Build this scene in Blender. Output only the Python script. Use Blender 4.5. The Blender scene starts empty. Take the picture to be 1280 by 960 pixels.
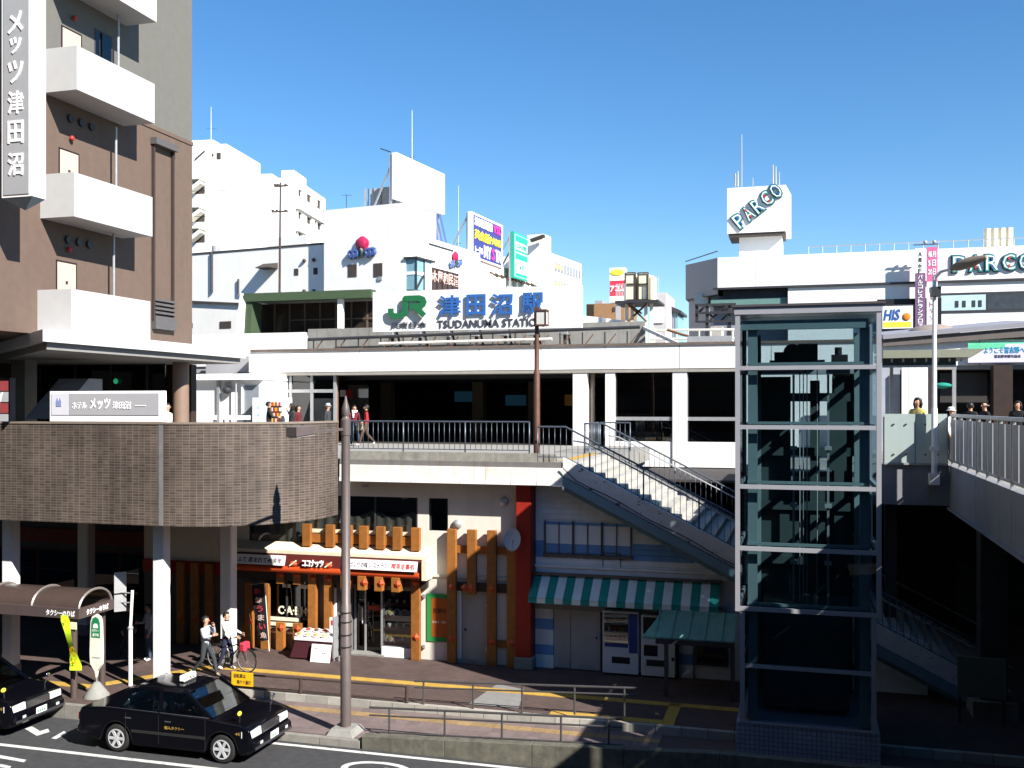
import bpy, bmesh, math, random
from mathutils import Vector, Matrix
random.seed(7)
SC = bpy.context.scene
COL = SC.collection
R = math.radians

# ------------------------------------------------------------------ camera
CAM_Z = 7.8                      # eye height above the road (standing on an upper walkway)
YAW = R(16)
cam_d = bpy.data.cameras.new('camera')
cam_d.sensor_width = 36.0
cam_d.lens = 36.0 * 1250 / 1280
cam_d.shift_y = 27 / 1280
cam_d.clip_start = 0.1
cam_d.clip_end = 4000
cam = bpy.data.objects.new('camera', cam_d)
cam.location = (0, 0, CAM_Z)
cam.rotation_euler = (R(90), 0, YAW)
COL.objects.link(cam)
SC.camera = cam

# ------------------------------------------------------------------ world and sun
SUN = Vector((1.18, -0.68, 1.0)).normalized()
world = bpy.data.worlds.new('World')
SC.world = world
world.use_nodes = True
wn, wl = world.node_tree.nodes, world.node_tree.links
wn.clear()
sky = wn.new('ShaderNodeTexSky')
sky.sky_type = 'NISHITA'
sky.sun_disc = False
sky.sun_elevation = math.asin(SUN.z)
sky.sun_rotation = math.atan2(SUN.x, SUN.y)
sky.altitude = 20
sky.air_density = 1.0
sky.dust_density = 0.0
sky.ozone_density = 4.0
bg = wn.new('ShaderNodeBackground')
bg.inputs['Strength'].default_value = 0.076
wo = wn.new('ShaderNodeOutputWorld')
hs_ = wn.new('ShaderNodeHueSaturation')       # the camera's vivid colour setting
hs_.inputs['Saturation'].default_value = 1.22
wl.new(sky.outputs[0], hs_.inputs['Color'])
wl.new(hs_.outputs[0], bg.inputs[0])
wl.new(bg.outputs[0], wo.inputs[0])

sun_d = bpy.data.lights.new('sun', 'SUN')
sun_d.energy = 5.0
sun_d.angle = R(0.5)
sun_d.color = (1.0, 0.955, 0.88)
sun_o = bpy.data.objects.new('sun', sun_d)
sun_o.rotation_euler = SUN.to_track_quat('Z', 'Y').to_euler()
sun_o.location = (40, -30, 60)
COL.objects.link(sun_o)

SC.view_settings.view_transform = 'Standard'
SC.view_settings.look = 'None'
SC.view_settings.gamma = 1.0
SC.view_settings.exposure = 1.2
SC.view_settings.use_curve_mapping = False
SC.render.engine = 'CYCLES'
SC.cycles.max_bounces = 8
SC.cycles.transparent_max_bounces = 16
SC.cycles.caustics_reflective = False
SC.cycles.caustics_refractive = False

# ------------------------------------------------------------------ survey: photo pixel -> place, on a plane of known position
_c, _s = math.cos(YAW), math.sin(YAW)
def _ray(x, y):
    a = (x - 640) / 1250.0
    return Vector((a * _c - _s, a * _s + _c, (507 - y) / 1250.0))
def V(x, y, v):                    # on the plane y = v
    d = _ray(x, y); return Vector((0, 0, CAM_Z)) + d * (v / d.y)
def U(x, y, u):                    # on the plane x = u
    d = _ray(x, y); return Vector((0, 0, CAM_Z)) + d * (u / d.x)
def Z(x, y, z):                    # on the plane z
    d = _ray(x, y); return Vector((0, 0, CAM_Z)) + d * ((z - CAM_Z) / d.z)
def D(x, y, Y):                    # at a distance Y straight ahead
    return Vector((0, 0, CAM_Z)) + _ray(x, y) * Y

# ------------------------------------------------------------------ materials
MATS = {}
def M(name, rgb, rough=0.75, metal=0.0, var=0.12, scale=3.0, bump=0.0, bscale=40.0, spec=0.35, coat=0.0, streak=0.0, rnd=0.0, stain=None, emit=0.0):
    """procedural surface: noise tinted colour, rain streaks, fine relief, piece to piece variation"""
    if name in MATS: return MATS[name]
    m = bpy.data.materials.new(name); m.use_nodes = True
    nt = m.node_tree; n = nt.nodes; l = nt.links
    b = n['Principled BSDF']
    b.inputs['Roughness'].default_value = rough
    b.inputs['Metallic'].default_value = metal
    b.inputs['Specular IOR Level'].default_value = spec
    b.inputs['Coat Weight'].default_value = coat
    b.inputs['Coat Roughness'].default_value = 0.04
    geo = n.new('ShaderNodeNewGeometry')
    col = None
    def rgbnode(c):
        r = n.new('ShaderNodeRGB'); r.outputs[0].default_value = (*c, 1); return r.outputs[0]
    col = rgbnode(rgb)
    def mul(col, fac_socket, lo, hi):
        mr = n.new('ShaderNodeMapRange'); mr.inputs['From Min'].default_value = 0.25; mr.inputs['From Max'].default_value = 0.75
        mr.inputs['To Min'].default_value = lo; mr.inputs['To Max'].default_value = hi
        l.new(fac_socket, mr.inputs['Value'])
        mx = n.new('ShaderNodeVectorMath'); mx.operation = 'SCALE'
        l.new(col, mx.inputs[0]); l.new(mr.outputs[0], mx.inputs['Scale'])
        return mx.outputs[0]
    if var:
        no = n.new('ShaderNodeTexNoise'); no.inputs['Scale'].default_value = scale; no.inputs['Detail'].default_value = 6
        no.inputs['Roughness'].default_value = 0.65
        l.new(geo.outputs['Position'], no.inputs['Vector'])
        col = mul(col, no.outputs['Fac'], 1 - var, 1 + var)
    if streak:
        mp = n.new('ShaderNodeMapping'); mp.inputs['Scale'].default_value = (3.2, 3.2, 0.22)
        l.new(geo.outputs['Position'], mp.inputs['Vector'])
        ns = n.new('ShaderNodeTexNoise'); ns.inputs['Scale'].default_value = 1.6; ns.inputs['Detail'].default_value = 5
        l.new(mp.outputs[0], ns.inputs['Vector'])
        mr = n.new('ShaderNodeMapRange'); mr.inputs['From Min'].default_value = 0.52; mr.inputs['From Max'].default_value = 0.78
        mr.inputs['To Min'].default_value = 0; mr.inputs['To Max'].default_value = streak
        l.new(ns.outputs['Fac'], mr.inputs['Value'])
        mx = n.new('ShaderNodeMix'); mx.data_type = 'RGBA'
        l.new(mr.outputs[0], mx.inputs['Factor']); l.new(col, mx.inputs['A'])
        sc = stain or tuple(0.35 * c for c in rgb)
        mx.inputs['B'].default_value = (*sc, 1)
        col = mx.outputs['Result']
    if rnd:
        oi = n.new('ShaderNodeObjectInfo')
        mr = n.new('ShaderNodeMapRange'); mr.inputs['To Min'].default_value = 1 - rnd; mr.inputs['To Max'].default_value = 1 + rnd
        l.new(oi.outputs['Random'], mr.inputs['Value'])
        mx = n.new('ShaderNodeVectorMath'); mx.operation = 'SCALE'
        l.new(col, mx.inputs[0]); l.new(mr.outputs[0], mx.inputs['Scale']); col = mx.outputs[0]
    l.new(col, b.inputs['Base Color'])
    if bump:
        nb = n.new('ShaderNodeTexNoise'); nb.inputs['Scale'].default_value = bscale; nb.inputs['Detail'].default_value = 4
        l.new(geo.outputs['Position'], nb.inputs['Vector'])
        bp = n.new('ShaderNodeBump'); bp.inputs['Strength'].default_value = bump; bp.inputs['Distance'].default_value = 0.01
        l.new(nb.outputs['Fac'], bp.inputs['Height']); l.new(bp.outputs[0], b.inputs['Normal'])
    if emit:
        l.new(col, b.inputs['Emission Color']); b.inputs['Emission Strength'].default_value = emit
    m['n'] = 1
    MATS[name] = m
    return m

def brick_mat(name, c1, c2, joint, w, h, mortar, offset=0.0, rough=0.6, uv=True, rot=0.0, bump=0.3, drips=0.0):
    """tiny tiles too far off to pick apart: laid out in metres on the uv map"""
    m = bpy.data.materials.new(name); m.use_nodes = True
    nt = m.node_tree; n = nt.nodes; l = nt.links; b = n['Principled BSDF']
    b.inputs['Roughness'].default_value = rough
    b.inputs['Specular IOR Level'].default_value = 0.3
    tc = n.new('ShaderNodeTexCoord')
    mp = n.new('ShaderNodeMapping'); mp.inputs['Rotation'].default_value = (0, 0, rot)
    l.new(tc.outputs['UV' if uv else 'Object'], mp.inputs['Vector'])
    br = n.new('ShaderNodeTexBrick')
    br.offset = offset; br.squash = 1.0
    br.inputs['Scale'].default_value = 1.0
    br.inputs['Brick Width'].default_value = w; br.inputs['Row Height'].default_value = h
    br.inputs['Mortar Size'].default_value = mortar; br.inputs['Mortar Smooth'].default_value = 0.2; br.inputs['Bias'].default_value = 0.0
    br.inputs['Color1'].default_value = (*c1, 1); br.inputs['Color2'].default_value = (*c2, 1); br.inputs['Mortar'].default_value = (*joint, 1)
    l.new(mp.outputs[0], br.inputs['Vector'])
    no = n.new('ShaderNodeTexNoise'); no.inputs['Scale'].default_value = 0.9; no.inputs['Detail'].default_value = 7; no.inputs['Roughness'].default_value = 0.7
    l.new(mp.outputs[0], no.inputs['Vector'])
    mr = n.new('ShaderNodeMapRange'); mr.inputs['From Min'].default_value = 0.3; mr.inputs['From Max'].default_value = 0.7
    mr.inputs['To Min'].default_value = 0.78; mr.inputs['To Max'].default_value = 1.2
    l.new(no.outputs['Fac'], mr.inputs['Value'])
    mx = n.new('ShaderNodeVectorMath'); mx.operation = 'SCALE'
    l.new(br.outputs['Color'], mx.inputs[0]); l.new(mr.outputs[0], mx.inputs['Scale'])
    col = mx.outputs[0]
    if drips:
        m2 = n.new('ShaderNodeMapping'); m2.inputs['Scale'].default_value = (2.4, 0.22, 1)
        l.new(tc.outputs['UV' if uv else 'Object'], m2.inputs['Vector'])
        n2 = n.new('ShaderNodeTexNoise'); n2.inputs['Scale'].default_value = 1.3; n2.inputs['Detail'].default_value = 6
        l.new(m2.outputs[0], n2.inputs['Vector'])
        r2 = n.new('ShaderNodeMapRange'); r2.inputs['From Min'].default_value = 0.42; r2.inputs['From Max'].default_value = 0.72
        r2.inputs['To Min'].default_value = 1.06; r2.inputs['To Max'].default_value = 1.0 - drips
        l.new(n2.outputs['Fac'], r2.inputs['Value'])
        s2 = n.new('ShaderNodeVectorMath'); s2.operation = 'SCALE'; l.new(col, s2.inputs[0]); l.new(r2.outputs[0], s2.inputs['Scale']); col = s2.outputs[0]
    l.new(col, b.inputs['Base Color'])
    if bump:
        bp = n.new('ShaderNodeBump'); bp.invert = True; bp.inputs['Strength'].default_value = bump; bp.inputs['Distance'].default_value = 0.006
        l.new(br.outputs['Fac'], bp.inputs['Height']); l.new(bp.outputs[0], b.inputs['Normal'])
    MATS[name] = m
    return m

def glass_mat(name, tint, refl=0.5, rough=0.0, fres=1.45, base=0.06):
    """window pane: lets tinted light through, mirrors by angle"""
    m = bpy.data.materials.new(name); m.use_nodes = True
    nt = m.node_tree; n = nt.nodes; l = nt.links; n.clear()
    o = n.new('ShaderNodeOutputMaterial')
    tr = n.new('ShaderNodeBsdfTransparent'); tr.inputs[0].default_value = (*tint, 1)
    gl = n.new('ShaderNodeBsdfGlossy'); gl.inputs['Roughness'].default_value = rough; gl.inputs[0].default_value = (1, 1, 1, 1)
    fr = n.new('ShaderNodeFresnel'); fr.inputs[0].default_value = fres
    mr = n.new('ShaderNodeMapRange'); mr.inputs['To Min'].default_value = base; mr.inputs['To Max'].default_value = refl
    l.new(fr.outputs[0], mr.inputs['Value'])
    mx = n.new('ShaderNodeMixShader')
    l.new(mr.outputs[0], mx.inputs[0]); l.new(tr.outputs[0], mx.inputs[1]); l.new(gl.outputs[0], mx.inputs[2])
    l.new(mx.outputs[0], o.inputs[0])
    MATS[name] = m
    return m

def mat(x): return x if not isinstance(x, str) else MATS[x]

# ------------------------------------------------------------------ mesh helpers
def link(o):
    COL.objects.link(o); return o
LOCAL = set()                       # things whose parts are modelled in the thing's own frame
def attach(o, parent):
    if parent is not None:
        o.parent = parent
        root = parent.parent
        if root is None:
            if parent.name not in LOCAL: o.matrix_parent_inverse = Matrix.Translation(parent.location).inverted()
        else:
            pb = parent.matrix_parent_inverse @ Matrix.Translation(parent.location)
            if root.name not in LOCAL: pb = Matrix.Translation(root.location) @ pb
            o.matrix_parent_inverse = pb.inverted()
    return o
def tag(o, label=None, cat=None, group=None, kind=None):
    if label: o['label'] = label
    if cat: o['category'] = cat
    if group: o['group'] = group
    if kind: o['kind'] = kind
    return o
def thing(name, label, cat, loc=(0, 0, 0), group=None):
    o = bpy.data.objects.new(name, None); o.empty_display_size = 0.2
    o.location = loc; link(o)
    return tag(o, label, cat, group)

class MB:
    def __init__(s): s.v = []; s.f = []; s.uv = None
    def add(s, vs, fs):
        b = len(s.v); s.v += [tuple(p) for p in vs]; s.f += [tuple(i + b for i in f) for f in fs]; return s
    def box(s, x0, x1, y0, y1, z0, z1):
        if x0 > x1: x0, x1 = x1, x0
        if y0 > y1: y0, y1 = y1, y0
        if z0 > z1: z0, z1 = z1, z0
        return s.add([(x0,y0,z0),(x1,y0,z0),(x1,y1,z0),(x0,y1,z0),(x0,y0,z1),(x1,y0,z1),(x1,y1,z1),(x0,y1,z1)],
                     [(0,3,2,1),(4,5,6,7),(0,1,5,4),(1,2,6,5),(2,3,7,6),(3,0,4,7)])
    def cbox(s, c, sx, sy, sz):
        return s.box(c[0]-sx/2, c[0]+sx/2, c[1]-sy/2, c[1]+sy/2, c[2]-sz/2, c[2]+sz/2)
    def bar(s, p0, p1, w, h, up=(0, 0, 1)):
        p0, p1 = Vector(p0), Vector(p1); d = (p1 - p0).normalized()
        up = Vector(up)
        if abs(d.dot(up)) > 0.99: up = Vector((0, 1, 0))
        a = d.cross(up).normalized() * (w / 2); b = a.cross(d).normalized() * (h / 2)
        vs = [p + i * a + j * b for p in (p0, p1) for i, j in ((-1,-1),(1,-1),(1,1),(-1,1))]
        return s.add(vs, [(0,1,2,3),(7,6,5,4),(0,4,5,1),(1,5,6,2),(2,6,7,3),(3,7,4,0)])
    def cyl(s, p0, p1, r0, r1=None, n=10, caps=True):
        if r1 is None: r1 = r0
        p0, p1 = Vector(p0), Vector(p1); d = (p1 - p0).normalized()
        a = d.orthogonal().normalized(); b = d.cross(a)
        vs = []
        for p, r in ((p0, r0), (p1, r1)):
            for i in range(n):
                t = 2 * math.pi * i / n; vs.append(p + a * (r * math.cos(t)) + b * (r * math.sin(t)))
        fs = [(i, (i+1) % n, n + (i+1) % n, n + i) for i in range(n)]
        if caps: fs += [tuple(reversed(range(n))), tuple(range(n, 2*n))]
        return s.add(vs, fs)
    def tube(s, pts, r, n=6, closed=False):
        pts = [Vector(p) for p in pts]; m = len(pts); vs = []
        a = None
        for k, p in enumerate(pts):
            if closed: d = pts[(k+1) % m] - pts[k-1]
            else: d = pts[min(k+1, m-1)] - pts[max(k-1, 0)]
            d.normalize()
            if a is None: a = d.orthogonal().normalized()
            else: a = (a - d * a.dot(d)).normalized()
            b = d.cross(a)
            rr = r[k] if isinstance(r, (list, tuple)) else r
            for i in range(n):
                t = 2 * math.pi * i / n; vs.append(p + a * (rr * math.cos(t)) + b * (rr * math.sin(t)))
        fs = []
        for k in range(m if closed else m - 1):
            q = (k + 1) % m
            for i in range(n): fs.append((k*n+i, k*n+(i+1) % n, q*n+(i+1) % n, q*n+i))
        if not closed: fs += [tuple(reversed(range(n))), tuple(range((m-1)*n, m*n))]
        return s.add(vs, fs)
    def prism(s, poly, axis, a0, a1):
        """poly: 2d points; axis 'x': (y,z), 'y': (x,z), 'z': (x,y)"""
        def P(p, a): return {'x': (a, p[0], p[1]), 'y': (p[0], a, p[1]), 'z': (p[0], p[1], a)}[axis]
        n = len(poly)
        vs = [P(p, a0) for p in poly] + [P(p, a1) for p in poly]
        fs = [tuple(range(n)), tuple(reversed(range(n, 2*n)))] + [(i, n+i, n+(i+1) % n, (i+1) % n) for i in range(n)]
        return s.add(vs, fs)
    def hexa(s, a, b):
        """two quads (4 points each) joined to a solid"""
        return s.add(list(a) + list(b), [(0,1,2,3),(7,6,5,4),(0,4,5,1),(1,5,6,2),(2,6,7,3),(3,7,4,0)])
    def lathe(s, c, prof, n=16, caps=True):
        c = Vector(c); vs = []; m = len(prof)
        for r, z in prof:
            for i in range(n):
                t = 2*math.pi*i/n; vs.append((c.x + r*math.cos(t), c.y + r*math.sin(t), c.z + z))
        fs = [(k*n+i, k*n+(i+1) % n, (k+1)*n+(i+1) % n, (k+1)*n+i) for k in range(m-1) for i in range(n)]
        if caps: fs += [tuple(reversed(range(n))), tuple(range((m-1)*n, m*n))]
        return s.add(vs, fs)
    def ball(s, c, rx, ry, rz, n=10, m=7):
        c = Vector(c); vs = [(c.x, c.y, c.z - rz)]
        for k in range(1, m):
            ph = math.pi * k / m - math.pi/2
            for i in range(n):
                t = 2*math.pi*i/n
                vs.append((c.x + rx*math.cos(ph)*math.cos(t), c.y + ry*math.cos(ph)*math.sin(t), c.z + rz*math.sin(ph)))
        vs.append((c.x, c.y, c.z + rz)); L = len(vs) - 1
        fs = [(0, 1+(i+1) % n, 1+i) for i in range(n)]
        for k in range(m-2):
            for i in range(n): fs.append((1+k*n+i, 1+k*n+(i+1) % n, 1+(k+1)*n+(i+1) % n, 1+(k+1)*n+i))
        fs += [(L, 1+(m-2)*n+i, 1+(m-2)*n+(i+1) % n) for i in range(n)]
        return s.add(vs, fs)
    def mesh(s, name, material=None, smooth=False, fix=True):
        me = bpy.data.meshes.new(name); me.from_pydata(s.v, [], s.f)
        if s.uv:
            ul = me.uv_layers.new(name='UVMap')
            for p in me.polygons:
                for li in p.loop_indices: ul.data[li].uv = s.uv[me.loops[li].vertex_index]
        if fix:
            bm = bmesh.new(); bm.from_mesh(me)
            bmesh.ops.recalc_face_normals(bm, faces=bm.faces); bm.to_mesh(me); bm.free()
        if material is not None: me.materials.append(mat(material))
        if smooth:
            for p in me.polygons: p.use_smooth = True
        return me
    def build(s, name, material, parent=None, bevel=0.0, smooth=False, seg=1):
        o = bpy.data.objects.new(name, s.mesh(name, material, smooth)); link(o)
        if smooth:
            try:
                o.data.set_sharp_from_angle(angle=R(40))
            except Exception: pass
        if bevel:
            bv = o.modifiers.new('bevel', 'BEVEL'); bv.width = bevel; bv.segments = seg; bv.limit_method = 'ANGLE'; bv.angle_limit = R(35)
        return attach(o, parent)
def box(name, m, parent, x0, x1, y0, y1, z0, z1, bevel=0.0):
    return MB().box(x0, x1, y0, y1, z0, z1).build(name, m, parent, bevel)
def piece(name, me, parent, loc, rot=None, scale=None):
    """a copy sharing mesh data, placed in scene coordinates"""
    o = bpy.data.objects.new(name, me); o.location = loc
    if rot: o.rotation_euler = rot
    if scale: o.scale = scale
    link(o); return attach(o, parent)
def children(o): return [c for c in bpy.data.objects if c.parent == o]
def copy_tree(o, parent=None, kids=None):
    c = o.copy(); COL.objects.link(c)
    if parent is not None: c.parent = parent
    for ch in list(o.children): copy_tree(ch, c)
    return c

# ------------------------------------------------------------------ lettering
_txt = {}
FONT_CJK = None
def text_mesh(body, bold, depth, res=2, shear=0.0):
    key = (body, bold, depth, res, shear)
    if key in _txt: return _txt[key]
    cu = bpy.data.curves.new('lettering', 'FONT')
    cu.body = body; cu.size = 1.0; cu.extrude = 0.5; cu.offset = bold; cu.resolution_u = res; cu.shear = shear
    cu.space_line = 1.0
    ob = bpy.data.objects.new('lettering', cu)
    me0 = ob.to_mesh()
    vs = [tuple(v.co) for v in me0.vertices]; fs = [tuple(p.vertices) for p in me0.polygons]
    ob.to_mesh_clear()
    bpy.data.objects.remove(ob); bpy.data.curves.remove(cu)
    _txt[key] = (vs, fs)
    return vs, fs
def lettering(name, body, m, parent, org, right, up, w, h, depth=0.01, bold=0.0, shear=0.0):
    """letters as thin solids filling a w x h box whose lower left corner is org"""
    vs, fs = text_mesh(body, bold, 1, 2, shear)
    if not vs: return None
    right, up, org = Vector(right).normalized(), Vector(up).normalized(), Vector(org)
    out = right.cross(up)
    x0 = min(p[0] for p in vs); x1 = max(p[0] for p in vs); y0 = min(p[1] for p in vs); y1 = max(p[1] for p in vs)
    mb = MB()
    mb.add([org + right * ((p[0]-x0)/(x1-x0)*w) + up * ((p[1]-y0)/(y1-y0)*h) + out * ((p[2]+0.5)*depth) for p in vs], fs)
    o = bpy.data.objects.new(name, mb.mesh(name, m, fix=False)); link(o)
    return attach(o, parent)
X, Y_, ZZ = (1, 0, 0), (0, 1, 0), (0, 0, 1)
def letters_v(name, body, m, parent, x0, x1, z0, z1, v, depth=0.01, bold=0.0, shear=0.0):
    """on a face looking towards -y, standing proud of it"""
    return lettering(name, body, m, parent, (x0, v, z0), X, ZZ, x1 - x0, z1 - z0, depth, bold, shear)
def letters_u(name, body, m, parent, y0, y1, z0, z1, u, depth=0.01, bold=0.0):
    """on a face looking towards +x"""
    return lettering(name, body, m, parent, (u, y0, z0), Y_, ZZ, y1 - y0, z1 - z0, depth, bold)
# ================================================================== palette
M('asphalt', (0.044, 0.044, 0.047), 0.9, var=0.25, scale=5, bump=0.5, bscale=120, streak=0.55, stain=(0.026, 0.026, 0.028))
M('ground', (0.10, 0.095, 0.09), 0.9)
M('road_paint', (0.55, 0.55, 0.53), 0.7, var=0.3, scale=14, streak=0.7, stain=(0.12, 0.12, 0.12))
M('kerb_stone', (0.21, 0.20, 0.18), 0.85, var=0.2, scale=6, rnd=0.14, bump=0.3)
M('low_wall', (0.11, 0.105, 0.083), 0.9, var=0.4, scale=5, streak=0.5, bump=0.4)
M('pink_tile', (0.155, 0.118, 0.113), 0.8, var=0.15, scale=9, rnd=0.12)
M('pink_joint', (0.09, 0.065, 0.06), 0.9)
M('tactile_faded', (0.27, 0.18, 0.085), 0.8, var=0.25, scale=9, rnd=0.12)
M('tactile', (0.42, 0.26, 0.05), 0.8, var=0.18, scale=9, rnd=0.08)
M('grey_slab', (0.20, 0.195, 0.19), 0.85, var=0.15, scale=5)
M('white', (0.80, 0.79, 0.77), 0.6, var=0.05, scale=1.5, streak=0.10, stain=(0.50, 0.47, 0.42))
M('white_clean', (0.82, 0.82, 0.81), 0.5, var=0.03)
M('white_worn', (0.74, 0.71, 0.66), 0.7, var=0.10, scale=2, streak=0.55, stain=(0.36, 0.27, 0.19), rnd=0.05)
M('white_far', (0.80, 0.79, 0.76), 0.7, var=0.05, scale=0.6, streak=0.12, stain=(0.55, 0.52, 0.46))
M('cream_far', (0.74, 0.71, 0.62), 0.7, var=0.06, scale=0.6, streak=0.15)
M('grey_far', (0.30, 0.30, 0.32), 0.7, var=0.06, scale=1)
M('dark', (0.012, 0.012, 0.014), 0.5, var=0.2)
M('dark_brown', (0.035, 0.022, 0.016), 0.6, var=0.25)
M('steel_dark', (0.055, 0.055, 0.062), 0.45, 0.4, var=0.2)
M('steel_brown', (0.060, 0.042, 0.036), 0.5, 0.2, var=0.2, scale=8)
M('rail_grey', (0.12, 0.115, 0.115), 0.4, 0.6, var=0.15, scale=8)
M('rail_blue', (0.10, 0.12, 0.15), 0.4, 0.5, var=0.15, scale=8)
M('galv', (0.42, 0.43, 0.44), 0.45, 0.5, var=0.15, scale=6)
M('rust', (0.16, 0.075, 0.045), 0.85, var=0.4, scale=8)
M('wood', (0.265, 0.10, 0.020), 0.6, var=0.25, scale=5, rnd=0.12)
M('red_paint', (0.30, 0.018, 0.010), 0.5, var=0.15)
M('orange_red', (0.46, 0.06, 0.012), 0.5, var=0.1)
M('concrete', (0.23, 0.225, 0.21), 0.9, var=0.2, scale=2.5, streak=0.45, bump=0.3)
M('soffit_grey', (0.22, 0.21, 0.20), 0.9, var=0.1)
M('black_rubber', (0.012, 0.012, 0.012), 0.8, var=0.1)
M('chrome', (0.75, 0.76, 0.78), 0.12, 1.0, var=0.0)
M('letter_black', (0.02, 0.02, 0.022), 0.5, var=0)
M('letter_white', (0.85, 0.85, 0.85), 0.5, var=0)
glass_mat('glass_dark', (0.16, 0.17, 0.18), 0.75, 0.0, 1.5, 0.05)
glass_mat('glass_mid', (0.6, 0.62, 0.62), 0.6)
glass_mat('glass_clear', (0.82, 0.86, 0.87), 0.6)
glass_mat('glass_car', (0.55, 0.62, 0.66), 0.8, 0.0, 1.5, 0.07)
glass_mat('glass_teal', (0.74, 0.82, 0.85), 0.28, 0.0, 1.35, 0.012)
glass_mat('glass_shadow', (0.14, 0.19, 0.21), 0.4, 0.0, 1.4, 0.03)  # left lift panes, tint darkened so the tower casts a solid shadow
glass_mat('glass_smoke', (0.05, 0.04, 0.04), 0.6, 0.0, 1.45, 0.03)

# ================================================================== ground, road, pavements
GZ, LZ, RZ = 0.33, 0.15, 0.0          # upper pavement, lower strip, road
KV, MV = 20.9, 23.3                   # road kerb line, kerb between the two pavements
FV = 27.6                             # front of the shops under the station deck
tag(box('ground', 'ground', None, -1500, 1500, -600, 2200, -1.2, -0.30), kind='structure')
tag(box('road', 'asphalt', None, -90, 70, -30, KV, -0.29, RZ), kind='structure')
brick_mat('paver', (0.098, 0.065, 0.058), (0.076, 0.052, 0.047), (0.05, 0.04, 0.037), 0.21, 0.105, 0.006, 0.5, 0.85, uv=False, bump=0.15)
mb = MB().prism([(-70, KV + 0.16), (-14.6, KV + 0.16), (-14.6, MV + 0.15), (40, MV + 0.15), (40, 75), (-70, 75)], 'z', -0.28, GZ)
side = tag(mb.build('pavement', 'paver'), kind='structure')
low = tag(box('lower_pavement', 'pink_joint', None, -14.6, 40, KV + 0.16, MV, -0.28, LZ), kind='structure')
# painted lines
def stripe(name, pts, z=RZ + 0.004, m='road_paint'):
    mb = MB(); mb.add([(p[0], p[1], z) for p in pts], [tuple(range(len(pts)))])
    o = mb.build(name, m, None); return tag(o, kind='structure')
stripe('lane_line', [(-40, 18.80), (-11.2, 18.80), (-11.2, 18.94), (-40, 18.94)])
stripe('edge_line', [(-13.4, 20.62), (30, 20.62), (30, 20.75), (-13.4, 20.75)])
# painted lettering of the stopping place and bay marks
def on_road(px): return [tuple(Z(x, y, RZ)[:2]) for x, y in px]
stripe('bay_mark', on_road([(31, 911), (46, 920), (62, 915), (60, 911), (50, 914), (40, 908)]))
stripe('bay_mark', on_road([(64, 923), (80, 914), (84, 917), (70, 924)]))
stripe('road_mark', on_road([(0, 944), (33, 950), (30, 953), (0, 948)]))
stripe('road_mark', on_road([(0, 955), (14, 958), (12, 961), (0, 959)]))
cc = Z(470, 962, RZ)
ring = []; n = 28
for i in range(n): ring.append((cc.x + 0.80 * math.cos(2*math.pi*i/n), cc.y + 0.46 * math.sin(2*math.pi*i/n)))
inn = [(cc.x + (x - cc.x) * 0.80, cc.y + (y - cc.y) * 0.72) for x, y in ring]
mb = MB(); mb.add([(x, y, RZ + 0.004) for x, y in ring + inn], [(i, (i+1) % n, n + (i+1) % n, n + i) for i in range(n)])
tag(mb.build('road_mark', 'road_paint'), kind='structure')
stripe('road_mark', [(cc.x + 0.15, cc.y + 0.0), (cc.x + 1.3, cc.y + 0.0), (cc.x + 1.3, cc.y + 0.13), (cc.x + 0.15, cc.y + 0.13)], RZ + 0.008)

# kerbs, stone by stone
kerb = thing('kerb', 'grey stone kerb between the taxi bay and the brick pavement', 'kerb', (-18, KV, 0)); kerb['kind'] = 'structure'
st = MB().box(0, 0.985, 0, 0.155, -0.27, GZ + 0.012).mesh('stone', 'kerb_stone')
for i in range(10): piece('stone', st, kerb, (-24.6 + i, KV + 0.002, 0))
st2 = MB().box(0, 0.985, 0, 0.155, -0.27, LZ + 0.012).mesh('stone', 'kerb_stone')
for i in range(5): piece('stone', st2, kerb, (-14.6 + i, KV + 0.002, 0))
kerb2 = thing('kerb', 'pale stone step between the lower tiled strip and the upper brick pavement', 'kerb', (-10, MV, 0)); kerb2['kind'] = 'structure'
st3 = MB().box(0, 0.585, 0, 0.148, -0.2, GZ + 0.012).mesh('stone', M('kerb_pale', (0.33, 0.315, 0.28), 0.85, var=0.18, scale=5, rnd=0.2))
for i in range(34): piece('stone', st3, kerb2, (-14.6 + i * 0.6, MV + 0.001, 0))
# tiles of the lower strip, with a worn guide row for the blind
tl = MB().box(0, 0.295, 0, 0.295, -0.02, 0.012).mesh('tile', 'pink_tile')
ty = MB().box(0, 0.295, 0, 0.295, -0.02, 0.014).mesh('tile', 'tactile_faded')
k = 0
for i in range(37):
    for j in range(7):
        x = -14.2 + i * 0.302; y = KV + 0.24 + j * 0.302
        piece('tile', ty if j == 5 else tl, low, (x, y, LZ + random.uniform(-0.002, 0.002)))
# guide rows on the upper pavement
tt = MB().box(0, 0.295, 0, 0.295, -0.02, 0.012).mesh('tile', 'tactile')
for i in range(50): piece('tile', tt, side, (-15.9 + i * 0.30, 24.95, GZ + 0.003))
for i in range(22): piece('tile', tt, side, (-24.5 + i * 0.30, 22.3, GZ + 0.003))
a, b_ = Vector((-17.95, 22.45)), Vector((-15.95, 25.1))
for i in range(11):
    p = a.lerp(b_, (i + 0.5) / 11); piece('tile', tt, side, (p.x, p.y, GZ + 0.003), (0, 0, math.atan2(2.65, 2.0)))
for i in range(6): piece('tile', tt, side, (-3.1, 25.25 - i * 0.30 - 0.30, GZ + 0.003))
for i in range(9): piece('tile', tt, side, (-3.4 - i * 0.30, 23.48, GZ + 0.003))
mb = MB(); pp = [Z(x, y, GZ) for x, y in ((622, 855), (655, 862), (648, 886), (586, 880))]
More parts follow.
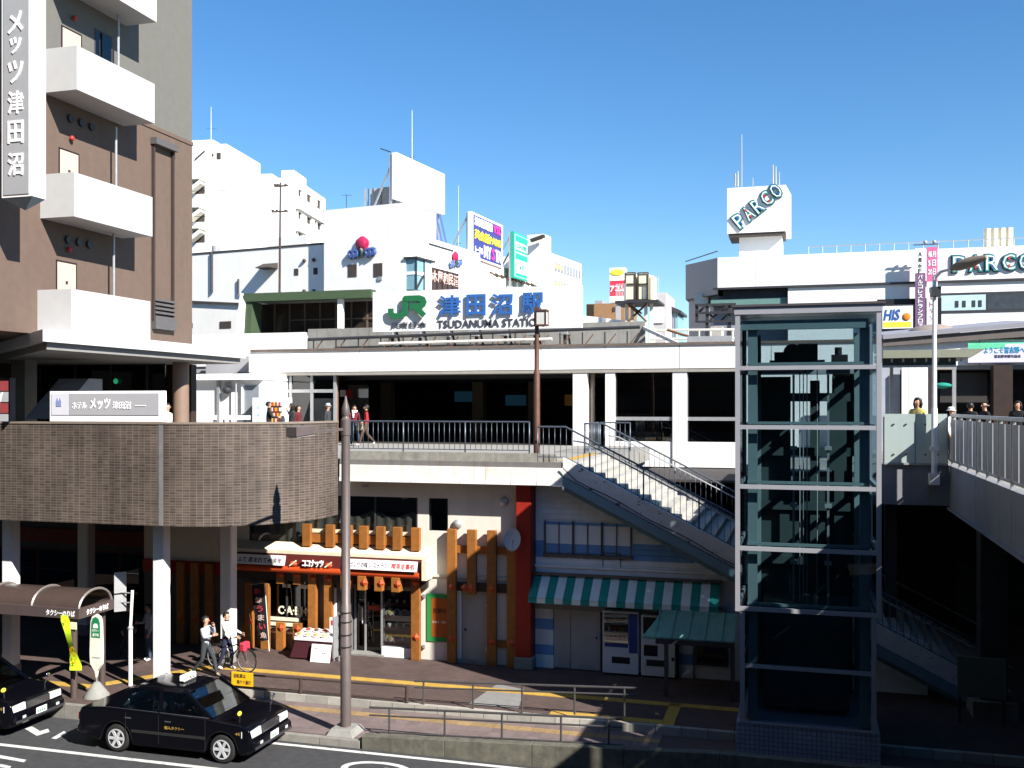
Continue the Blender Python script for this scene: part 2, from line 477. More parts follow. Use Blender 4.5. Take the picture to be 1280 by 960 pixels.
mb.hexa([(p.x, p.y, GZ - 0.05) for p in pp], [(p.x, p.y, GZ + 0.006) for p in pp]); mb.build('slab', 'grey_slab', side)

# ramp wall and handrails in the right foreground
lw = thing('ramp_wall', 'low stained concrete ramp wall along the road edge', 'wall', (-6, 21.1, 0))
for i in range(9):
    x0 = -9.55 + i * 2.0
    z0 = LZ + 0.14 + min(i, 4) * 0.09; z1 = z0 + (0.09 if i < 4 else 0)
    MB().hexa([(x0, 20.905, -0.2), (x0 + 1.99, 20.905, -0.2), (x0 + 1.99, 21.14, -0.2), (x0, 21.14, -0.2)],
              [(x0, 20.905, z0), (x0 + 1.99, 20.905, z1), (x0 + 1.99, 21.14, z1), (x0, 21.14, z0)]).build('wall_segment', 'low_wall', lw, 0.01)
def handrail(name, label, x0, x1, posts, y, zf, h, mids, m, r=0.028, ext=0.25, group=None):
    t = thing(name, label, 'railing', (x0, y, zf(x0)), group)
    MB().tube([(x0 - ext, y, zf(x0) + h), (x1 + ext, y, zf(x1) + h)], r, 8).build('handrail', m, t, smooth=True)
    for q in mids: MB().tube([(x0 - ext, y, zf(x0) + q), (x1 + ext, y, zf(x1) + q)], r * 0.8, 8).build('rail', m, t, smooth=True)
    for x in posts: MB().cyl((x, y, zf(x) - 0.1), (x, y, zf(x) + h), r * 0.9, n=8).build('post', m, t, smooth=True)
    return t
handrail('handrail', 'grey steel handrail standing along the low concrete ramp wall', -9.3, -3.9, [-9.05, -7.7, -6.35, -5.0, -3.95], 21.33,
         lambda x: LZ + (x + 9.5) * 0.045, 0.66, (0.48, 0.10), 'rail_grey')
handrail('handrail', 'grey steel handrail on the step between the two pavements', -9.0, -3.9, [-9.0, -7.7, -6.45, -5.15, -3.95], 23.38,
         lambda x: GZ + (x + 9.0) * 0.05, 0.58, (0.42,), 'rail_grey')
g = thing('guard_rail', 'dark brown two-bar guard rail beside the bicycle pavement', 'guard rail', (-12, 23.4, GZ))
for z in (0.36, 0.02): MB().cyl((-14.45, 23.38, GZ + z + 0.02), (-9.42, 23.38, GZ + z + 0.06), 0.025, n=8).build('rail', 'steel_brown', g, smooth=True)
for x in (-14.4, -12.4, -9.45):
    MB().cyl((x, 23.38, GZ - 0.1), (x, 23.38, GZ + 0.42), 0.045, n=10).build('post', 'steel_brown', g, smooth=True)
sg = thing('notice_board', 'small yellow notice board hung on the brown guard rail', 'sign', (-14.1, 23.3, GZ))
MB().box(-14.38, -13.74, 23.30, 23.33, GZ + 0.10, GZ + 0.46).build('board', M('yellow_sign', (0.75, 0.42, 0.01), 0.5, var=0.05), sg, 0.006)
letters_v('lettering', '自転車は', 'letter_black', sg, -14.3, -13.95, GZ + 0.31, GZ + 0.42, 23.297, 0.004)
letters_v('lettering', '降りて通行', 'letter_black', sg, -14.2, -13.80, GZ + 0.15, GZ + 0.26, 23.297, 0.004)
# ================================================================== hotel
HU = -19.0                            # hotel flank (looks towards +x)
HO = -17.95                           # outer face of its balconies
M('hotel_brown', (0.122, 0.084, 0.065), 0.75, var=0.10, scale=4, streak=0.12, bump=0.35, bscale=60)
M('hotel_grey', (0.128, 0.124, 0.110), 0.75, var=0.08, scale=4, bump=0.35, bscale=60)
M('balcony_white', (0.46, 0.46, 0.465), 0.6, var=0.05, streak=0.12, stain=(0.45, 0.43, 0.4))
M('door_salmon', (0.62, 0.43, 0.33), 0.6, var=0.04)
hotel = thing('hotel_building', 'tall brown and grey hotel with white balconies rising at the left edge', 'building', (-24, 24, 0))
VB = 29.0 - 0.55                      # far corner
box('wall', 'hotel_brown', hotel, -36, HU, 6, VB, 9.66, 16.30)
box('wall', 'hotel_grey', hotel, -36, HU - 0.004, 6, VB - 0.004, 16.36, 46)
box('cornice', 'hotel_brown', hotel, -36, HU + 0.03, 6, VB + 0.03, 16.26, 16.38)
for k, z in enumerate((9.66, 12.68, 15.98, 18.95)):
    y0 = 21.56 + 0.10 * k
    bal = MB()
    bal.box(HU - 0.02, HO, y0, y0 + 3.25, z, z + 0.16)
    bal.box(HO - 0.14, HO, y0, y0 + 3.25, z + 0.16, z + 1.14)
    bal.box(HU - 0.02, HO - 0.14, y0, y0 + 0.14, z + 0.16, z + 1.14)
    bal.box(HU - 0.02, HO - 0.14, y0 + 3.11, y0 + 3.25, z + 0.16, z + 1.14)
    ob = bal.build('balcony', 'balcony_white', hotel)
    for j in (1.6,): box('seam', M('seam', (0.35, 0.35, 0.35)), ob, HO - 0.003, HO + 0.003, y0 + j, y0 + j + 0.012, z + 0.02, z + 1.13)
    if k < 3:
        d = box('door', 'door_salmon', hotel, HU - 0.03, HU + 0.012, y0 + 0.72, y0 + 1.42, z + 0.2, z + 1.98)
        box('door_frame', 'dark', d, HU - 0.02, HU + 0.008, y0 + 0.67, y0 + 1.47, z + 0.2, z + 2.03)
        MB().box(HU, HU + 0.03, y0 + 1.02, y0 + 1.10, z + 1.42, z + 1.50).build('door_plate', 'steel_dark', d)
        MB().ball((HU + 0.08, y0 + 1.10, z + 2.36), 0.06, 0.075, 0.075).build('alarm_lamp', M('lamp_red', (0.45, 0.03, 0.03), 0.3), hotel, smooth=True)
    for j in range(3):
        if k in (1, 2): MB().cyl((HU, y0 + 1.0 + j * 0.42, z - 0.40), (HU + 0.07, y0 + 1.0 + j * 0.42, z - 0.40), 0.11, n=14).build('vent', 'steel_dark', hotel)
    MB().cyl((HU + 0.30, y0 + 2.62, z + 0.9), (HU + 0.30, y0 + 2.62, z + 3.05), 0.035, n=8).build('downpipe', 'galv', hotel, smooth=True)
win = box('window', 'glass_dark', hotel, HU - 0.05, HU + 0.006, 23.8, 24.45, 17.55, 18.35)
box('window_frame', 'steel_dark', win, HU - 0.04, HU + 0.003, 23.75, 24.5, 17.5, 18.4)
# riser duct frame on the flank
p0, p1 = U(190, 175, HU), U(213, 180, HU)
for y in (p0.y, p1.y + 0.05): MB().box(HU, HU + 0.10, y - 0.03, y + 0.03, 10.4, 15.9).build('duct', M('duct_brown', (0.05, 0.036, 0.032), 0.6), hotel)
MB().box(HU, HU + 0.22, p0.y - 0.08, p1.y + 0.12, 15.78, 15.98).build('duct', M('duct_cap', (0.09, 0.085, 0.085), 0.6), hotel)
MB().box(HU, HU + 0.16, p0.y - 0.02, p1.y + 0.1, 10.15, 10.55).build('grille', 'duct_cap', hotel)
for i in range(4): MB().box(HU, HU + 0.13, p0.y, p1.y + 0.08, 10.62 + i * 0.13, 10.69 + i * 0.13).build('slat', 'duct_cap', hotel)
# entrance canopy
cp = MB().prism([(-17.6, 29.4), (-17.6, 20.15), (-23.2, 24.6), (-30, 24.6), (-30, 29.4)], 'z', 9.36, 9.655)
cano = cp.build('canopy', M('canopy_white', (0.55, 0.57, 0.58), 0.5, var=0.04), hotel)
MB().prism([(-17.75, 29.3), (-17.75, 20.45), (-23.1, 24.75), (-29.8, 24.75), (-29.8, 29.3)], 'z', 9.18, 9.36).build('soffit', 'soffit_grey', cano)
# recessed lobby below it
box('lobby_wall', 'dark_brown', hotel, -30, -19.6, 29.3, 29.6, 6.2, 9.18)
box('lobby_wall', 'dark_brown', hotel, -25.2, -25.0, 24.9, 29.3, 6.2, 9.18)
lg = box('lobby_glass', 'glass_smoke', hotel, -24.9, -19.7, 28.0, 28.04, 6.2, 9.15)
for x in (-24.6, -23.2, -21.8, -20.4): box('mullion', 'steel_dark', lg, x, x + 0.07, 27.97, 28.07, 6.2, 9.15)
M('column_brown', (0.20, 0.135, 0.10), 0.5, var=0.1)
hcx = V(226, 500, 27.6).x; MB().cyl((hcx, 27.6, 6.2), (hcx, 27.6, 9.18), 0.25, n=24).build('column', 'column_brown', hotel, smooth=True)
box('column', 'soffit_grey', hotel, -22.9, -22.4, 24.9, 25.4, 6.2, 9.18)
MB().prism([(23.6, 7.42), (25.6, 7.42), (25.6, 8.6), (25.0, 8.6)], 'x', -21.25, -20.2).build('stair_flank', M('pale_grey', (0.36, 0.36, 0.38)), hotel)
MB().ball((-21.5, 27.9, 8.6), 0.09, 0.05, 0.09).build('exit_lamp', M('exit_green', (0.03, 0.4, 0.2), emit=0.25), hotel)

# blade sign
bs = thing('blade_sign', 'tall grey and white vertical hotel name sign on the brown tower', 'sign', (-18, 19.6, 11.5))
sx0, sx1 = V(4, 100, 19.6).x, V(40, 100, 19.6).x
sz0 = V(20, 246, 19.6).z
box('cabinet', M('sign_white', (0.78, 0.78, 0.78), 0.45, var=0.03), bs, sx0 - 0.06, sx1, 19.62, 20.05, sz0, 24)
box('face', M('sign_grey', (0.30, 0.31, 0.33), 0.5, var=0.04), bs, sx0, sx1 - 0.10, 19.60, 19.63, sz0 + 0.06, 23.9)
cx = (sx0 + sx1) / 2
MB().add([(sx0 - 0.06, 19.62, sz0), (sx1, 19.62, sz0), (sx1, 20.05, sz0), (sx0 - 0.06, 20.05, sz0), (cx, 19.85, sz0 - 0.28)], [(0,1,4),(1,2,4),(2,3,4),(3,0,4),(0,3,2,1)]).build('tip', M('tip_blue', (0.22, 0.30, 0.36), 0.4), bs)
box('bracket', 'steel_dark', bs, HU - 0.02, sx0 - 0.05, 19.75, 19.95, 14.2, 14.4)
box('bracket', 'steel_dark', bs, HU - 0.02, sx0 - 0.05, 19.75, 19.95, 18.2, 18.4)
for ch, y in (('メ', 28), ('ッ', 57), ('ツ', 90), ('津', 128), ('田', 165), ('沼', 205)):
    c_ = V(19, y, 19.6); h = 0.27 if ch != 'ッ' else 0.20
    letters_v('letter', ch, 'letter_white', bs, cx - 0.05 - h * 0.82, cx - 0.05 + h * 0.82, c_.z - h, c_.z + h, 19.598, 0.02, 0.014)

# ------------------------------------------------------------------ podium with the tiled curved parapet
PF = 21.68; PCX, PCY, PR = -15.25, 24.68, 3.0
brick_mat('podium_tile', (0.098, 0.073, 0.060), (0.056, 0.043, 0.036), (0.150, 0.123, 0.103), 0.178, 0.068, 0.009, 0.0, 0.6, bump=0.4, drips=0.38)
pod = thing('hotel_podium', 'raised walkway with a curved brown tiled parapet on white columns', 'podium', (-17, 24, 0))
path = [(-34 + i * 1.0, PF) for i in range(19)] + [(PCX + PR * math.sin(t), PCY - PR * math.cos(t)) for t in [math.pi/2 * i / 28 for i in range(29)]] + [(PCX + PR, 25.2), (PCX + PR - 0.02, 25.3)]
def wall_strip(path, z0, z1, th, name, m, parent):
    mb = MB(); vs = []; uv = []; L = 0.0
    n = len(path)
    for i, p in enumerate(path):
        if i: L += math.dist(path[i-1], p)
        a = Vector(path[max(i-1, 0)]); b = Vector(path[min(i+1, n-1)]); d = (b - a).normalized(); nn = Vector((-d.y, d.x))
        q = Vector(p) + nn * th
        vs += [(p[0], p[1], z0), (p[0], p[1], z1), (q.x, q.y, z1), (q.x, q.y, z0)]; uv += [(L, z0), (L, z1), (L, z1 + th), (L, z0 - th)]
    fs = []
    for i in range(n - 1):
        for k in range(4): fs.append((4*i+k, 4*i+(k+1) % 4, 4*(i+1)+(k+1) % 4, 4*(i+1)+k))
    fs += [(0, 1, 2, 3), tuple(4*(n-1)+k for k in (3, 2, 1, 0))]
    mb.add(vs, fs); mb.uv = uv
    return mb.build(name, m, parent)
ptop = 7.33
par = wall_strip(path, 4.78, ptop, 0.28, 'parapet', 'podium_tile', pod)
def off(path, d):
    out = []; n = len(path)
    for i, p in enumerate(path):
        a = Vector(path[max(i-1, 0)]); b = Vector(path[min(i+1, n-1)]); dd = (b - a).normalized(); nn = Vector((-dd.y, dd.x)); q = Vector(p) - nn * d
        out.append((q.x, q.y))
    return out
jx = V(201, 590, PF).x; box('movement_joint', M('joint_grey', (0.16, 0.155, 0.16), 0.8, var=0.25), par, jx - 0.06, jx + 0.06, PF - 0.006, PF + 0.05, 4.79, ptop - 0.01)
wall_strip(off(path, 0.02), ptop, ptop + 0.05, 0.33, 'coping', M('coping', (0.20, 0.16, 0.13), 0.7), par)
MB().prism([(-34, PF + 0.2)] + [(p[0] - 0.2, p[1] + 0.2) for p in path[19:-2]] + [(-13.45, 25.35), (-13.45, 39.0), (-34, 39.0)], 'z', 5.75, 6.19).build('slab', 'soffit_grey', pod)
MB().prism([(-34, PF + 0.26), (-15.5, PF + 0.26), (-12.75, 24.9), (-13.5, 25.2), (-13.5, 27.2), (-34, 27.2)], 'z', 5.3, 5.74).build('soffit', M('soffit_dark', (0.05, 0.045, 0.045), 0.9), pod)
M('col_white', (0.72, 0.72, 0.72), 0.6, var=0.05, streak=0.2, stain=(0.5, 0.48, 0.45))
for x, y, w in ((V(202, 700, 22.55).x, 22.55, 0.33), (V(14, 700, 22.7).x, 22.7, 0.34), (-15.98, 25.75, 0.36), (V(108, 700, 27.6).x, 27.6, 0.40), (-24.5, 25.0, 0.46)):
    c_ = box('column', 'col_white', pod, x - w/2, x + w/2, y - w/2, y + w/2, GZ + 0.005, 5.3, 0.03)
    box('column_base', 'concrete', c_, x - w/2 - 0.012, x + w/2 + 0.012, y - w/2 - 0.012, y + w/2 + 0.012, GZ, GZ + 0.34)
# dark ground floor behind the columns
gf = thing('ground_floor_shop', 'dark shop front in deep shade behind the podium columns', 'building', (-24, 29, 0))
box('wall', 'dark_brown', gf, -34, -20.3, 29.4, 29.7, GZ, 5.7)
for i in range(4):
    sh = box('shop_window', 'glass_smoke', gf, -27.5 + i * 1.7, -26.0 + i * 1.7, 29.33, 29.37, 0.7, 2.7)
    box('window_frame', M('frame_maroon', (0.06, 0.012, 0.01)), sh, -27.6 + i * 1.7, -25.9 + i * 1.7, 29.375, 29.395, 0.6, 2.8)
box('sign_band', M('band_red', (0.16, 0.015, 0.01)), gf, -27, -20.4, 29.2, 29.3, 3.0, 3.5)

# hotel name board on the parapet
nb = thing('name_board', 'long white and grey hotel name board standing on the tiled parapet', 'sign', (-17, 21.9, ptop))
a0 = V(62, 492, 21.8); a1 = V(203, 527, 21.8)
zb0, zb1 = ptop + 0.052, a0.z + 0.06
box('board', 'sign_white', nb, a0.x, a1.x, 21.80, 21.98, zb0, zb1, 0.01)
L_ = a1.x - a0.x; hh = zb1 - zb0
box('panel', M('panel_grey', (0.36, 0.36, 0.38), 0.5, var=0.03), nb, a0.x + L_ * 0.18, a1.x - 0.10, 21.785, 21.80, zb0 + 0.22 * hh, zb1 - 0.08 * hh)
box('panel', M('panel_pale', (0.60, 0.60, 0.66), 0.5, var=0.03), nb, a0.x + 0.07, a0.x + L_ * 0.175, 21.785, 21.80, zb0 + 0.22 * hh, zb1 - 0.08 * hh)
for i in range(2):
    ex = a0.x + 0.22 + i * 0.085
    MB().prism([(ex, zb0 + 0.5 * hh), (ex + 0.075, zb0 + 0.5 * hh), (ex + 0.075, zb0 + 0.66 * hh), (ex + 0.038, zb0 + 0.80 * hh), (ex, zb0 + 0.66 * hh)], 'y', 21.775, 21.786).build('emblem', M('emblem_blue', (0.20, 0.24, 0.48)), nb)
letters_v('lettering', 'ホテル', 'letter_white', nb, a0.x + 0.21 * L_, a0.x + 0.34 * L_, zb0 + 0.42 * hh, zb0 + 0.64 * hh, 21.784, 0.012, 0.01)
letters_v('lettering', 'メッツ', 'letter_white', nb, a0.x + 0.37 * L_, a0.x + 0.55 * L_, zb0 + 0.40 * hh, zb0 + 0.76 * hh, 21.784, 0.012, 0.015)
letters_v('lettering', '津田沼', 'letter_white', nb, a0.x + 0.57 * L_, a0.x + 0.73 * L_, zb0 + 0.42 * hh, zb0 + 0.66 * hh, 21.784, 0.012, 0.01)
MB().cyl((a0.x + 0.77 * L_, 21.782, zb0 + 0.52 * hh), (a0.x + 0.86 * L_, 21.782, zb0 + 0.52 * hh), 0.012, n=6).build('arrow', 'letter_white', nb)
# lit price board at the far left
lb = thing('menu_board', 'red and white lit menu board at the left end of the parapet', 'sign', (-21.4, 22.6, 6.2))
box('cabinet', 'steel_dark', lb, -21.6, -20.55, 22.3, 22.5, 6.2, 8.55)
for i, m_ in enumerate((M('board_red', (0.55, 0.10, 0.10), emit=0.3), M('board_white', (0.75, 0.72, 0.72), emit=0.3))):
    for j in range(2): box('panel', m_, lb, -21.56, -20.6, 22.27, 22.30, 7.3 + (1 - i) * 0.3 + j * 0.6, 7.57 + (1 - i) * 0.3 + j * 0.6)
# ================================================================== station deck (upper walkway)
DZ = 6.2; DV = 27.0                       # deck level, front edge of its slab
deck = thing('station_deck', 'raised station forecourt with a white panelled edge above the shops', 'walkway', (-9, 30, 5))
dx0, dx1 = V(425, 590, DV).x, V(704, 590, DV).x
STX = dx1                                 # head of the stairs
box('slab', 'concrete', deck, dx0, dx1 - 0.02, DV + 0.10, 38.9, 5.68, DZ)
box('slab', 'concrete', deck, dx1 - 0.02, -5.6, 32.45, 38.9, 5.68, DZ - 0.003)
wk = M('kerb_grey', (0.25, 0.24, 0.21), 0.9, var=0.3, scale=4, streak=0.6, bump=0.3)
box('kerb', wk, deck, dx0, dx1 - 0.75, DV + 0.02, DV + 0.26, DZ, DZ + 0.26)
box('edge_band', M('band_grey', (0.16, 0.15, 0.145), 0.8, var=0.15, streak=0.3), deck, dx0, dx1 - 0.05, DV - 0.02, DV + 0.098, DZ - 0.13, DZ + 0.02)
n = 9; w = (dx1 - dx0) / n
for i in range(n):
    box('panel', 'white_worn', deck, dx0 + i * w + 0.004, dx0 + (i + 1) * w - 0.004, DV - 0.05, DV + 0.095, DZ - 0.50, DZ - 0.135, 0.006)
n = 9; w = (dx1 - dx0 + 0.0) / n
for i in range(n):
    box('drip_panel', 'white', deck, dx0 + i * w + 0.008, dx0 + (i + 1) * w - 0.008, DV - 0.07, DV + 0.09, DZ - 0.62, DZ - 0.505)
box('paving', M('deck_paving', (0.27, 0.26, 0.24), 0.9, var=0.12, scale=3), deck, -33.9, dx1 - 0.03, DV + 0.28, 38.88, DZ + 0.003, DZ + 0.012)
for i in range(5): box('tile', 'tactile', deck, dx1 - 0.40, dx1 - 0.06, 28.0 + i * 0.9, 28.88 + i * 0.9, DZ + 0.013, DZ + 0.02)

def fence(name, label, p0, p1, h, posts_every, gap, m, bot=0.08, base=None, group=None, rb=0.009, rp=0.022, rt=0.024):
    """balustrade of thin upright bars between two points on the floor"""
    p0, p1 = Vector(p0), Vector(p1); L = (p1 - p0).length; up = Vector((0, 0, 1))
    t = thing(name, label, 'railing', p0, group)
    MB().tube([p0 + up * h, p1 + up * h], rt, 8).build('handrail', m, t, smooth=True)
    MB().tube([p0 + up * bot, p1 + up * bot], rb * 1.6, 6).build('bottom_rail', m, t, smooth=True)
    bm_ = MB().cyl((0, 0, bot), (0, 0, h), rb, n=6).mesh('baluster', m, True)
    pm_ = MB().cyl((0, 0, -0.05), (0, 0, h), rp, n=8).mesh('post', m, True)
    k = max(1, round(L / posts_every))
    for i in range(k + 1): piece('post', pm_, t, p0.lerp(p1, i / k))
    nb_ = int(L / gap)
    for i in range(1, nb_):
        piece('baluster', bm_, t, p0.lerp(p1, i / nb_))
    return t
fence('deck_railing', 'dark steel railing along the edge of the station forecourt', (dx0 + 0.05, DV + 0.14, DZ + 0.26), (V(660, 560, DV).x, DV + 0.14, DZ + 0.26), 0.88, 2.0, 0.155, 'rail_blue')

# ------------------------------------------------------------------ stairs down to the right
SW0, SW1 = DV, 32.4                        # front and back of the flight
RISE, RUN = 0.158, 0.315
stair = thing('staircase', 'wide concrete staircase with peeling white stringer going down from the forecourt', 'stairs', (STX, 29, 0))
nst = 36
tm = MB().box(0, RUN + 0.02, SW0 + 0.16, SW1, -RISE - 0.12, 0).mesh('step', M('step', (0.36, 0.35, 0.32), 0.9, var=0.22, scale=4, rnd=0.08))
nm = MB().box(-0.002, 0.05, SW0 + 0.18, SW1 - 0.05, 0.001, 0.006).mesh('nosing', M('nosing', (0.24, 0.20, 0.16), 0.8))
for i in range(nst):
    piece('step', tm, stair, (STX - 0.02 + i * RUN, 0, DZ - i * RISE))
ex = STX + nst * RUN; ez = DZ - nst * RISE
sl = RISE / RUN
def stringer(y0, y1, t0, t1, name, m, x0=STX, x1=ex):
    MB().hexa([(x0, y0, DZ + t0), (x1, y0, DZ + t0 - (x1 - x0) * sl), (x1, y1, DZ + t0 - (x1 - x0) * sl), (x0, y1, DZ + t0)],
              [(x0, y0, DZ + t1), (x1, y0, DZ + t1 - (x1 - x0) * sl), (x1, y1, DZ + t1 - (x1 - x0) * sl), (x0, y1, DZ + t1)]).build(name, m, stair)
# peeling paint: white with dark flakes
pm = M('peeling', (0.70, 0.68, 0.66), 0.8, var=0.12, scale=3)
def peel(m):
    n_ = m.node_tree.nodes; l_ = m.node_tree.links; b = n_['Principled BSDF']
    src = b.inputs['Base Color'].links[0].from_socket
    g_ = n_.new('ShaderNodeNewGeometry'); mp = n_.new('ShaderNodeMapping'); mp.inputs['Scale'].default_value = (1.0, 1.0, 2.2)
    no = n_.new('ShaderNodeTexNoise'); no.inputs['Scale'].default_value = 2.6; no.inputs['Detail'].default_value = 8; no.inputs['Roughness'].default_value = 0.7
    l_.new(g_.outputs['Position'], mp.inputs['Vector']); l_.new(mp.outputs[0], no.inputs['Vector'])
    mr = n_.new('ShaderNodeMapRange'); mr.inputs['From Min'].default_value = 0.60; mr.inputs['From Max'].default_value = 0.625
    l_.new(no.outputs['Fac'], mr.inputs['Value'])
    mx = n_.new('ShaderNodeMix'); mx.data_type = 'RGBA'; mx.inputs['B'].default_value = (0.10, 0.07, 0.06, 1)
    l_.new(mr.outputs[0], mx.inputs['Factor']); l_.new(src, mx.inputs['A']); l_.new(mx.outputs['Result'], b.inputs['Base Color'])
peel(pm)
stringer(SW0 - 0.04, SW0 + 0.155, -0.34, 0.16, 'stringer', pm)
stringer(SW1 + 0.005, SW1 + 0.2, -0.34, 0.16, 'stringer', 'concrete')
stringer(SW0 + 0.10, SW1, -0.78, -0.36, 'waist', M('soffit_blue', (0.17, 0.27, 0.33), 0.8, var=0.1))
MB().hexa([(STX, SW0 - 0.10, DZ - 0.62), (ex, SW0 - 0.10, DZ - 0.62 - nst * RISE), (ex, SW0 + 0.09, DZ - 0.62 - nst * RISE), (STX, SW0 + 0.09, DZ - 0.62)],
          [(STX, SW0 - 0.10, DZ - 0.36), (ex, SW0 - 0.10, DZ - 0.36 - nst * RISE), (ex, SW0 + 0.09, DZ - 0.36 - nst * RISE), (STX, SW0 + 0.09, DZ - 0.36)]).build('edge_beam', 'soffit_blue', stair)
MB().tube([(STX + i * 0.4, SW0 - 0.13, DZ - 0.24 - i * 0.4 * sl + (0.14 if i == 0 else 0) - 0.03 * math.sin(i * 1.3)) for i in range(14)], 0.018, 6).build('cable', 'steel_dark', stair)
for nm_, y in (('stair_railing', SW0 + 0.06), ('stair_railing', SW1 + 0.1)):
    front = y < 28
    t = thing(nm_, 'steel railing with thin bars down the street side of the staircase' if front else 'steel railing with thin bars down the station side of the staircase', 'railing', (STX, y, DZ))
    xs = STX - 0.75 if front else STX - 0.55
    H = 0.96
    def line(z, r, nm2):
        pts = [(xs, y, DZ + z), (STX + 0.05, y, DZ + z)] if True else []
        pts += [(ex, y, DZ + z - (ex - STX) * sl)]
        MB().tube(pts, r, 8).build(nm2, 'rail_blue', t, smooth=True)
    line(H + 0.05, 0.026, 'handrail'); line(0.17, 0.014, 'bottom_rail')
    y2 = y + (0.10 if front else -0.10)
    MB().tube([(STX + 0.25, y2, DZ + 0.62), (STX + 0.6, y2, DZ + 0.72 - 0.3 * sl), (ex, y2, DZ + 0.80 - (ex - STX) * sl)], 0.022, 8).build('handrail', 'galv', t, smooth=True)
    bm_ = MB().cyl((0, 0, 0.17), (0, 0, H + 0.04), 0.009, n=6).mesh('baluster', 'rail_blue', True)
    pm_ = MB().cyl((0, 0, 0.02), (0, 0, H + 0.04), 0.022, n=8).mesh('post', 'rail_blue', True)
    i = 0; x = xs
    while x < min(ex, STX + 9.5):
        z = DZ - max(0, x - STX) * sl
        piece('post' if i % 9 == 0 else 'baluster', pm_ if i % 9 == 0 else bm_, t, (x, y, z)); x += 0.165; i += 1
fence('deck_railing', 'short railing return at the head of the stairs', (STX - 0.55, SW1 + 0.1, DZ), (STX - 0.55, 34.9, DZ), 1.0, 2.2, 0.17, 'rail_blue')
fence('deck_railing', 'railing beside the stair well below the station windows', (STX - 0.5, 34.95, DZ), (-5.7, 34.95, DZ), 1.0, 2.2, 0.17, 'rail_blue')

# ================================================================== restaurant under the deck
M('shop_wall', (0.66, 0.62, 0.55), 0.75, var=0.06, scale=2, streak=0.2, stain=(0.42, 0.37, 0.3))
rest = thing('restaurant_building', 'white and orange timbered restaurant under the station forecourt', 'building', (-12, FV, 0))
PX = lambda x, y: V(x, y, FV)
x0, x1 = -20.2, V(648, 700, FV).x
# wall in pieces around the openings
zt = 5.66
def wallp(a, b, z0, z1, m='shop_wall', y=FV, th=0.2): return box('wall', m, rest, a, b, y, y + th, z0, z1)
wx0, wx1, wz0, wz1 = -16.4, V(522, 640, FV).x, 3.50, 5.08
qx0, qx1, qz0, qz1 = V(536, 640, FV).x, V(560, 640, FV).x, 4.12, 5.08
dxl, dxr = V(438, 700, FV).x, V(476, 700, FV).x
sxl, sxr = V(478, 700, FV).x, V(516, 700, FV).x
cxl, cxr = V(331, 700, FV).x, V(389, 700, FV).x
gdl, gdr = V(577, 700, FV).x, V(609, 700, FV).x
wallp(x0, x1, wz1, zt); wallp(x0, wx0, 2.75, wz1); wallp(wx1, qx0, 2.75, wz1); wallp(qx1, x1, 2.75, wz1); wallp(wx0, wx1, 2.75, wz0); wallp(qx0, qx1, 2.75, qz0)
wallp(x0, cxl, GZ, 2.745, M('shop_grey', (0.13, 0.12, 0.115), 0.8)); wallp(cxl, cxr, GZ, 0.95, M('shop_base', (0.20, 0.18, 0.165), 0.8)); wallp(cxr, dxl, GZ, 2.745, 'shop_grey')
wallp(sxr, gdl, GZ, 2.745); wallp(gdr, x1, GZ, 2.745); wallp(cxl, cxr, 2.45, 2.745, 'shop_grey'); wallp(dxl, sxr, 2.62, 2.745, 'shop_grey'); wallp(gdl, gdr, 2.48, 2.745)
wallp(sxl, sxr, GZ, 0.62, 'white_clean', FV - 0.06, 0.25); wallp(dxr, sxl, GZ, 2.62, 'galv', FV, 0.2)
box('back_wall', 'dark_brown', rest, x0, x1, FV + 3.2, FV + 3.4, GZ, zt)
box('floor', 'dark_brown', rest, x0, x1, FV + 0.2, FV + 3.2, 2.75, 2.85)
box('ledge', M('ledge', (0.5, 0.47, 0.42)), rest, V(527, 700, FV).x, x1, FV - 0.05, FV, 2.78, 2.85)
# upper windows
w1 = box('window', 'glass_mid', rest, wx0, wx1, FV + 0.03, FV + 0.04, wz0, wz1)
for x in (wx0, -14.8, -13.3, -12.2, wx1 - 0.05): box('window_frame', 'steel_dark', w1, x, x + 0.05, FV + 0.005, FV + 0.07, wz0, wz1)
cv = MB(); nn_ = 90; vs = []
for i in range(nn_ + 1):
    x = wx0 + 0.1 + (wx1 - wx0 - 0.2) * i / nn_
    y = FV + 0.10 + 0.03 * math.sin(i * 1.15) + 0.02 * math.sin(i * 0.41 + 1)
    vs += [(x, y, wz0 + 0.02), (x, y, wz0 + 1.05 + 0.08 * math.sin(i * 0.3))]
cv.add(vs, [(2*i, 2*i+2, 2*i+3, 2*i+1) for i in range(nn_)])
cv.build('curtain', M('curtain', (0.75, 0.70, 0.58), 0.9), w1, smooth=True)
w2 = box('window', 'glass_dark', rest, qx0, qx1, FV + 0.08, FV + 0.09, qz0, qz1)
for x in (qx0, qx1 - 0.05): box('window_frame', 'steel_dark', w2, x, x + 0.05, FV + 0.03, FV + 0.12, qz0, qz1)
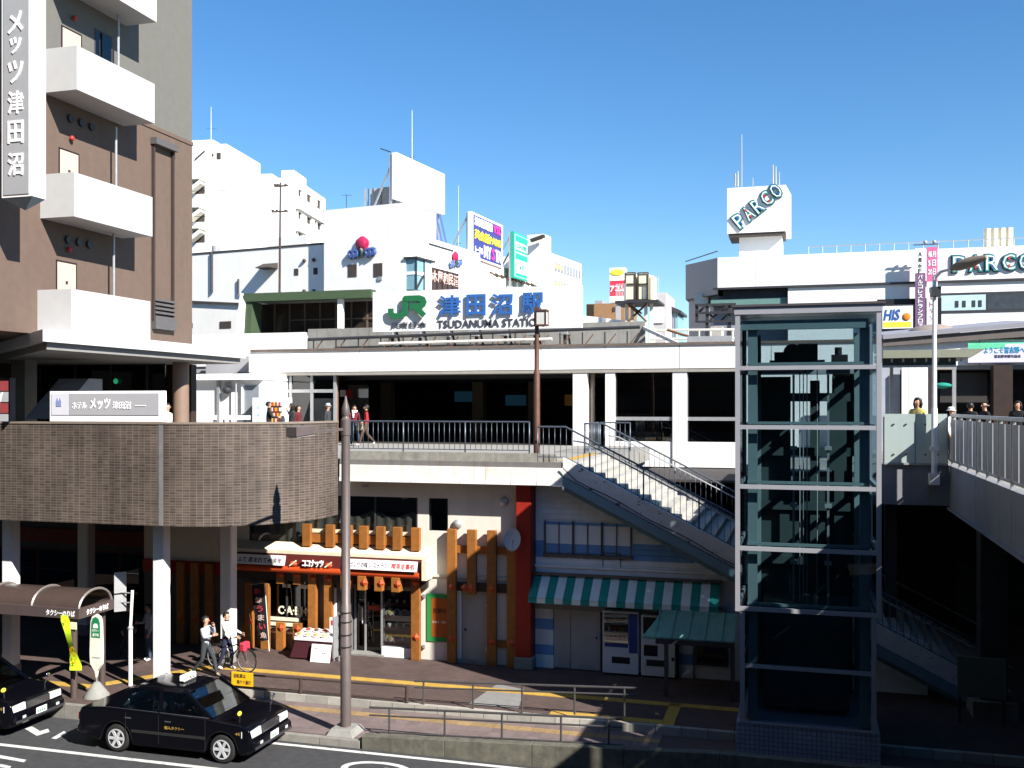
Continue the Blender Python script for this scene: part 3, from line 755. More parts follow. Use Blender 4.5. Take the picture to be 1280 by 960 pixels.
# shop sign and eave
ex0, ex1 = -17.0, V(527, 690, FV - 0.6).x
MB().prism([(FV - 0.42, 3.42), (FV, 3.62), (FV, 3.50), (FV - 0.42, 3.32)], 'x', ex0, ex1).build('eave', M('eave_cream', (0.72, 0.62, 0.46), 0.6), rest)
box('sign_recess', M('maroon', (0.11, 0.012, 0.01)), rest, ex0, ex1, FV - 0.47, FV - 0.02, 2.92, 3.30)
box('sign_end', 'eave_cream', rest, ex1 - 0.02, ex1 + 0.12, FV - 0.55, FV, 2.74, 3.32)
MB().cyl((ex0, FV - 0.42, 2.86), (ex1 - 0.12, FV - 0.42, 2.86), 0.105, n=14).build('fascia_roll', 'orange_red', rest, smooth=True)
box('fascia_beam', 'dark_brown', rest, ex0, ex1, FV - 0.20, FV - 0.02, 2.46, 2.74)
bx0, bx1 = V(431, 700, FV - 0.5).x, V(522, 700, FV - 0.5).x
sb = MB().hexa([(bx0, FV - 0.60, 2.99), (bx1, FV - 0.60, 2.99), (bx1, FV - 0.56, 2.99), (bx0, FV - 0.56, 2.99)], [(bx0, FV - 0.52, 3.27), (bx1, FV - 0.52, 3.27), (bx1, FV - 0.48, 3.27), (bx0, FV - 0.48, 3.27)]).build('sign_board', 'white_clean', rest)
upv = Vector((0, 0.08, 0.28)).normalized()
lettering('lettering', '手づくりの味 レストラン', M('letter_navy', (0.06, 0.03, 0.06)), sb, (bx0 + 0.06, FV - 0.588, 3.04), X, upv, (bx1 - bx0) * 0.58, 0.17, 0.006, 0.008)
lettering('lettering', '喫茶食事処', M('letter_red', (0.5, 0.02, 0.02)), sb, (bx0 + (bx1 - bx0) * 0.66, FV - 0.588, 3.04), X, upv, (bx1 - bx0) * 0.31, 0.17, 0.006, 0.008)
sx0_, sx1_ = V(291, 692, FV - 0.5).x, V(357, 692, FV - 0.5).x
sb2 = MB().hexa([(sx0_, FV - 0.60, 2.99), (sx1_, FV - 0.60, 2.99), (sx1_, FV - 0.56, 2.99), (sx0_, FV - 0.56, 2.99)], [(sx0_, FV - 0.52, 3.27), (sx1_, FV - 0.52, 3.27), (sx1_, FV - 0.48, 3.27), (sx0_, FV - 0.48, 3.27)]).build('sign_board', 'white_clean', rest)
lettering('lettering', 'にふて 産まれて40余年', 'letter_navy', sb2, (sx0_ + 0.06, FV - 0.588, 3.04), X, upv, (sx1_ - sx0_) - 0.15, 0.17, 0.006, 0.008)
lx0, lx1 = V(381, 697, FV - 0.40).x, V(407, 697, FV - 0.40).x
letters_v('lettering', 'ココナッツ', 'letter_white', rest, lx0, lx1, 2.98, 3.19, FV - 0.52, 0.06, 0.02)
for x in (V(368, 697, FV - 0.4).x, V(412, 697, FV - 0.4).x):
    MB().ball((x, FV - 0.48, 3.04), 0.13, 0.06, 0.08).build('fruit_emblem', 'orange_red', rest, smooth=True)
    MB().bar((x - 0.1, FV - 0.52, 2.98), (x + 0.12, FV - 0.52, 3.14), 0.04, 0.04).build('leaf_emblem', 'eave_cream', rest)
# timber posts
WT = 0.27
def timber(px, z0, z1, y=FV - 0.16, w=WT, th=0.14, nm='timber'):
    x = V(px, 700, y).x
    return box(nm, 'wood', rest, x - w / 2, x + w / 2, y - th / 2, y + th / 2, z0, z1, 0.008)
dm = MB(); s_ = 0.125
dm.add([(0, 0, -s_), (s_, 0, 0), (0, 0, s_), (-s_, 0, 0), (0, -0.06, 0)], [(0,1,4),(1,2,4),(2,3,4),(3,0,4),(0,3,2,1)])
dmesh = dm.mesh('diamond', 'orange_red')
def diamond(px, z, y=FV - 0.235):
    x = V(px, 700, y).x; piece('diamond', dmesh, rest, (x, y - 0.002, z))
for px in (312, 332): timber(px, GZ, 2.35); diamond(px, 1.15)
for px in (391, 411): timber(px, 0.95 if px == 391 else GZ, 2.80); diamond(px, 2.60)
for px in (351, 372): timber(px, GZ, 1.18); diamond(px, 1.03); timber(px, 2.36, 2.80, w=0.25); diamond(px, 2.66)
for px in (434, 455, 476, 497): timber(px, 2.36, 2.78, FV - 0.34, w=0.25, th=0.4); diamond(px, 2.60, FV - 0.545)
timber(520, GZ, 2.80); diamond(520, 2.62); diamond(520, 1.02)
for px in (208, 226, 244, 262, 288): timber(px, GZ, 2.86); diamond(px, 1.15)
box('rail', 'red_paint', rest, x0, V(300, 700, FV - 0.1).x, FV - 0.075, FV - 0.035, 2.5, 2.9)
# crenellated timbers over the eave
for px in (384, 413, 435, 455, 476, 497, 520): timber(px, 3.55, 4.22, FV - 0.20)
box('rail', 'wood', rest, V(384, 670, FV - 0.15).x, V(520, 670, FV - 0.15).x, FV - 0.13, FV - 0.09, 3.66, 3.92)
box('rail', 'eave_cream', rest, V(384, 660, FV - 0.1).x, V(520, 660, FV - 0.1).x, FV - 0.07, FV - 0.03, 3.95, 4.06)
for px in (565, 590, 615, 640): timber(px, GZ + 0.002 if px != 590 else 2.35, 4.22)
xt0, xt1 = V(565, 670, FV - 0.2).x, V(645, 670, FV - 0.2).x
box('rail', 'wood', rest, xt0, xt1, FV - 0.085, FV - 0.045, 3.52, 3.74); box('rail', 'dark_brown', rest, xt0, xt1, FV - 0.085, FV - 0.045, 2.42, 2.68)
box('rail', 'wood', rest, V(615, 800, FV).x, xt1, FV - 0.085, FV - 0.045, 0.85, 1.05)
for px, z in ((565, 2.55), (581, 2.55), (590, 2.55), (615, 2.55), (565, 1.05), (615, 1.03), (640, 1.03)): diamond(px, z)
# window with letters
wn_ = box('window', 'glass_smoke', rest, cxl, cxr, FV + 0.10, FV + 0.11, 0.95, 2.45)
for x in (cxl, (cxl + cxr) / 2 - 0.1, cxr - 0.05): box('window_frame', 'steel_dark', wn_, x, x + 0.05, FV + 0.06, FV + 0.14, 0.95, 2.45)
letters_v('lettering', 'C·A·B', M('letter_cream', (0.80, 0.74, 0.58), 0.5, var=0), rest, V(347, 760, FV + 0.05).x, V(374, 760, FV + 0.05).x, 1.37, 1.63, FV + 0.09, 0.02, 0.022)
letters_v('lettering', 'I·N', 'letter_cream', rest, V(376, 760, FV + 0.05).x, V(388, 760, FV + 0.05).x, 1.37, 1.63, FV + 0.09, 0.02, 0.022)
for z in (1.18, 1.02): box('sill', 'letter_cream', rest, cxl + 0.02, V(374, 780, FV).x, FV + 0.03, FV + 0.085, z, z + 0.10)
for a, b in ((0.22, 0.5), (0.8, 1.1)): box('blind', 'letter_cream', rest, cxl + a + 0.35, cxl + b + 0.35, FV + 0.06, FV + 0.08, 2.20, 2.31)
box('sill', 'white_clean', rest, cxl, V(390, 780, FV).x, FV - 0.02, FV + 0.02, 0.80, 0.86)
# entrance
dr = box('door', 'glass_smoke', rest, dxl, dxr, FV + 0.30, FV + 0.32, GZ + 0.02, 2.62)
box('door_frame', 'galv', dr, dxl, dxl + 0.06, FV + 0.26, FV + 0.36, GZ, 2.62); box('door_frame', 'galv', dr, (dxl + dxr) / 2 - 0.15, (dxl + dxr) / 2 - 0.1, FV + 0.26, FV + 0.36, GZ, 2.62)
box('door_handle', 'chrome', dr, dxl + 0.28, dxl + 0.31, FV + 0.22, FV + 0.25, 1.2, 1.7)
box('door_sign', 'red_paint', dr, dxl + 0.45, dxl + 0.85, FV + 0.27, FV + 0.28, 1.62, 1.76, 0.02)
box('jamb', 'white_clean', rest, V(417, 760, FV).x, V(421, 760, FV).x, FV - 0.08, FV, GZ + 0.3, 2.30); box('jamb', 'white_clean', rest, V(433, 790, FV).x, V(436.5, 790, FV).x, FV - 0.10, FV, GZ, 2.05)
box('door_step', 'concrete', rest, dxl - 0.2, sxl + 0.1, FV - 0.15, FV + 0.28, GZ, GZ + 0.05)
# display case of dishes
box('case_back', 'dark_brown', rest, sxl, sxr, FV + 0.42, FV + 0.45, 0.62, 2.62)
box('case_light', 'white_clean', rest, sxl + 0.1, sxr - 0.05, FV + 0.05, FV + 0.35, 2.30, 2.48)
dish = MB().lathe((0, 0, 0), [(0.05, 0), (0.10, 0.012), (0.13, 0.03), (0.125, 0.034), (0.09, 0.02), (0.02, 0.018)], 12).mesh('dish', M('plate', (0.78, 0.75, 0.68), 0.3, var=0), True)
cup = MB().lathe((0, 0, 0), [(0.03, 0), (0.045, 0.04), (0.05, 0.10), (0.04, 0.10), (0.035, 0.04)], 10).mesh('cup', 'plate', True)
food = [MB().ball((0, 0, 0), 0.085, 0.085, 0.05, 8, 5).mesh('food', M(nm2, c_, 0.6), True) for nm2, c_ in (('food_tan', (0.45, 0.25, 0.08)), ('food_red', (0.45, 0.05, 0.03)), ('food_yellow', (0.65, 0.50, 0.15)), ('food_brown', (0.12, 0.05, 0.03)))]
for k, z in enumerate((0.72, 1.12, 1.50, 1.86)):
    box('shelf', 'frame_maroon', rest, sxl + 0.02, sxr - 0.02, FV + 0.08, FV + 0.41, z, z + 0.03)
    for i in range(4):
        x = sxl + 0.14 + i * (sxr - sxl - 0.26) / 3
        if k == 3: piece('cup', cup, rest, (x, FV + 0.22, z + 0.032)); continue
        if k == 1: piece('cup', cup, rest, (x, FV + 0.20, z + 0.032), None, (1.1, 1.1, 1.3)); continue
        piece('dish', dish, rest, (x, FV + 0.22, z + 0.09), (R(58), 0, 0)); piece('food', food[(i + k) % 4], rest, (x, FV + 0.18, z + 0.11), (R(58), 0, 0), (0.9, 0.9, 0.6))
box('case_glass', 'glass_clear', rest, sxl, sxr, FV + 0.02, FV + 0.028, 0.62, 2.62)
# posters, door and small fittings
gx0, gx1 = V(534, 760, FV).x, V(561, 760, FV).x
ps = box('poster', M('poster_green', (0.02, 0.26, 0.06), 0.5, var=0.04), rest, gx0, gx1, FV - 0.03, FV - 0.005, 0.88, 2.28)
box('poster_panel', M('poster_orange', (0.40, 0.10, 0.015), 0.5, var=0.1), ps, gx0 + 0.14, gx1, FV - 0.036, FV - 0.031, 1.02, 2.16)
letters_v('lettering', '営業中', 'letter_black', ps, gx0 + 0.2, gx1 - 0.08, 1.72, 1.86, FV - 0.037, 0.004)
letters_v('lettering', 'お食事・喫茶', 'letter_cream', ps, gx0 + 0.18, gx1 - 0.06, 1.42, 1.50, FV - 0.037, 0.004)
gd = box('door', M('door_grey', (0.36, 0.34, 0.30), 0.6, var=0.06), rest, gdl, gdr, FV + 0.03, FV + 0.08, GZ + 0.02, 2.48)
box('door_frame', 'white_clean', gd, gdl - 0.05, gdl, FV - 0.02, FV + 0.1, GZ, 2.5); box('door_handle', 'steel_dark', gd, gdl + 0.08, gdl + 0.14, FV - 0.01, FV + 0.03, 1.25, 1.31)
box('door_sill', 'concrete', gd, gdl - 0.1, gdr + 0.1, FV - 0.12, FV + 0.02, GZ, GZ + 0.10)
for px, py in ((630, 627), (572, 655)):
    p = V(px, py, FV - 0.001); mb = MB().lathe((0, 0, 0), [(0.14, 0), (0.13, 0.06), (0.08, 0.1), (0.02, 0.12)], 14)
    mb.v = [(p.x + a, p.y - c, p.z + b) for a, b, c in mb.v]; mb.build('vent_hood', 'galv', rest, smooth=True)
p = V(457, 609, FV - 0.3); box('spot_lamp', 'galv', rest, p.x - 0.12, p.x + 0.05, p.y, p.y + 0.12, p.z, p.z + 0.08)
for px, py in ((530, 745), (530, 808), (608, 757), (608, 812)): p = V(px, py, FV - 0.05); box('meter_box', 'galv', rest, p.x - 0.035, p.x + 0.035, FV - 0.08, FV, p.z - 0.05, p.z + 0.05)

# satellite dish
sd = thing('satellite_dish', 'round white satellite dish beside the red pillar', 'dish', V(641, 675, FV - 0.45))
c_ = Vector(V(641, 675, FV - 0.45)); ax = Vector((0.10, -1, 0.30)).normalized(); q = ax.to_track_quat('Z', 'Y').to_matrix()
mb = MB(); prof = [(0.02, 0.0), (0.12, 0.012), (0.22, 0.04), (0.29, 0.075), (0.29, 0.085), (0.2, 0.045), (0.1, 0.02), (0.02, 0.012)]
mb.lathe((0, 0, 0), prof, 24); mb.v = [tuple(c_ + q @ Vector((v_[0] * 0.82, v_[1] * 1.12, v_[2]))) for v_ in mb.v]
mb.build('reflector', 'balcony_white', sd, smooth=True)
MB().tube([c_ + Vector((0.02, 0.0, -0.30)), c_ + ax * 0.20 + Vector((0, 0, -0.36)), c_ + ax * 0.36 + Vector((0.05, 0, -0.10))], 0.014, 6).build('feed_arm', 'galv', sd)
MB().ball(c_ + ax * 0.36 + Vector((0.05, 0, -0.08)), 0.04, 0.05, 0.04).build('feed_horn', 'galv', sd)
MB().tube([c_ + Vector((0, 0.03, 0)), c_ + Vector((0.05, 0.42, -0.05))], 0.022, 6).build('bracket', 'galv', sd)

# red pillar
rp = thing('red_pillar', 'dark red square pillar between the restaurant and the blue building', 'pillar', (x1 + 0.2, FV - 0.3, GZ))
box('shaft', 'red_paint', rp, x1 + 0.01, x1 + 0.46, FV - 0.32, FV + 0.25, GZ + 0.34, 5.55, 0.02)
box('base', 'concrete', rp, x1 - 0.04, x1 + 0.51, FV - 0.36, FV + 0.26, GZ, GZ + 0.34, 0.02)
# ================================================================== blue and white boarded shop under the stairs
BV = 27.7
M('board_white', (0.52, 0.55, 0.58), 0.7)
M('siding_white', (0.70, 0.75, 0.80), 0.75, var=0.1, scale=3, streak=0.25, rnd=0.05)
M('siding_blue', (0.14, 0.30, 0.58), 0.75, var=0.12, scale=3, streak=0.2, rnd=0.06)
blue = thing('boarded_shop', 'blue and white boarded shop squeezed under the sloping staircase', 'building', (-4.5, BV, GZ))
bxl = x1 + 0.48; bxr = 3.2
def soff(x): return DZ - 0.80 - (x - STX) * sl       # underside of the stairs
box('back_panel', 'siding_white', blue, bxl, bxr, BV + 0.05, BV + 0.12, GZ, 1.6)
MB().prism([(bxl, 1.6), (bxr, 1.6), (bxr, max(1.65, soff(bxr))), (STX + 0.02, soff(STX)), (bxl, soff(STX))], 'y', BV + 0.05, BV + 0.12).build('back_panel', 'siding_white', blue)
zz = 3.02; bh = 0.155
wL, wR, wB, wT = V(681, 653, BV).x, V(789, 653, BV).x, V(681, 692, BV).z, V(681, 652, BV).z
while zz < soff(STX) - 0.05:
    zc = zz + bh / 2
    bl = (3.52 < zc < 4.02) or (4.50 < zc < 4.62)
    xe = min(bxr, STX + (DZ - 0.80 - (zz + bh)) / sl)
    segs = [(bxl, xe)]
    if wB - 0.05 < zc < wT + 0.02: segs = [(bxl, wL - 0.04), (wR + 0.04, xe)]
    for a, b in segs:
        if b - a > 0.1:
            MB().hexa([(a, BV + 0.01, zz), (b, BV + 0.01, zz), (b, BV + 0.05, zz), (a, BV + 0.05, zz)],
                      [(a, BV + 0.028, zz + bh - 0.006), (b, BV + 0.028, zz + bh - 0.006), (b, BV + 0.05, zz + bh - 0.006), (a, BV + 0.05, zz + bh - 0.006)]).build('board', 'siding_blue' if bl else 'siding_white', blue)
    zz += bh
for i in range(3):
    a = wL + i * (wR - wL) / 3 + 0.03; b = wL + (i + 1) * (wR - wL) / 3 - 0.03
    w_ = box('window', M('blind_white', (0.74, 0.78, 0.83), 0.6, var=0.04), blue, a, b, BV + 0.02, BV + 0.048, wB + 0.30, wT - 0.08)
    box('pane', 'siding_blue', w_, a, b, BV + 0.015, BV + 0.048, wB + 0.04, wB + 0.295); box('pane', 'siding_blue', w_, a, b, BV + 0.015, BV + 0.048, wT - 0.075, wT)
    box('window_frame', 'rail_grey', w_, (a + b) / 2 - 0.015, (a + b) / 2 + 0.015, BV - 0.005, BV + 0.02, wB, wT)
    box('window_frame', 'rail_grey', w_, a - 0.045, a - 0.002, BV - 0.02, BV + 0.04, wB - 0.03, wT + 0.03); box('window_frame', 'rail_grey', w_, b + 0.002, b + 0.03, BV - 0.02, BV + 0.04, wB - 0.03, wT + 0.03)
box('window_sill', 'rail_grey', blue, wL - 0.05, wR + 0.05, BV - 0.05, BV + 0.04, wB - 0.06, wB + 0.01)
hx0, hx1 = V(753, 700, BV).x, V(775, 700, BV).x
for a, b, c1, c2 in ((hx0, hx1, 3.66, 3.675), (hx0, hx0 + 0.015, 3.28, 3.67), (hx1, hx1 + 0.015, 3.28, 3.67)): box('hatch_seam', 'steel_dark', blue, a, b, BV - 0.003, BV + 0.02, c1, c2)
box('trim', 'siding_white', blue, wL - 0.42, wL - 0.36, BV - 0.02, BV + 0.01, 3.2, 5.0)
box('trim', 'siding_white', blue, wL - 0.36, -2.6, BV - 0.02, BV + 0.01, 3.2, 3.26)
# lower front
aw_t = 2.98
box('lintel', M('lintel_grey', (0.24, 0.26, 0.28), 0.7), blue, bxl, -1.9, BV - 0.10, BV + 0.05, 2.02, 2.28)
letters_v('lettering', '自販機コーナー', 'letter_black', blue, V(762, 757, BV).x, V(803, 757, BV).x, 2.08, 2.22, BV - 0.102, 0.005)
for a, b, m_ in ((GZ, 0.70, 'siding_white'), (0.705, 0.98, 'siding_blue'), (0.985, 1.42, 'siding_white'), (1.425, 1.72, 'siding_blue'), (1.725, 2.02, 'siding_white')):
    box('board', m_, blue, bxl, V(692, 800, BV).x, BV - 0.03, BV + 0.05, a, b); box('board', m_, blue, V(849, 800, BV).x, V(866, 800, BV).x, BV - 0.03, BV + 0.05, a, b)
M('door_cream', (0.40, 0.39, 0.38), 0.6, var=0.05)
dA, dB, dC = V(693, 800, BV).x, V(714, 800, BV).x, V(750, 800, BV).x
box('door', 'door_cream', blue, dA, dB - 0.02, BV - 0.01, BV + 0.04, GZ + 0.03, 2.02); d_ = box('door', 'door_cream', blue, dB, dC, BV - 0.02, BV + 0.04, GZ + 0.03, 2.02)
box('door_panel', 'door_cream', d_, dB + 0.08, dC - 0.08, BV - 0.035, BV - 0.02, GZ + 0.12, 1.22); box('door_panel', 'door_cream', d_, dB + 0.08, dC - 0.08, BV - 0.035, BV - 0.02, 1.30, 1.92)
MB().ball((dC - 0.09, BV - 0.06, 1.28), 0.03, 0.03, 0.03).build('door_knob', 'steel_dark', d_)
box('recess', 'dark', blue, dC + 0.02, V(849, 800, BV).x - 0.02, BV + 0.02, BV + 0.045, GZ, 2.02)
kw = box('window', 'glass_dark', blue, V(871, 800, BV).x, V(908, 800, BV).x, BV, BV + 0.01, 0.78, 1.75)
box('window_frame', 'rail_grey', kw, V(869, 800, BV).x, V(910, 800, BV).x, BV + 0.011, BV + 0.045, 0.70, 1.80)
# striped awning: each stripe a strip of canvas
aw = thing('striped_awning', 'green and white striped canvas awning on the boarded shop', 'awning', (-5, BV, 2.6))
M('awn_green', (0.018, 0.26, 0.23), 0.8, var=0.12, rnd=0.06); M('awn_white', (0.72, 0.78, 0.78), 0.8, var=0.08, rnd=0.05)
xa0, xa1 = bxl - 0.05, -2.05; ns = 21; sw = (xa1 - xa0) / ns
for i in range(ns):
    a = xa0 + i * sw; b = a + sw - 0.004
    MB().hexa([(a, BV + 0.0, aw_t - 0.01), (b, BV + 0.0, aw_t - 0.01), (b, BV - 0.62, 2.42), (a, BV - 0.62, 2.42)], [(a, BV + 0.0, aw_t), (b, BV + 0.0, aw_t), (b, BV - 0.63, 2.43), (a, BV - 0.63, 2.43)]).build('stripe', 'awn_green' if i % 2 == 0 else 'awn_white', aw)
    MB().box(a, b, BV - 0.635, BV - 0.625, 2.28, 2.42).build('valance', 'awn_green' if i % 2 == 0 else 'awn_white', aw)
box('top_rail', 'rail_grey', aw, xa0 - 0.05, xa1 + 0.05, BV - 0.10, BV + 0.005, aw_t, aw_t + 0.07)
box('front_rail', 'rail_grey', aw, xa0, xa1, BV - 0.62, BV - 0.59, 2.40, 2.43)

# vending machines
def vending(name, label, x0, x1, y, z0, h, blue_side):
    t = thing(name, label, 'vending machine', ((x0 + x1) / 2, y, z0))
    d = 0.62
    bm_ = M('vend_white', (0.70, 0.72, 0.75), 0.35, var=0.03)
    box('cabinet', bm_, t, x0, x1, y, y + d, z0 + 0.05, z0 + h, 0.015)
    box('feet', 'black_rubber', t, x0 + 0.04, x1 - 0.04, y + 0.05, y + d - 0.05, z0, z0 + 0.05)
    w = x1 - x0
    box('display', 'dark', t, x0 + 0.05 * w, x0 + 0.72 * w, y - 0.006, y - 0.001, z0 + 0.52 * h, z0 + 0.96 * h)
    box('pick_up_flap', 'dark', t, x0 + 0.26 * w, x0 + 0.76 * w, y - 0.01, y - 0.001, z0 + 0.19 * h, z0 + 0.29 * h)
    box('coin_panel', M('vend_blue', (0.03, 0.06, 0.28), 0.4), t, x0 + 0.74 * w, x0 + 0.97 * w, y - 0.008, y - 0.001, z0 + 0.36 * h, z0 + 0.97 * h)
    can = MB().cyl((0, 0, 0), (0, 0, 0.12), 0.028, n=8)
    ms = [can.mesh('can', M('can_%d' % k, c_, 0.3)) for k, c_ in enumerate(((0.5, 0.04, 0.04), (0.55, 0.35, 0.04), (0.04, 0.12, 0.4), (0.5, 0.5, 0.5), (0.3, 0.12, 0.03)))]
    for r_ in range(3):
        box('shelf', bm_, t, x0 + 0.06 * w, x0 + 0.71 * w, y - 0.07, y - 0.007, z0 + (0.545 + r_ * 0.135) * h, z0 + (0.555 + r_ * 0.135) * h)
        for c_ in range(8): piece('can', random.choice(ms), t, (x0 + (0.10 + c_ * 0.082) * w, y - 0.04, z0 + (0.557 + r_ * 0.135) * h))
    box('glass', 'glass_clear', t, x0 + 0.05 * w, x0 + 0.72 * w, y - 0.082, y - 0.078, z0 + 0.52 * h, z0 + 0.96 * h)
    box('button_strip', 'vend_blue', t, x0 + 0.06 * w, x0 + 0.71 * w, y - 0.012, y - 0.001, z0 + 0.44 * h, z0 + 0.50 * h)
    return t
vending('vending_machine', 'white drinks vending machine beside the cream door of the boarded shop', V(753, 800, BV - 0.3).x, V(798, 800, BV - 0.3).x, BV - 0.28, GZ, 1.78, True)
t = thing('ticket_machine', 'white vending machine half hidden under the small green roof', 'vending machine', (-4.2, BV - 0.3, GZ))
a, b = V(801, 800, BV - 0.3).x, V(844, 800, BV - 0.3).x; y = BV - 0.28
box('cabinet', 'vend_white', t, a, b, y, y + 0.6, GZ + 0.05, GZ + 1.72, 0.015); box('feet', 'black_rubber', t, a + 0.05, b - 0.05, y + 0.05, y + 0.55, GZ, GZ + 0.05)
box('screen', 'dark', t, a + 0.08, a + 0.46, y - 0.006, y - 0.001, GZ + 0.60, GZ + 0.90); box('tray', 'steel_dark', t, a + 0.15, b - 0.18, y - 0.012, y - 0.001, GZ + 0.33, GZ + 0.50)
for k in range(2): box('slot', 'steel_dark', t, a + 0.40 + k * 0.17, a + 0.50 + k * 0.17, y - 0.008, y - 0.001, GZ + 0.95, GZ + 1.05)
box('slot', 'steel_dark', t, b - 0.10, b - 0.03, y - 0.008, y - 0.001, GZ + 0.5, GZ + 0.6); box('display', 'dark', t, a + 0.06, b - 0.06, y - 0.006, y - 0.001, GZ + 1.2, GZ + 1.66)

# little green metal roof
gr = thing('small_green_roof', 'small green sheet metal roof on posts in front of the vending machine', 'roof', (-3.2, 26, 2))
M('roof_green', (0.16, 0.33, 0.27), 0.6, var=0.15, streak=0.25)
r0, r1, r2, r3 = V(803, 797, 25.7), V(918, 801, 25.7), V(918, 766, 26.9), V(830, 763, 26.9)
za, zb_ = (r0.z + r1.z) / 2, (r2.z + r3.z) / 2
MB().hexa([(r0.x, 25.7, za - 0.06), (r1.x, 25.7, za - 0.06), (r1.x, 26.9, zb_ - 0.06), (r3.x, 26.9, zb_ - 0.06)], [(r0.x, 25.7, za), (r1.x, 25.7, za), (r1.x, 26.9, zb_), (r3.x, 26.9, zb_)]).build('roof_sheet', 'roof_green', gr)
box('gutter', 'steel_dark', gr, r0.x + 0.35, r1.x, 25.62, 25.70, za - 0.14, za - 0.02)
for x in (r0.x + 0.55, r1.x - 0.1): box('post', 'rail_grey', gr, x, x + 0.10, 25.75, 25.85, GZ, za - 0.06)
for i in range(5):
    x = r0.x + 0.3 + i * 0.42; MB().hexa([(x, 25.71, za), (x + 0.03, 25.71, za), (x + 0.03, 26.88, zb_), (x, 26.88, zb_)], [(x, 25.71, za + 0.03), (x + 0.03, 25.71, za + 0.03), (x + 0.03, 26.88, zb_ + 0.03), (x, 26.88, zb_ + 0.03)]).build('seam', 'roof_green', gr)
# ================================================================== station building
SV = 39.0
stn = thing('station_building', 'white station building with dark concourse opening and large windows', 'building', (-10, SV, DZ))
FZ0, FZ1 = 9.24, 10.14
sxl_ = V(313, 450, SV).x; edges = [sxl_ + 0.25] + [V(x, 450, SV).x for x in (451, 524, 600, 677, 757, 850)] + [-1.0, 2.6, 6.2, 9.8, 13.4, 17]
for a, b in zip(edges, edges[1:]): box('fascia_panel', 'white', stn, a + 0.012, b - 0.012, SV - 0.12, SV + 0.1, FZ0, FZ1)
MB().prism([(sxl_, FZ0 + 0.02), (sxl_ + 0.25, FZ0), (sxl_ + 0.25, FZ1), (sxl_ + 0.08, FZ1), (sxl_, FZ1 - 0.12)], 'y', SV - 0.115, SV + 1.5).build('fascia_panel', 'white', stn)
box('fascia_back', 'steel_dark', stn, sxl_ + 0.25, 17, SV - 0.02, SV + 0.25, FZ0 + 0.01, FZ1 - 0.01)
box('coping', M('coping_rust', (0.13, 0.10, 0.085), 0.8, var=0.3), stn, sxl_ + 0.1, 17, SV - 0.18, SV + 0.4, FZ1, FZ1 + 0.10)
box('roof', 'concrete', stn, sxl_, 17, SV + 0.4, 58, FZ1 - 0.3, FZ1 + 0.02)
box('soffit', M('soffit_warm', (0.30, 0.28, 0.25), 0.8), stn, sxl_, 17, SV - 0.1, SV + 1.2, FZ0 - 0.14, FZ0 - 0.003)
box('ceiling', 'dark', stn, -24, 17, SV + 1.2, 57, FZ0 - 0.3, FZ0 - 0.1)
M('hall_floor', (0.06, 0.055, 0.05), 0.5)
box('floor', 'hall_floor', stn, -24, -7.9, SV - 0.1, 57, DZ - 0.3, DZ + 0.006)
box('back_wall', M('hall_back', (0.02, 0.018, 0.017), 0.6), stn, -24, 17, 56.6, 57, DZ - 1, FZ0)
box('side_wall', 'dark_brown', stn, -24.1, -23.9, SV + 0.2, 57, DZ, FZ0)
for x in (-20.0, -15.2, -12.4): box('column', M('hall_col', (0.10, 0.075, 0.05), 0.6), stn, x, x + 0.55, 46.0, 46.55, DZ, FZ0)
for x, y, z, c_ in ((-17.5, 50, 8.0, 'screen_blue'), (-14.7, 50, 7.8, 'screen_blue'), (-11.3, 49, 7.8, 'screen_orange')):
    M('screen_blue', (0.03, 0.12, 0.20), emit=0.05); M('screen_orange', (0.25, 0.11, 0.03), emit=0.05)
    box('display_screen', c_, stn, x, x + 1.1, y, y + 0.1, z, z + 0.55)
box('notice_board', 'white_worn', stn, V(425, 490, SV + 2).x, V(438, 490, SV + 2).x, SV + 2, SV + 2.05, 8.2, 8.5)
box('notice_board', 'red_paint', stn, V(434, 490, SV + 2.1).x, V(442, 490, SV + 2.1).x, SV + 1.96, SV + 2.0, 8.15, 8.5)
box('notice_board', 'white_clean', stn, V(449, 490, SV + 2.1).x, V(461, 490, SV + 2.1).x, SV + 2.02, SV + 2.06, 8.15, 8.55)
# brown panelled bay left of the opening
bxa, bxb = V(341, 500, SV).x, V(418, 500, SV).x
M('panel_brown', (0.20, 0.075, 0.028), 0.6, var=0.15)
bay = box('window_bay', 'panel_brown', stn, bxa, bxb, SV + 0.30, SV + 0.4, DZ, FZ0 - 0.1)
for x in (341, 361.5, 388, 417): p = V(x, 480, SV); box('mullion', 'galv', bay, p.x - 0.06, p.x + 0.06, SV + 0.10, SV + 0.24, DZ, FZ0 - 0.14)
box('transom', 'galv', bay, bxa, bxb, SV + 0.12, SV + 0.22, 8.36, 8.50)
box('pane', 'glass_dark', bay, bxa, bxb, SV + 0.16, SV + 0.17, DZ, FZ0 - 0.14)
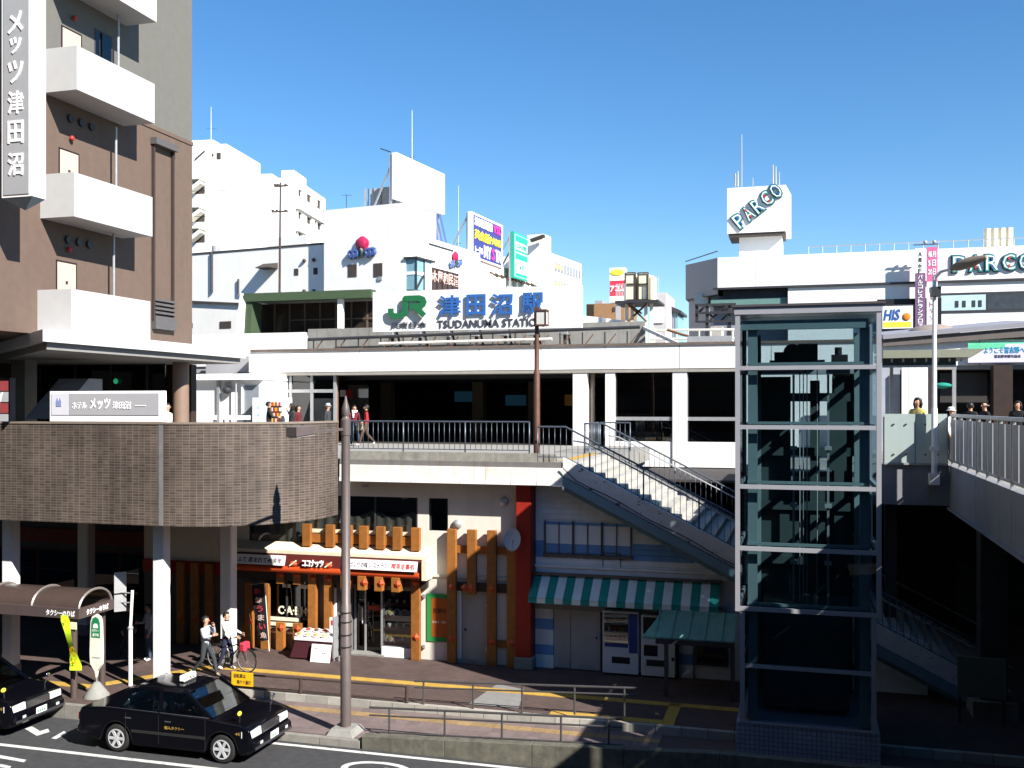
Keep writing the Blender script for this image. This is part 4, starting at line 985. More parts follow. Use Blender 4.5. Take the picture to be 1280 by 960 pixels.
# white walls, columns and windows to the right
cz0 = 5.42
for a, b in ((716.5, 734), (757, 769), (841, 859)):
    box('column', 'white', stn, V(a, 500, SV).x, V(b, 500, SV).x, SV - 0.06, SV + 0.35, DZ if a < 720 else DZ - 0.7, FZ0 - 0.002)
cx_ = V(740, 500, SV + 0.4); MB().cyl((cx_.x, SV + 0.5, DZ), (cx_.x, SV + 0.5, FZ0), 0.10, n=12).build('column', M('steel_tan', (0.30, 0.24, 0.2), 0.4), stn, smooth=True)
xr = [V(769, 500, SV).x, V(841, 500, SV).x, V(859, 500, SV).x, -3.0 + 0.35, -2.3, 0.6, 1.2, 1.6]
def stnwin(a, b):
    g_ = box('window', 'glass_dark', stn, a, b, SV + 0.10, SV + 0.12, 6.40, FZ0 - 0.145)
    box('window_sill', 'galv', g_, a, b, SV + 0.02, SV + 0.22, 7.22, 7.36)
    box('window_frame', 'steel_dark', g_, a, a + 0.05, SV + 0.05, SV + 0.16, 6.4, FZ0 - 0.145); box('window_frame', 'steel_dark', g_, b - 0.05, b, SV + 0.05, SV + 0.16, 6.4, FZ0 - 0.145)
    box('blind', M('blind_brown', (0.07, 0.05, 0.045), 0.7), g_, a, a + (b - a) * 0.55, SV + 0.3, SV + 0.32, 6.4, 7.22)
    box('wall', 'white', stn, a - 0.001, b + 0.001, SV, SV + 0.3, cz0, 6.398)
    box('lintel', 'soffit_warm', stn, a, b, SV + 0.06, SV + 0.3, FZ0 - 0.142, FZ0 - 0.004)
stnwin(xr[0], xr[1]); stnwin(xr[2], V(925, 500, SV).x)
for a, b in ((757, 769), (841, 859)): box('wall', 'white', stn, V(a, 500, SV).x, V(b, 500, SV).x, SV - 0.055, SV + 0.3, cz0, DZ - 0.70)
box('wall', 'white', stn, V(925, 500, SV).x + 0.001, 1.2, SV, SV + 0.3, cz0, FZ0 - 0.004)
box('inner_panel', M('panel_tan', (0.22, 0.17, 0.11)), stn, V(770, 500, SV + 1).x, V(791, 500, SV + 1).x, SV + 1.0, SV + 1.05, 6.6, 8.2)
box('wall', 'dark', stn, -7.9, 17, SV + 0.9, SV + 1.1, 0.3, 5.3); box('floor', 'hall_floor', stn, -7.9, 17, SV + 0.31, 57, 5.35, 5.42)
# under-stair recess below the deck
box('soffit', 'soffit_dark', stn, -5.5, 12, 33.0, SV + 0.9, 5.30, 5.38)
# roof plant: parapet, pipe gantry, ladder
pz = 11.15
pp = box('roof_parapet', 'concrete', stn, V(385, 420, 43).x, V(806, 420, 43).x, 43.0, 43.2, FZ1, V(700, 404, 43).z)
g_ = thing('pipe_rack', 'brown pipe rack running along the flat station roof', 'pipes', (-14, 40.5, FZ1))
MB().tube([(V(384, 427, 40.6).x, 40.6, FZ1 + 0.05), (V(384, 420, 40.6).x, 40.6, FZ1 + 0.62), (V(800, 420, 40.6).x, 40.6, FZ1 + 0.86)], 0.07, 8).build('pipe', 'steel_dark', g_, smooth=True)
MB().tube([(V(474, 427, 40.3).x, 40.3, FZ1 + 0.36), (V(690, 427, 40.3).x, 40.3, FZ1 + 0.42)], 0.06, 8).build('pipe', 'white_worn', g_, smooth=True)
for x in range(392, 790, 28):
    p = V(x, 420, 40.6); MB().bar((p.x, 40.6, FZ1 + 0.05), (p.x, 40.6, FZ1 + 0.7), 0.05, 0.05).build('strut', 'steel_dark', g_)
    MB().bar((p.x, 40.65, FZ1 + 0.06), (p.x + 0.45, 40.65, FZ1 + 0.62), 0.04, 0.04).build('brace', 'rust', g_)
la = thing('roof_ladder', 'sloping white ladder tray on the station roof', 'ladder', (-6, 42, FZ1))
p0, p1 = V(800, 408, 43.3), V(850, 431, 40.2)
for dy in (0, 0.55): MB().bar(p0 + Vector((0, dy, 0)), p1 + Vector((0, dy, 0)), 0.06, 0.14).build('side_rail', 'white', la)
for i in range(9): q = p0.lerp(p1, (i + 0.5) / 9); MB().bar(q + Vector((0, 0.03, 0)), q + Vector((0, 0.52, 0)), 0.18, 0.04).build('rung', 'galv' if i % 2 else 'steel_dark', la)

# white annex on the left of the station
an = thing('station_annex', 'low white cabin with hooded entrance left of the station', 'building', (-26, 37, DZ))
aL, aR = V(232, 500, 37).x, V(328, 500, 37).x
aM = V(274, 500, 37).x
ztop = V(280, 475, 37).z
box('wall', 'white', an, aL, aM - 0.02, 37, 39.5, DZ, ztop); box('wall', 'white', an, aM + 0.02, aR, 37.05, 39.5, DZ, ztop)
MB().prism([(36.7, ztop), (37.6, ztop + 0.28), (39.4, ztop + 0.28), (39.4, ztop)], 'x', aL - 0.1, aR + 0.05).build('roof', 'white', an)
box('post', 'galv', an, aM - 0.06, aM + 0.06, 36.9, 37, DZ, ztop)
d0, d1 = V(303, 500, 37).x, V(325, 500, 37).x
dd = box('door', M('door_glass', (0.22, 0.24, 0.27), 0.2), an, d0 + 0.08, d1 - 0.06, 37.0, 37.03, DZ, V(310, 482, 37).z); box('door_frame', 'white_clean', dd, d0, d0 + 0.07, 36.9, 37.045, DZ, V(310, 480, 37).z)
p = V(284, 488, 36.9); MB().ball((p.x, 36.9, p.z), 0.22, 0.18, 0.15).build('hood_lamp', 'steel_dark', an); box('vent', 'galv', an, p.x - 0.12, p.x + 0.12, 36.9, 37.05, p.z + 0.2, p.z + 0.32)
MB().tube([(V(295, 527, 36.8).x, 36.8, DZ), (V(295, 480, 36.8).x, 36.8, V(295, 480, 36.8).z), (V(301, 474, 36.8).x, 36.8, V(301, 474, 36.8).z)], 0.03, 6).build('conduit', 'galv', an)
bn = thing('bench_rail', 'white bench rail in front of the station cabin', 'railing', (aL, 36.3, DZ))
for a, b in ((238, 270), (276, 312)): box('rail', 'white', bn, V(a, 520, 36.3).x, V(b, 520, 36.3).x, 36.3, 36.36, 7.22, 7.40)
for a in (240, 267, 279, 309): box('post', 'galv', bn, V(a, 520, 36.4).x, V(a, 520, 36.4).x + 0.06, 36.37, 36.42, DZ, 7.3)
# overhead link roof between hotel and station
lr = thing('link_roof', 'white flat link roof between the hotel canopy and the station', 'roof', (-27, 40, 9))
a, b = V(236, 445, 40).x, V(380, 445, 40).x
box('fascia', 'white', lr, a - 3, b, 40.0, 40.3, V(300, 440, 40).z - 0.30, V(300, 417, 40).z)
box('roof', 'grey_far', lr, a - 3, b, 40.3, 48, 9.3, 9.6)
box('shade_panel', 'grey_far', lr, V(262, 455, 39.9).x, sxl_ - 0.02, 39.6, 39.9, V(290, 470, 39.9).z, V(290, 446, 39.9).z)

# ------------------------------------------------------------------ station name sign on the roof
SG = 41.2
sgn = thing('station_name_sign', 'large white rooftop station name sign with blue letters and green emblem', 'sign', (-15, SG, FZ1))
s0, s1 = V(466, 390, SG).x, V(727, 390, SG).x
sz0, sz1 = V(560, 413, SG).z, V(560, 362, SG).z
box('board', 'white_clean', sgn, s0, s1, SG, SG + 0.25, sz0, sz1)
for i in range(7):
    x = s0 + 0.8 + i * (s1 - s0 - 1.6) / 6
    box('leg', 'steel_dark', sgn, x - 0.06, x + 0.06, SG + 0.3, SG + 0.42, FZ1, sz0 + 0.6); MB().bar((x, SG + 0.4, sz0 + 0.6), (x, SG + 1.6, FZ1), 0.08, 0.08).build('brace', 'steel_dark', sgn)
    box('foot_plate', 'galv', sgn, x - 0.2, x + 0.2, SG - 0.15, SG + 0.3, sz0 - 0.28, sz0 - 0.02)
M('jr_green', (0.018, 0.13, 0.055), 0.4, var=0); M('sign_blue', (0.03, 0.115, 0.36), 0.4, var=0)
def SX(x): return V(x, 390, SG - 0.2).x
def SZ(y, x=580): return V(x, y, SG - 0.2).z
# emblem J R drawn as bent bars
_ek = [0]
def emblem(pts, name):
    w_ = 0.25; mb = MB(); _ek[0] += 0.012; ey = _ek[0]
    L = [Vector((SX(x), 0, SZ(y, 508))) for x, y in pts]; n = len(L); vs = []
    for i, p in enumerate(L):
        d0 = (L[i] - L[i-1]).normalized() if i else (L[1] - L[0]).normalized()
        d1 = (L[i+1] - L[i]).normalized() if i < n - 1 else d0
        t = (d0 + d1).normalized(); nn = Vector((-t.z, 0, t.x)); k = min(1.6, 1 / max(0.35, nn.dot(Vector((-d0.z, 0, d0.x)))))
        for s_, y in ((1, SG - 0.18 - ey), (1, SG - 0.10 - ey), (-1, SG - 0.10 - ey), (-1, SG - 0.18 - ey)): vs.append((p.x + nn.x * s_ * w_ / 2 * k, y, p.z + nn.z * s_ * w_ / 2 * k))
    fs = [(4*i+k, 4*i+(k+1) % 4, 4*i+4+(k+1) % 4, 4*i+4+k) for i in range(n - 1) for k in range(4)] + [(0, 1, 2, 3), (4*n-1, 4*n-2, 4*n-3, 4*n-4)]
    mb.add(vs, fs); mb.build(name, 'jr_green', sgn)
arc = [(508.0, 386)] + [(504.0 + 4.0 * math.cos(t) - 1, 387.5 + 5.5 * math.sin(t)) for t in (0.2, 0.8, 1.3)]
emblem([(488, 385), (488, 390), (489.5, 393), (493, 394.6), (498, 394.6), (503, 393), (505.5, 390), (506, 386), (506, 374), (507, 373)] , 'emblem')
emblem([(504.6, 373), (524, 373), (528, 374.6), (529.4, 378), (528, 381.4), (524, 383), (512, 383)], 'emblem')
emblem([(518, 383), (530, 395)], 'emblem')
letters_v('lettering', 'JR東日本', M('letter_grey', (0.06, 0.06, 0.08), 0.5, var=0), sgn, SX(487), SX(532), SZ(410, 508), SZ(402, 508), SG - 0.03, 0.03, 0.012)
for ch, a, b in (('津', 547, 575), ('田', 582, 606), ('沼', 613, 640), ('駅', 651, 679)):
    letters_v('letter', ch, 'sign_blue', sgn, SX(a), SX(b), SZ(394, 610), SZ(367, 610), SG - 0.06, 0.06, 0.018)
letters_v('lettering', 'TSUDANUMA STATION', 'letter_grey', sgn, SX(545), SX(680), SZ(408.5, 610), SZ(398.5, 610), SG - 0.02, 0.02, 0.014)

# ================================================================== brown lamp posts
def lathe_post(c, zs, m, parent, name):
    MB().lathe(c, zs, 12).build(name, m, parent, smooth=True)
lp = thing('lamp_post', 'brown steel lamp post with side arm at the road edge', 'lamp post', (-10.17, 21.38, LZ))
c_ = Vector((-10.17, 21.38, LZ))
MB().hexa([c_ + Vector(q) for q in ((-.36, -.36, 0), (.36, -.36, 0), (.36, .36, 0), (-.36, .36, 0))], [c_ + Vector(q) for q in ((-.26, -.26, .17), (.26, -.26, .17), (.26, .26, .17), (-.26, .26, .17))]).build('footing', 'concrete', lp, 0.02)
M('post_brown', (0.118, 0.096, 0.092), 0.45, 0.2, var=0.12, scale=6, streak=0.2)
lathe_post(c_, [(0.125, 0.1), (0.125, 3.0), (0.108, 3.02), (0.10, 6.95), (0.115, 6.96), (0.115, 7.32), (0.09, 7.34), (0.075, 7.4)], 'post_brown', lp, 'shaft')
lathe_post(c_, [(0.075, 7.39), (0.10, 7.46), (0.085, 7.60), (0.04, 7.76), (0.015, 7.88)], 'post_brown', lp, 'finial')
ap = Vector((-10.52, 20.35, 7.23))
MB().bar(c_ + Vector((0, 0, 7.1)), ap, 0.06, 0.06).build('arm', 'post_brown', lp)
_d = Vector((-0.30, -0.95, 0)).normalized(); _n = Vector((-_d.y, _d.x, 0))
def hq(a, b, z): return ap + _d * a + _n * b + Vector((0, 0, z))
hd = MB().hexa([hq(-.02, -.17, -.06), hq(.62, -.17, -.12), hq(.62, .17, -.12), hq(-.02, .17, -.06)], [hq(-.02, -.17, .12), hq(.62, -.17, .10), hq(.62, .17, .10), hq(-.02, .17, .12)]).build('lamp_head', 'post_brown', lp, 0.01)
MB().hexa([hq(.03, -.14, -.085), hq(.58, -.14, -.135), hq(.58, .14, -.135), hq(.03, .14, -.085)], [hq(.03, -.14, -.06), hq(.58, -.14, -.118), hq(.58, .14, -.118), hq(.03, .14, -.06)]).build('diffuser', M('diffuser', (0.6, 0.6, 0.58), 0.3), hd)
pl = thing('strapped_board', 'thin grey board strapped to the brown lamp post', 'sign', c_ + Vector((-0.2, 0, 2.0)))
box('board', 'galv', pl, c_.x - 0.19, c_.x - 0.16, c_.y - 0.30, c_.y + 0.26, 1.95, 2.9)
for z in (2.02, 2.3, 2.6, 2.82):
    MB().lathe(c_ + Vector((0, 0, z)), [(0.145, 0), (0.145, 0.02)], 12).build('strap', 'black_rubber', pl)
lp2 = thing('lamp_post', 'brown lamp post with a square lantern on the station forecourt', 'lamp post', V(671, 567, DV + 0.45))
c_ = Vector(V(671, 567, DV + 0.45)); c_.z = DZ
M('post_rust', (0.10, 0.045, 0.030), 0.6, 0.1, var=0.25, scale=6)
box('base', wk, lp2, c_.x - 0.55, c_.x + 0.55, DV + 0.28, DV + 0.62, DZ + 0.014, DZ + 0.22)
lathe_post(c_, [(0.095, 0.15), (0.09, 2.55), (0.07, 2.58), (0.065, 3.55), (0.055, 4.15)], 'post_rust', lp2, 'shaft')
hz = V(676, 397, DV + 0.4).z
lc = c_ + Vector((0.17, -0.05, 0)); lc.z = hz
box('lantern_body', M('lantern_glass', (0.55, 0.56, 0.54), 0.25), lp2, lc.x - 0.13, lc.x + 0.13, lc.y - 0.13, lc.y + 0.13, hz - 0.2, hz + 0.18)
box('lantern_cap', 'post_rust', lp2, lc.x - 0.16, lc.x + 0.16, lc.y - 0.16, lc.y + 0.16, hz + 0.18, hz + 0.22); box('lantern_cap', 'post_rust', lp2, lc.x - 0.16, lc.x + 0.16, lc.y - 0.16, lc.y + 0.16, hz - 0.24, hz - 0.2)
for sx in (-1, 1):
    for sy in (-1, 1): box('lantern_bar', 'post_rust', lp2, lc.x + sx * 0.14 - 0.012, lc.x + sx * 0.14 + 0.012, lc.y + sy * 0.14 - 0.012, lc.y + sy * 0.14 + 0.012, hz - 0.2, hz + 0.18)
box('lantern_arm', 'post_rust', lp2, c_.x - 0.07, lc.x - 0.1, c_.y - 0.05, c_.y + 0.05, hz - 0.24, hz + 0.3)

# ================================================================== lift tower
EV, EB = 22.4, 25.3
E0, E1 = V(919, 500, EV).x, V(1102, 500, EV).x
lift = thing('lift_tower', 'tall glass lift tower with pale steel frame in the right foreground', 'lift', ((E0 + E1) / 2, 24, LZ))
M('lift_steel', (0.36, 0.365, 0.40), 0.4, 0.3, var=0.05); M('lift_teal', (0.20, 0.265, 0.265), 0.5, 0.1, var=0.06); M('lift_teal_dark', (0.042, 0.060, 0.061), 0.5, var=0.1)
brick_mat('lift_tile', (0.30, 0.31, 0.36), (0.26, 0.27, 0.32), (0.12, 0.12, 0.15), 0.10, 0.10, 0.008, 0.0, 0.5, bump=0.2)
mb = MB(); mb.box(E0 + 0.02, E1 - 0.02, EV + 0.03, EB - 0.03, -0.25, 0.86); mb.uv = [(p[0] + p[1], p[2]) for p in mb.v]; mb.build('plinth', 'lift_tile', lift)
for x in (E0, E1 - 0.10):
    for y in (EV, EB - 0.10): box('post', 'lift_steel', lift, x, x + 0.10, y, y + 0.10, 3.30, 9.78)
for x in (E0 + 0.10, E1 - 0.20):
    for y in (EV + 0.02, EB - 0.12): box('post', 'lift_steel', lift, x, x + 0.10, y, y + 0.10, 0.86, 3.30)
levels = [3.36, 4.68, 6.03, 7.33, 8.62]
for z in levels:
    box('beam', 'lift_steel', lift, E0 + 0.101, E1 - 0.101, EV + 0.004, EV + 0.09, z - 0.045, z + 0.045); box('beam', 'lift_steel', lift, E0 + 0.101, E1 - 0.101, EB - 0.09, EB - 0.004, z - 0.055, z + 0.055)
    for x in (E0 + 0.004, E1 - 0.09): box('beam', 'lift_steel', lift, x, x + 0.085, EV + 0.101, EB - 0.101, z - 0.055, z + 0.055)
    box('ledge', 'lift_teal', lift, E0 + 0.25, E1 - 0.25, EV + 0.14, EV + 0.24, z + 0.06, z + 0.12)
box('beam', 'lift_steel', lift, E0 + 0.2, E1 - 0.2, EV + 0.04, EV + 0.12, 2.07, 2.15); box('beam', 'lift_steel', lift, E0 + 0.05, E1 - 0.05, EV + 0.01, EV + 0.10, 0.86, 0.90)
box('roof', 'lift_steel', lift, E0 - 0.02, E1 + 0.02, EV - 0.02, EB + 0.1, 9.79, 9.95); box('roof_sheet', M('roof_dark', (0.06, 0.05, 0.055)), lift, E0 - 0.06, E1 + 0.08, EV - 0.06, EB + 0.14, 9.951, 10.0)
zl = [0.9] + [2.11] + levels + [9.79]
for a, b in zip(zl, zl[1:]):
    ins = 0.2 if b < 3.4 else 0.10
    box('pane', 'glass_teal', lift, E0 + ins + 0.001, E1 - ins - 0.001, EV + 0.05, EV + 0.06, a + 0.056, b - 0.056); box('pane', 'glass_clear', lift, E0 + ins, E1 - ins, EB - 0.06, EB - 0.05, a + 0.056, b - 0.056)
    for x, gm in ((E0 + 0.04 + ins - 0.1, 'glass_shadow'), (E1 - 0.05 - ins + 0.1, 'glass_teal')): box('pane', gm, lift, x, x + 0.01, EV + 0.11, EB - 0.11, a + 0.056, b - 0.056)
# shaft frame inside
for x in (E0 + 0.26, E1 - 0.42):
    for y in (EV + 0.22, EB - 0.45):
        box('shaft_column', 'lift_teal', lift, x, x + 0.20, y, y + 0.2, 0.9, 9.5)
for x in (E0 + 0.9, E0 + 1.60, E0 + 2.15): box('shaft_column', 'lift_teal_dark', lift, x, x + 0.22, EB - 0.32, EB - 0.12, 0.9, 8.4)
for x in (E0 + 1.2, E0 + 1.95): box('guide_rail', M('guide', (0.35, 0.35, 0.36), 0.4, 0.5), lift, x, x + 0.05, EV + 1.2, EV + 1.28, 0.9, 8.5)
for z in (1.5, 4.0, 5.3, 6.6, 7.9): box('shaft_beam', 'lift_teal_dark', lift, E0 + 0.3, E1 - 0.3, EB - 0.40, EB - 0.30, z, z + 0.2)
box('header_beam', 'lift_teal', lift, E0 + 0.12, E1 - 0.25, EV + 0.12, EV + 0.30, 9.46, 9.66)
box('machine_floor', 'lift_teal_dark', lift, E0 + 0.4, E1 - 0.3, EV + 0.4, EB - 0.4, 8.66, 8.74)
box('back_panel', 'lift_teal_dark', lift, E0 + 0.45, E1 - 0.45, EB - 0.20, EB - 0.16, 0.9, 5.9)
box('back_panel', 'lift_teal_dark', lift, E0 + 0.45, E0 + 1.15, EB - 0.20, EB - 0.16, 5.9, 8.5); box('back_panel', 'lift_teal_dark', lift, E0 + 2.1, E1 - 0.45, EB - 0.20, EB - 0.16, 5.9, 8.5)
box('lift_car', 'lift_teal_dark', lift, E0 + 0.55, E1 - 0.6, EV + 1.0, EV + 2.5, 1.0, 3.3)
for k, (xx, yy) in enumerate(((1.36, 1.5), (1.44, 1.5), (1.52, 1.5), (1.75, 1.9))): MB().cyl((E0 + xx, EV + yy, 3.3), (E0 + xx, EV + yy, 8.66), 0.012, n=5).build('cable', M('cable_pale', (0.45, 0.45, 0.44), 0.4, 0.4), lift)
box('counterweight', 'lift_teal_dark', lift, E0 + 2.02, E0 + 2.4, EV + 1.9, EV + 2.1, 6.3, 8.0)
for z in (4.2, 5.5, 6.8): box('rail_bracket', 'galv', lift, E0 + 1.15, E0 + 1.30, EV + 1.15, EV + 1.35, z, z + 0.08); box('rail_bracket', 'galv', lift, E0 + 1.90, E0 + 2.05, EV + 1.15, EV + 1.35, z, z + 0.08)
# hoist machine
hm = thing('hoist_machine', 'black hoist motor on the top floor inside the glass tower', 'machine', (E0 + 1.4, 24, 8.75))
box('control_box', 'dark', hm, E0 + 0.8, E0 + 1.1, 23.6, 23.9, 8.75, 9.02); box('bed', 'dark', hm, E0 + 0.7, E0 + 1.9, 23.5, 24.3, 8.745, 8.83)
MB().cyl((E0 + 1.2, 23.5, 9.0), (E0 + 1.2, 23.62, 9.0), 0.20, n=18).build('sheave', 'dark', hm); box('motor', 'dark', hm, E0 + 1.32, E0 + 1.75, 23.6, 23.9, 8.84, 9.2)
box('motor', 'dark', hm, E0 + 2.05, E0 + 2.4, 23.7, 24.0, 8.745, 8.95); MB().cyl((E0 + 2.2, 23.85, 8.95), (E0 + 2.2, 23.85, 9.12), 0.08, n=10).build('governor', 'dark', hm)

# ================================================================== right-hand walkway and bridge towards the viewer
BU = 3.82
M('fascia_cool', (0.22, 0.225, 0.25), 0.6, var=0.08, streak=0.3)
rd = thing('side_walkway', 'pale walkway slab linking the lift tower to the footbridge', 'walkway', (2, 30, 5.2))
RV = 28.55
box('fascia', 'fascia_cool', rd, E1 - 1.4, BU, RV, RV + 0.15, 5.15, 6.22)
box('slab', 'concrete', rd, E0 + 0.2, 30, RV + 0.16, 38.9, 5.5, 6.2)
box('slab', 'concrete', rd, E0 + 0.3, E1 - 0.1, EB + 0.02, RV - 0.01, 5.9, 6.2)
bal = thing('glass_balustrade', 'frosted glass balustrade between the lift tower and the footbridge', 'railing', (2, RV, 6.2))
m_ = bpy.data.materials.new('frosted'); m_.use_nodes = True; MATS['frosted'] = m_
b = m_.node_tree.nodes['Principled BSDF']; b.inputs['Base Color'].default_value = (0.50, 0.60, 0.58, 1); b.inputs['Transmission Weight'].default_value = 0.35; b.inputs['Roughness'].default_value = 0.45
g0, g1 = V(1105, 540, RV - 0.05).x, BU - 0.05
for i in range(2):
    a = g0 + i * (g1 - g0) / 2 + 0.01; b_ = g0 + (i + 1) * (g1 - g0) / 2 - 0.01
    pn = box('panel', 'frosted', bal, a, b_, RV - 0.06, RV - 0.045, 6.28, 7.58)
    for fx in (0.3, 0.7):
        for z in (6.5, 7.3): MB().cyl((a + (b_ - a) * fx, RV - 0.09, z), (a + (b_ - a) * fx, RV - 0.062, z), 0.025, n=8).build('bolt', 'steel_dark', pn)
box('bottom_rail', 'galv', bal, g0, g1, RV - 0.09, RV - 0.02, 6.225, 6.28)
for i in range(5): box('post', 'galv', bal, g0 + i * (g1 - g0) / 4 - 0.02, g0 + i * (g1 - g0) / 4 + 0.02, RV - 0.02, RV + 0.02, 6.22, 7.5)
br_ = thing('footbridge', 'white steel footbridge running forward along the right edge', 'bridge', (8, 14, 5.2))
box('deck_slab', 'concrete', br_, BU + 0.2, BU + 5.0, -14, RV + 0.1, 5.95, 6.2)
for i in range(11):
    y = RV - 0.02 - i * 4.0; box('side_girder', 'fascia_cool', br_, BU, BU + 0.19, y - 3.985, y, 5.12, 6.22)
box('girder', 'soffit_dark', br_, BU + 0.4, BU + 4.6, -14, RV - 0.4, 5.2, 5.94); box('flange', 'fascia_cool', br_, BU - 0.06, BU + 0.35, -14, RV, 5.06, 5.118)
brl = thing('bridge_railing', 'white panelled railing along the footbridge', 'railing', (BU, 14, 6.2))
box('top_rail', 'galv', brl, BU + 0.02, BU + 0.14, -14, RV - 0.02, 7.50, 7.58, 0.01); box('mid_rail', 'galv', brl, BU + 0.05, BU + 0.11, -14, RV - 0.02, 6.32, 6.38)
pm_ = MB().box(BU + 0.05, BU + 0.065, 0, 0.56, 6.385, 7.44).mesh('panel', M('bridge_panel', (0.36, 0.36, 0.38), 0.5, var=0.08, rnd=0.08))
po_ = MB().box(BU + 0.03, BU + 0.12, 0, 0.06, 6.2, 7.5).mesh('post', 'galv')
for i in range(55):
    y = RV - 0.7 - i * 0.64
    piece('panel', pm_, brl, (0, y, 0))
    if i % 2 == 0: piece('post', po_, brl, (0, y + 0.57, 0))
# columns and flights below
cl = thing('bridge_pier', 'dark steel pier under the footbridge', 'pier', (4.6, 26, GZ)); box('shaft', 'steel_dark', cl, 4.2, 4.8, 26.2, 26.8, GZ, 5.2); box('base', 'concrete', cl, 4.0, 5.0, 26.0, 27.0, GZ, GZ + 0.4)
cl = thing('bridge_pier', 'slim pier beneath the side walkway behind the lift tower', 'pier', (2.4, 29, GZ)); box('shaft', 'steel_dark', cl, 2.3, 2.6, 29.5, 29.8, GZ, 5.5); box('base', 'concrete', cl, 2.1, 2.8, 29.3, 30.0, GZ, GZ + 0.3)
bp_ = thing('notice_sign', 'dull beige panel standing in the shade under the footbridge', 'sign', (5, 26.5, GZ))
box('panel', M('panel_beige', (0.20, 0.18, 0.12)), bp_, V(1197, 840, 25.5).x, V(1258, 840, 25.5).x, 25.5, 25.56, V(1220, 872, 25.5).z, V(1220, 822, 25.5).z)
for x in (1200, 1255): box('leg', 'steel_dark', bp_, V(x, 840, 25.5).x - 0.03, V(x, 840, 25.5).x + 0.03, 25.52, 25.58, GZ, V(1220, 872, 25.5).z)
# blind slab closing the view under the walkways
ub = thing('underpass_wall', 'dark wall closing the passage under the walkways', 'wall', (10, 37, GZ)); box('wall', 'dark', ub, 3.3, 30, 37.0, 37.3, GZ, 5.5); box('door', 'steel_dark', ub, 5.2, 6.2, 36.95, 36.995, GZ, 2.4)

# tall white street lamp on the walkway edge
wlp = thing('street_lamp', 'tall white street lamp with tilted head fixed to the walkway edge', 'street lamp', V(1168, 600, RV - 0.25))
c_ = Vector(V(1168, 606, RV - 0.25)); ztop = V(1168, 345, RV - 0.25).z
lathe_post(c_, [(0.075, 0.0), (0.075, 2.0), (0.06, 2.03), (0.05, ztop - c_.z)], 'white_clean', wlp, 'shaft')
box('bracket', 'white_clean', wlp, c_.x - 0.12, c_.x + 0.12, c_.y - 0.1, RV, c_.z, c_.z + 0.30); box('bracket', 'white_clean', wlp, c_.x - 0.10, c_.x + 0.10, c_.y - 0.1, RV, c_.z + 0.9, c_.z + 1.0)
t_ = Vector((c_.x, c_.y, ztop)); h0 = t_ + Vector((0.42, -0.25, 0.16)); h1 = h0 + Vector((0.72, -0.4, 0.20))
MB().tube([t_ - Vector((0, 0, .05)), t_ + Vector((0.15, -0.08, 0.10)), h0], [0.05, 0.045, 0.04], 8).build('arm', 'white_clean', wlp, smooth=True)
MB().tube([h0 - Vector((.05, -.03, .01)), h0 + Vector((.12, -.07, .035)), h0.lerp(h1, .55), h1], [0.06, 0.13, 0.15, 0.06], 10).build('lamp_head', M('lamp_tan', (0.22, 0.18, 0.14), 0.4), wlp, smooth=True)
box('camera_box', 'steel_dark', wlp, c_.x - 0.1, c_.x + 0.14, c_.y - 0.2, c_.y + 0.1, ztop - 0.55, ztop - 0.3)
# shelter roof next to the lift
sh = thing('shelter_roof', 'olive edged shelter roof beside the lift tower', 'roof', (2.5, 31, 8.6))
xs0, xs1 = V(1104, 440, 30).x, V(1232, 440, 30).x; z0_, z1_ = V(1160, 447, 30).z, V(1160, 437, 30).z
M('olive', (0.22, 0.23, 0.17), 0.6)
MB().hexa([(xs0, 30, z0_), (xs1 - 0.35, 30, z0_), (xs1 - 0.35, 33.5, z0_), (xs0, 33.5, z0_)], [(xs0, 30, z1_), (xs1, 30, z1_), (xs1, 33.5, z1_), (xs0, 33.5, z1_)]).build('roof_sheet', 'olive', sh)
box('beam', 'lift_teal_dark', sh, xs0, V(1197, 450, 30).x, 30.3, 30.5, z0_ - 0.22, z0_ - 0.005); box('beam', 'galv', sh, xs0, V(1197, 450, 30).x, 30.25, 30.29, z0_ - 0.26, z0_ - 0.20)
for x in (V(1116, 440, 32).x, V(1197, 440, 32).x): box('post', 'galv', sh, x, x + 0.1, 33.0, 33.1, 6.2, z0_)
for i in range(7): box('bolt', 'steel_dark', sh, xs0 + 0.2 + i * 0.3, xs0 + 0.25 + i * 0.3, 29.96, 30.0, z0_ - 0.12, z0_ - 0.02)
# white panelled room and dark opening behind
wr = thing('lift_lobby', 'white corrugated lobby wall behind the glass balustrade', 'building', (3, 37.5, 6.2))
w0, w1_ = V(1127, 480, 37.4).x, V(1161, 480, 37.4).x
for i in range(4): box('panel', 'white', wr, w0 + i * (w1_ - w0) / 4 + 0.006, w0 + (i + 1) * (w1_ - w0) / 4 - 0.006, 37.4, 37.5, 6.2, 9.2)
box('end_post', 'steel_brown', wr, w1_, w1_ + 0.22, 37.38, 37.6, 6.2, 9.2); box('side_panel', M('grey_mid', (0.33, 0.35, 0.40)), wr, w0 - 1.2, w0 - 0.02, 37.7, 37.8, 6.2, 9.2)
box('dark_room', 'hall_back', wr, w1_ + 0.25, 14, 41.0, 41.2, 6.2, 9.2)
nbd = box('notice_board', M('board_dark', (0.05, 0.045, 0.042), 0.4), wr, V(1175, 480, 39.5).x, V(1234, 480, 39.5).x, 39.5, 39.6, V(1200, 503, 39.5).z, V(1200, 466, 39.5).z); box('board_frame', 'dark', nbd, V(1173, 480, 39.5).x, V(1236, 480, 39.5).x, 39.601, 39.65, V(1200, 505, 39.5).z, V(1200, 464, 39.5).z)
MB().ball(V(1178, 482, 36), 0.30, 0.2, 0.10).build('ceiling_sign', M('teal_sign', (0.01, 0.24, 0.17)), wr, smooth=True)
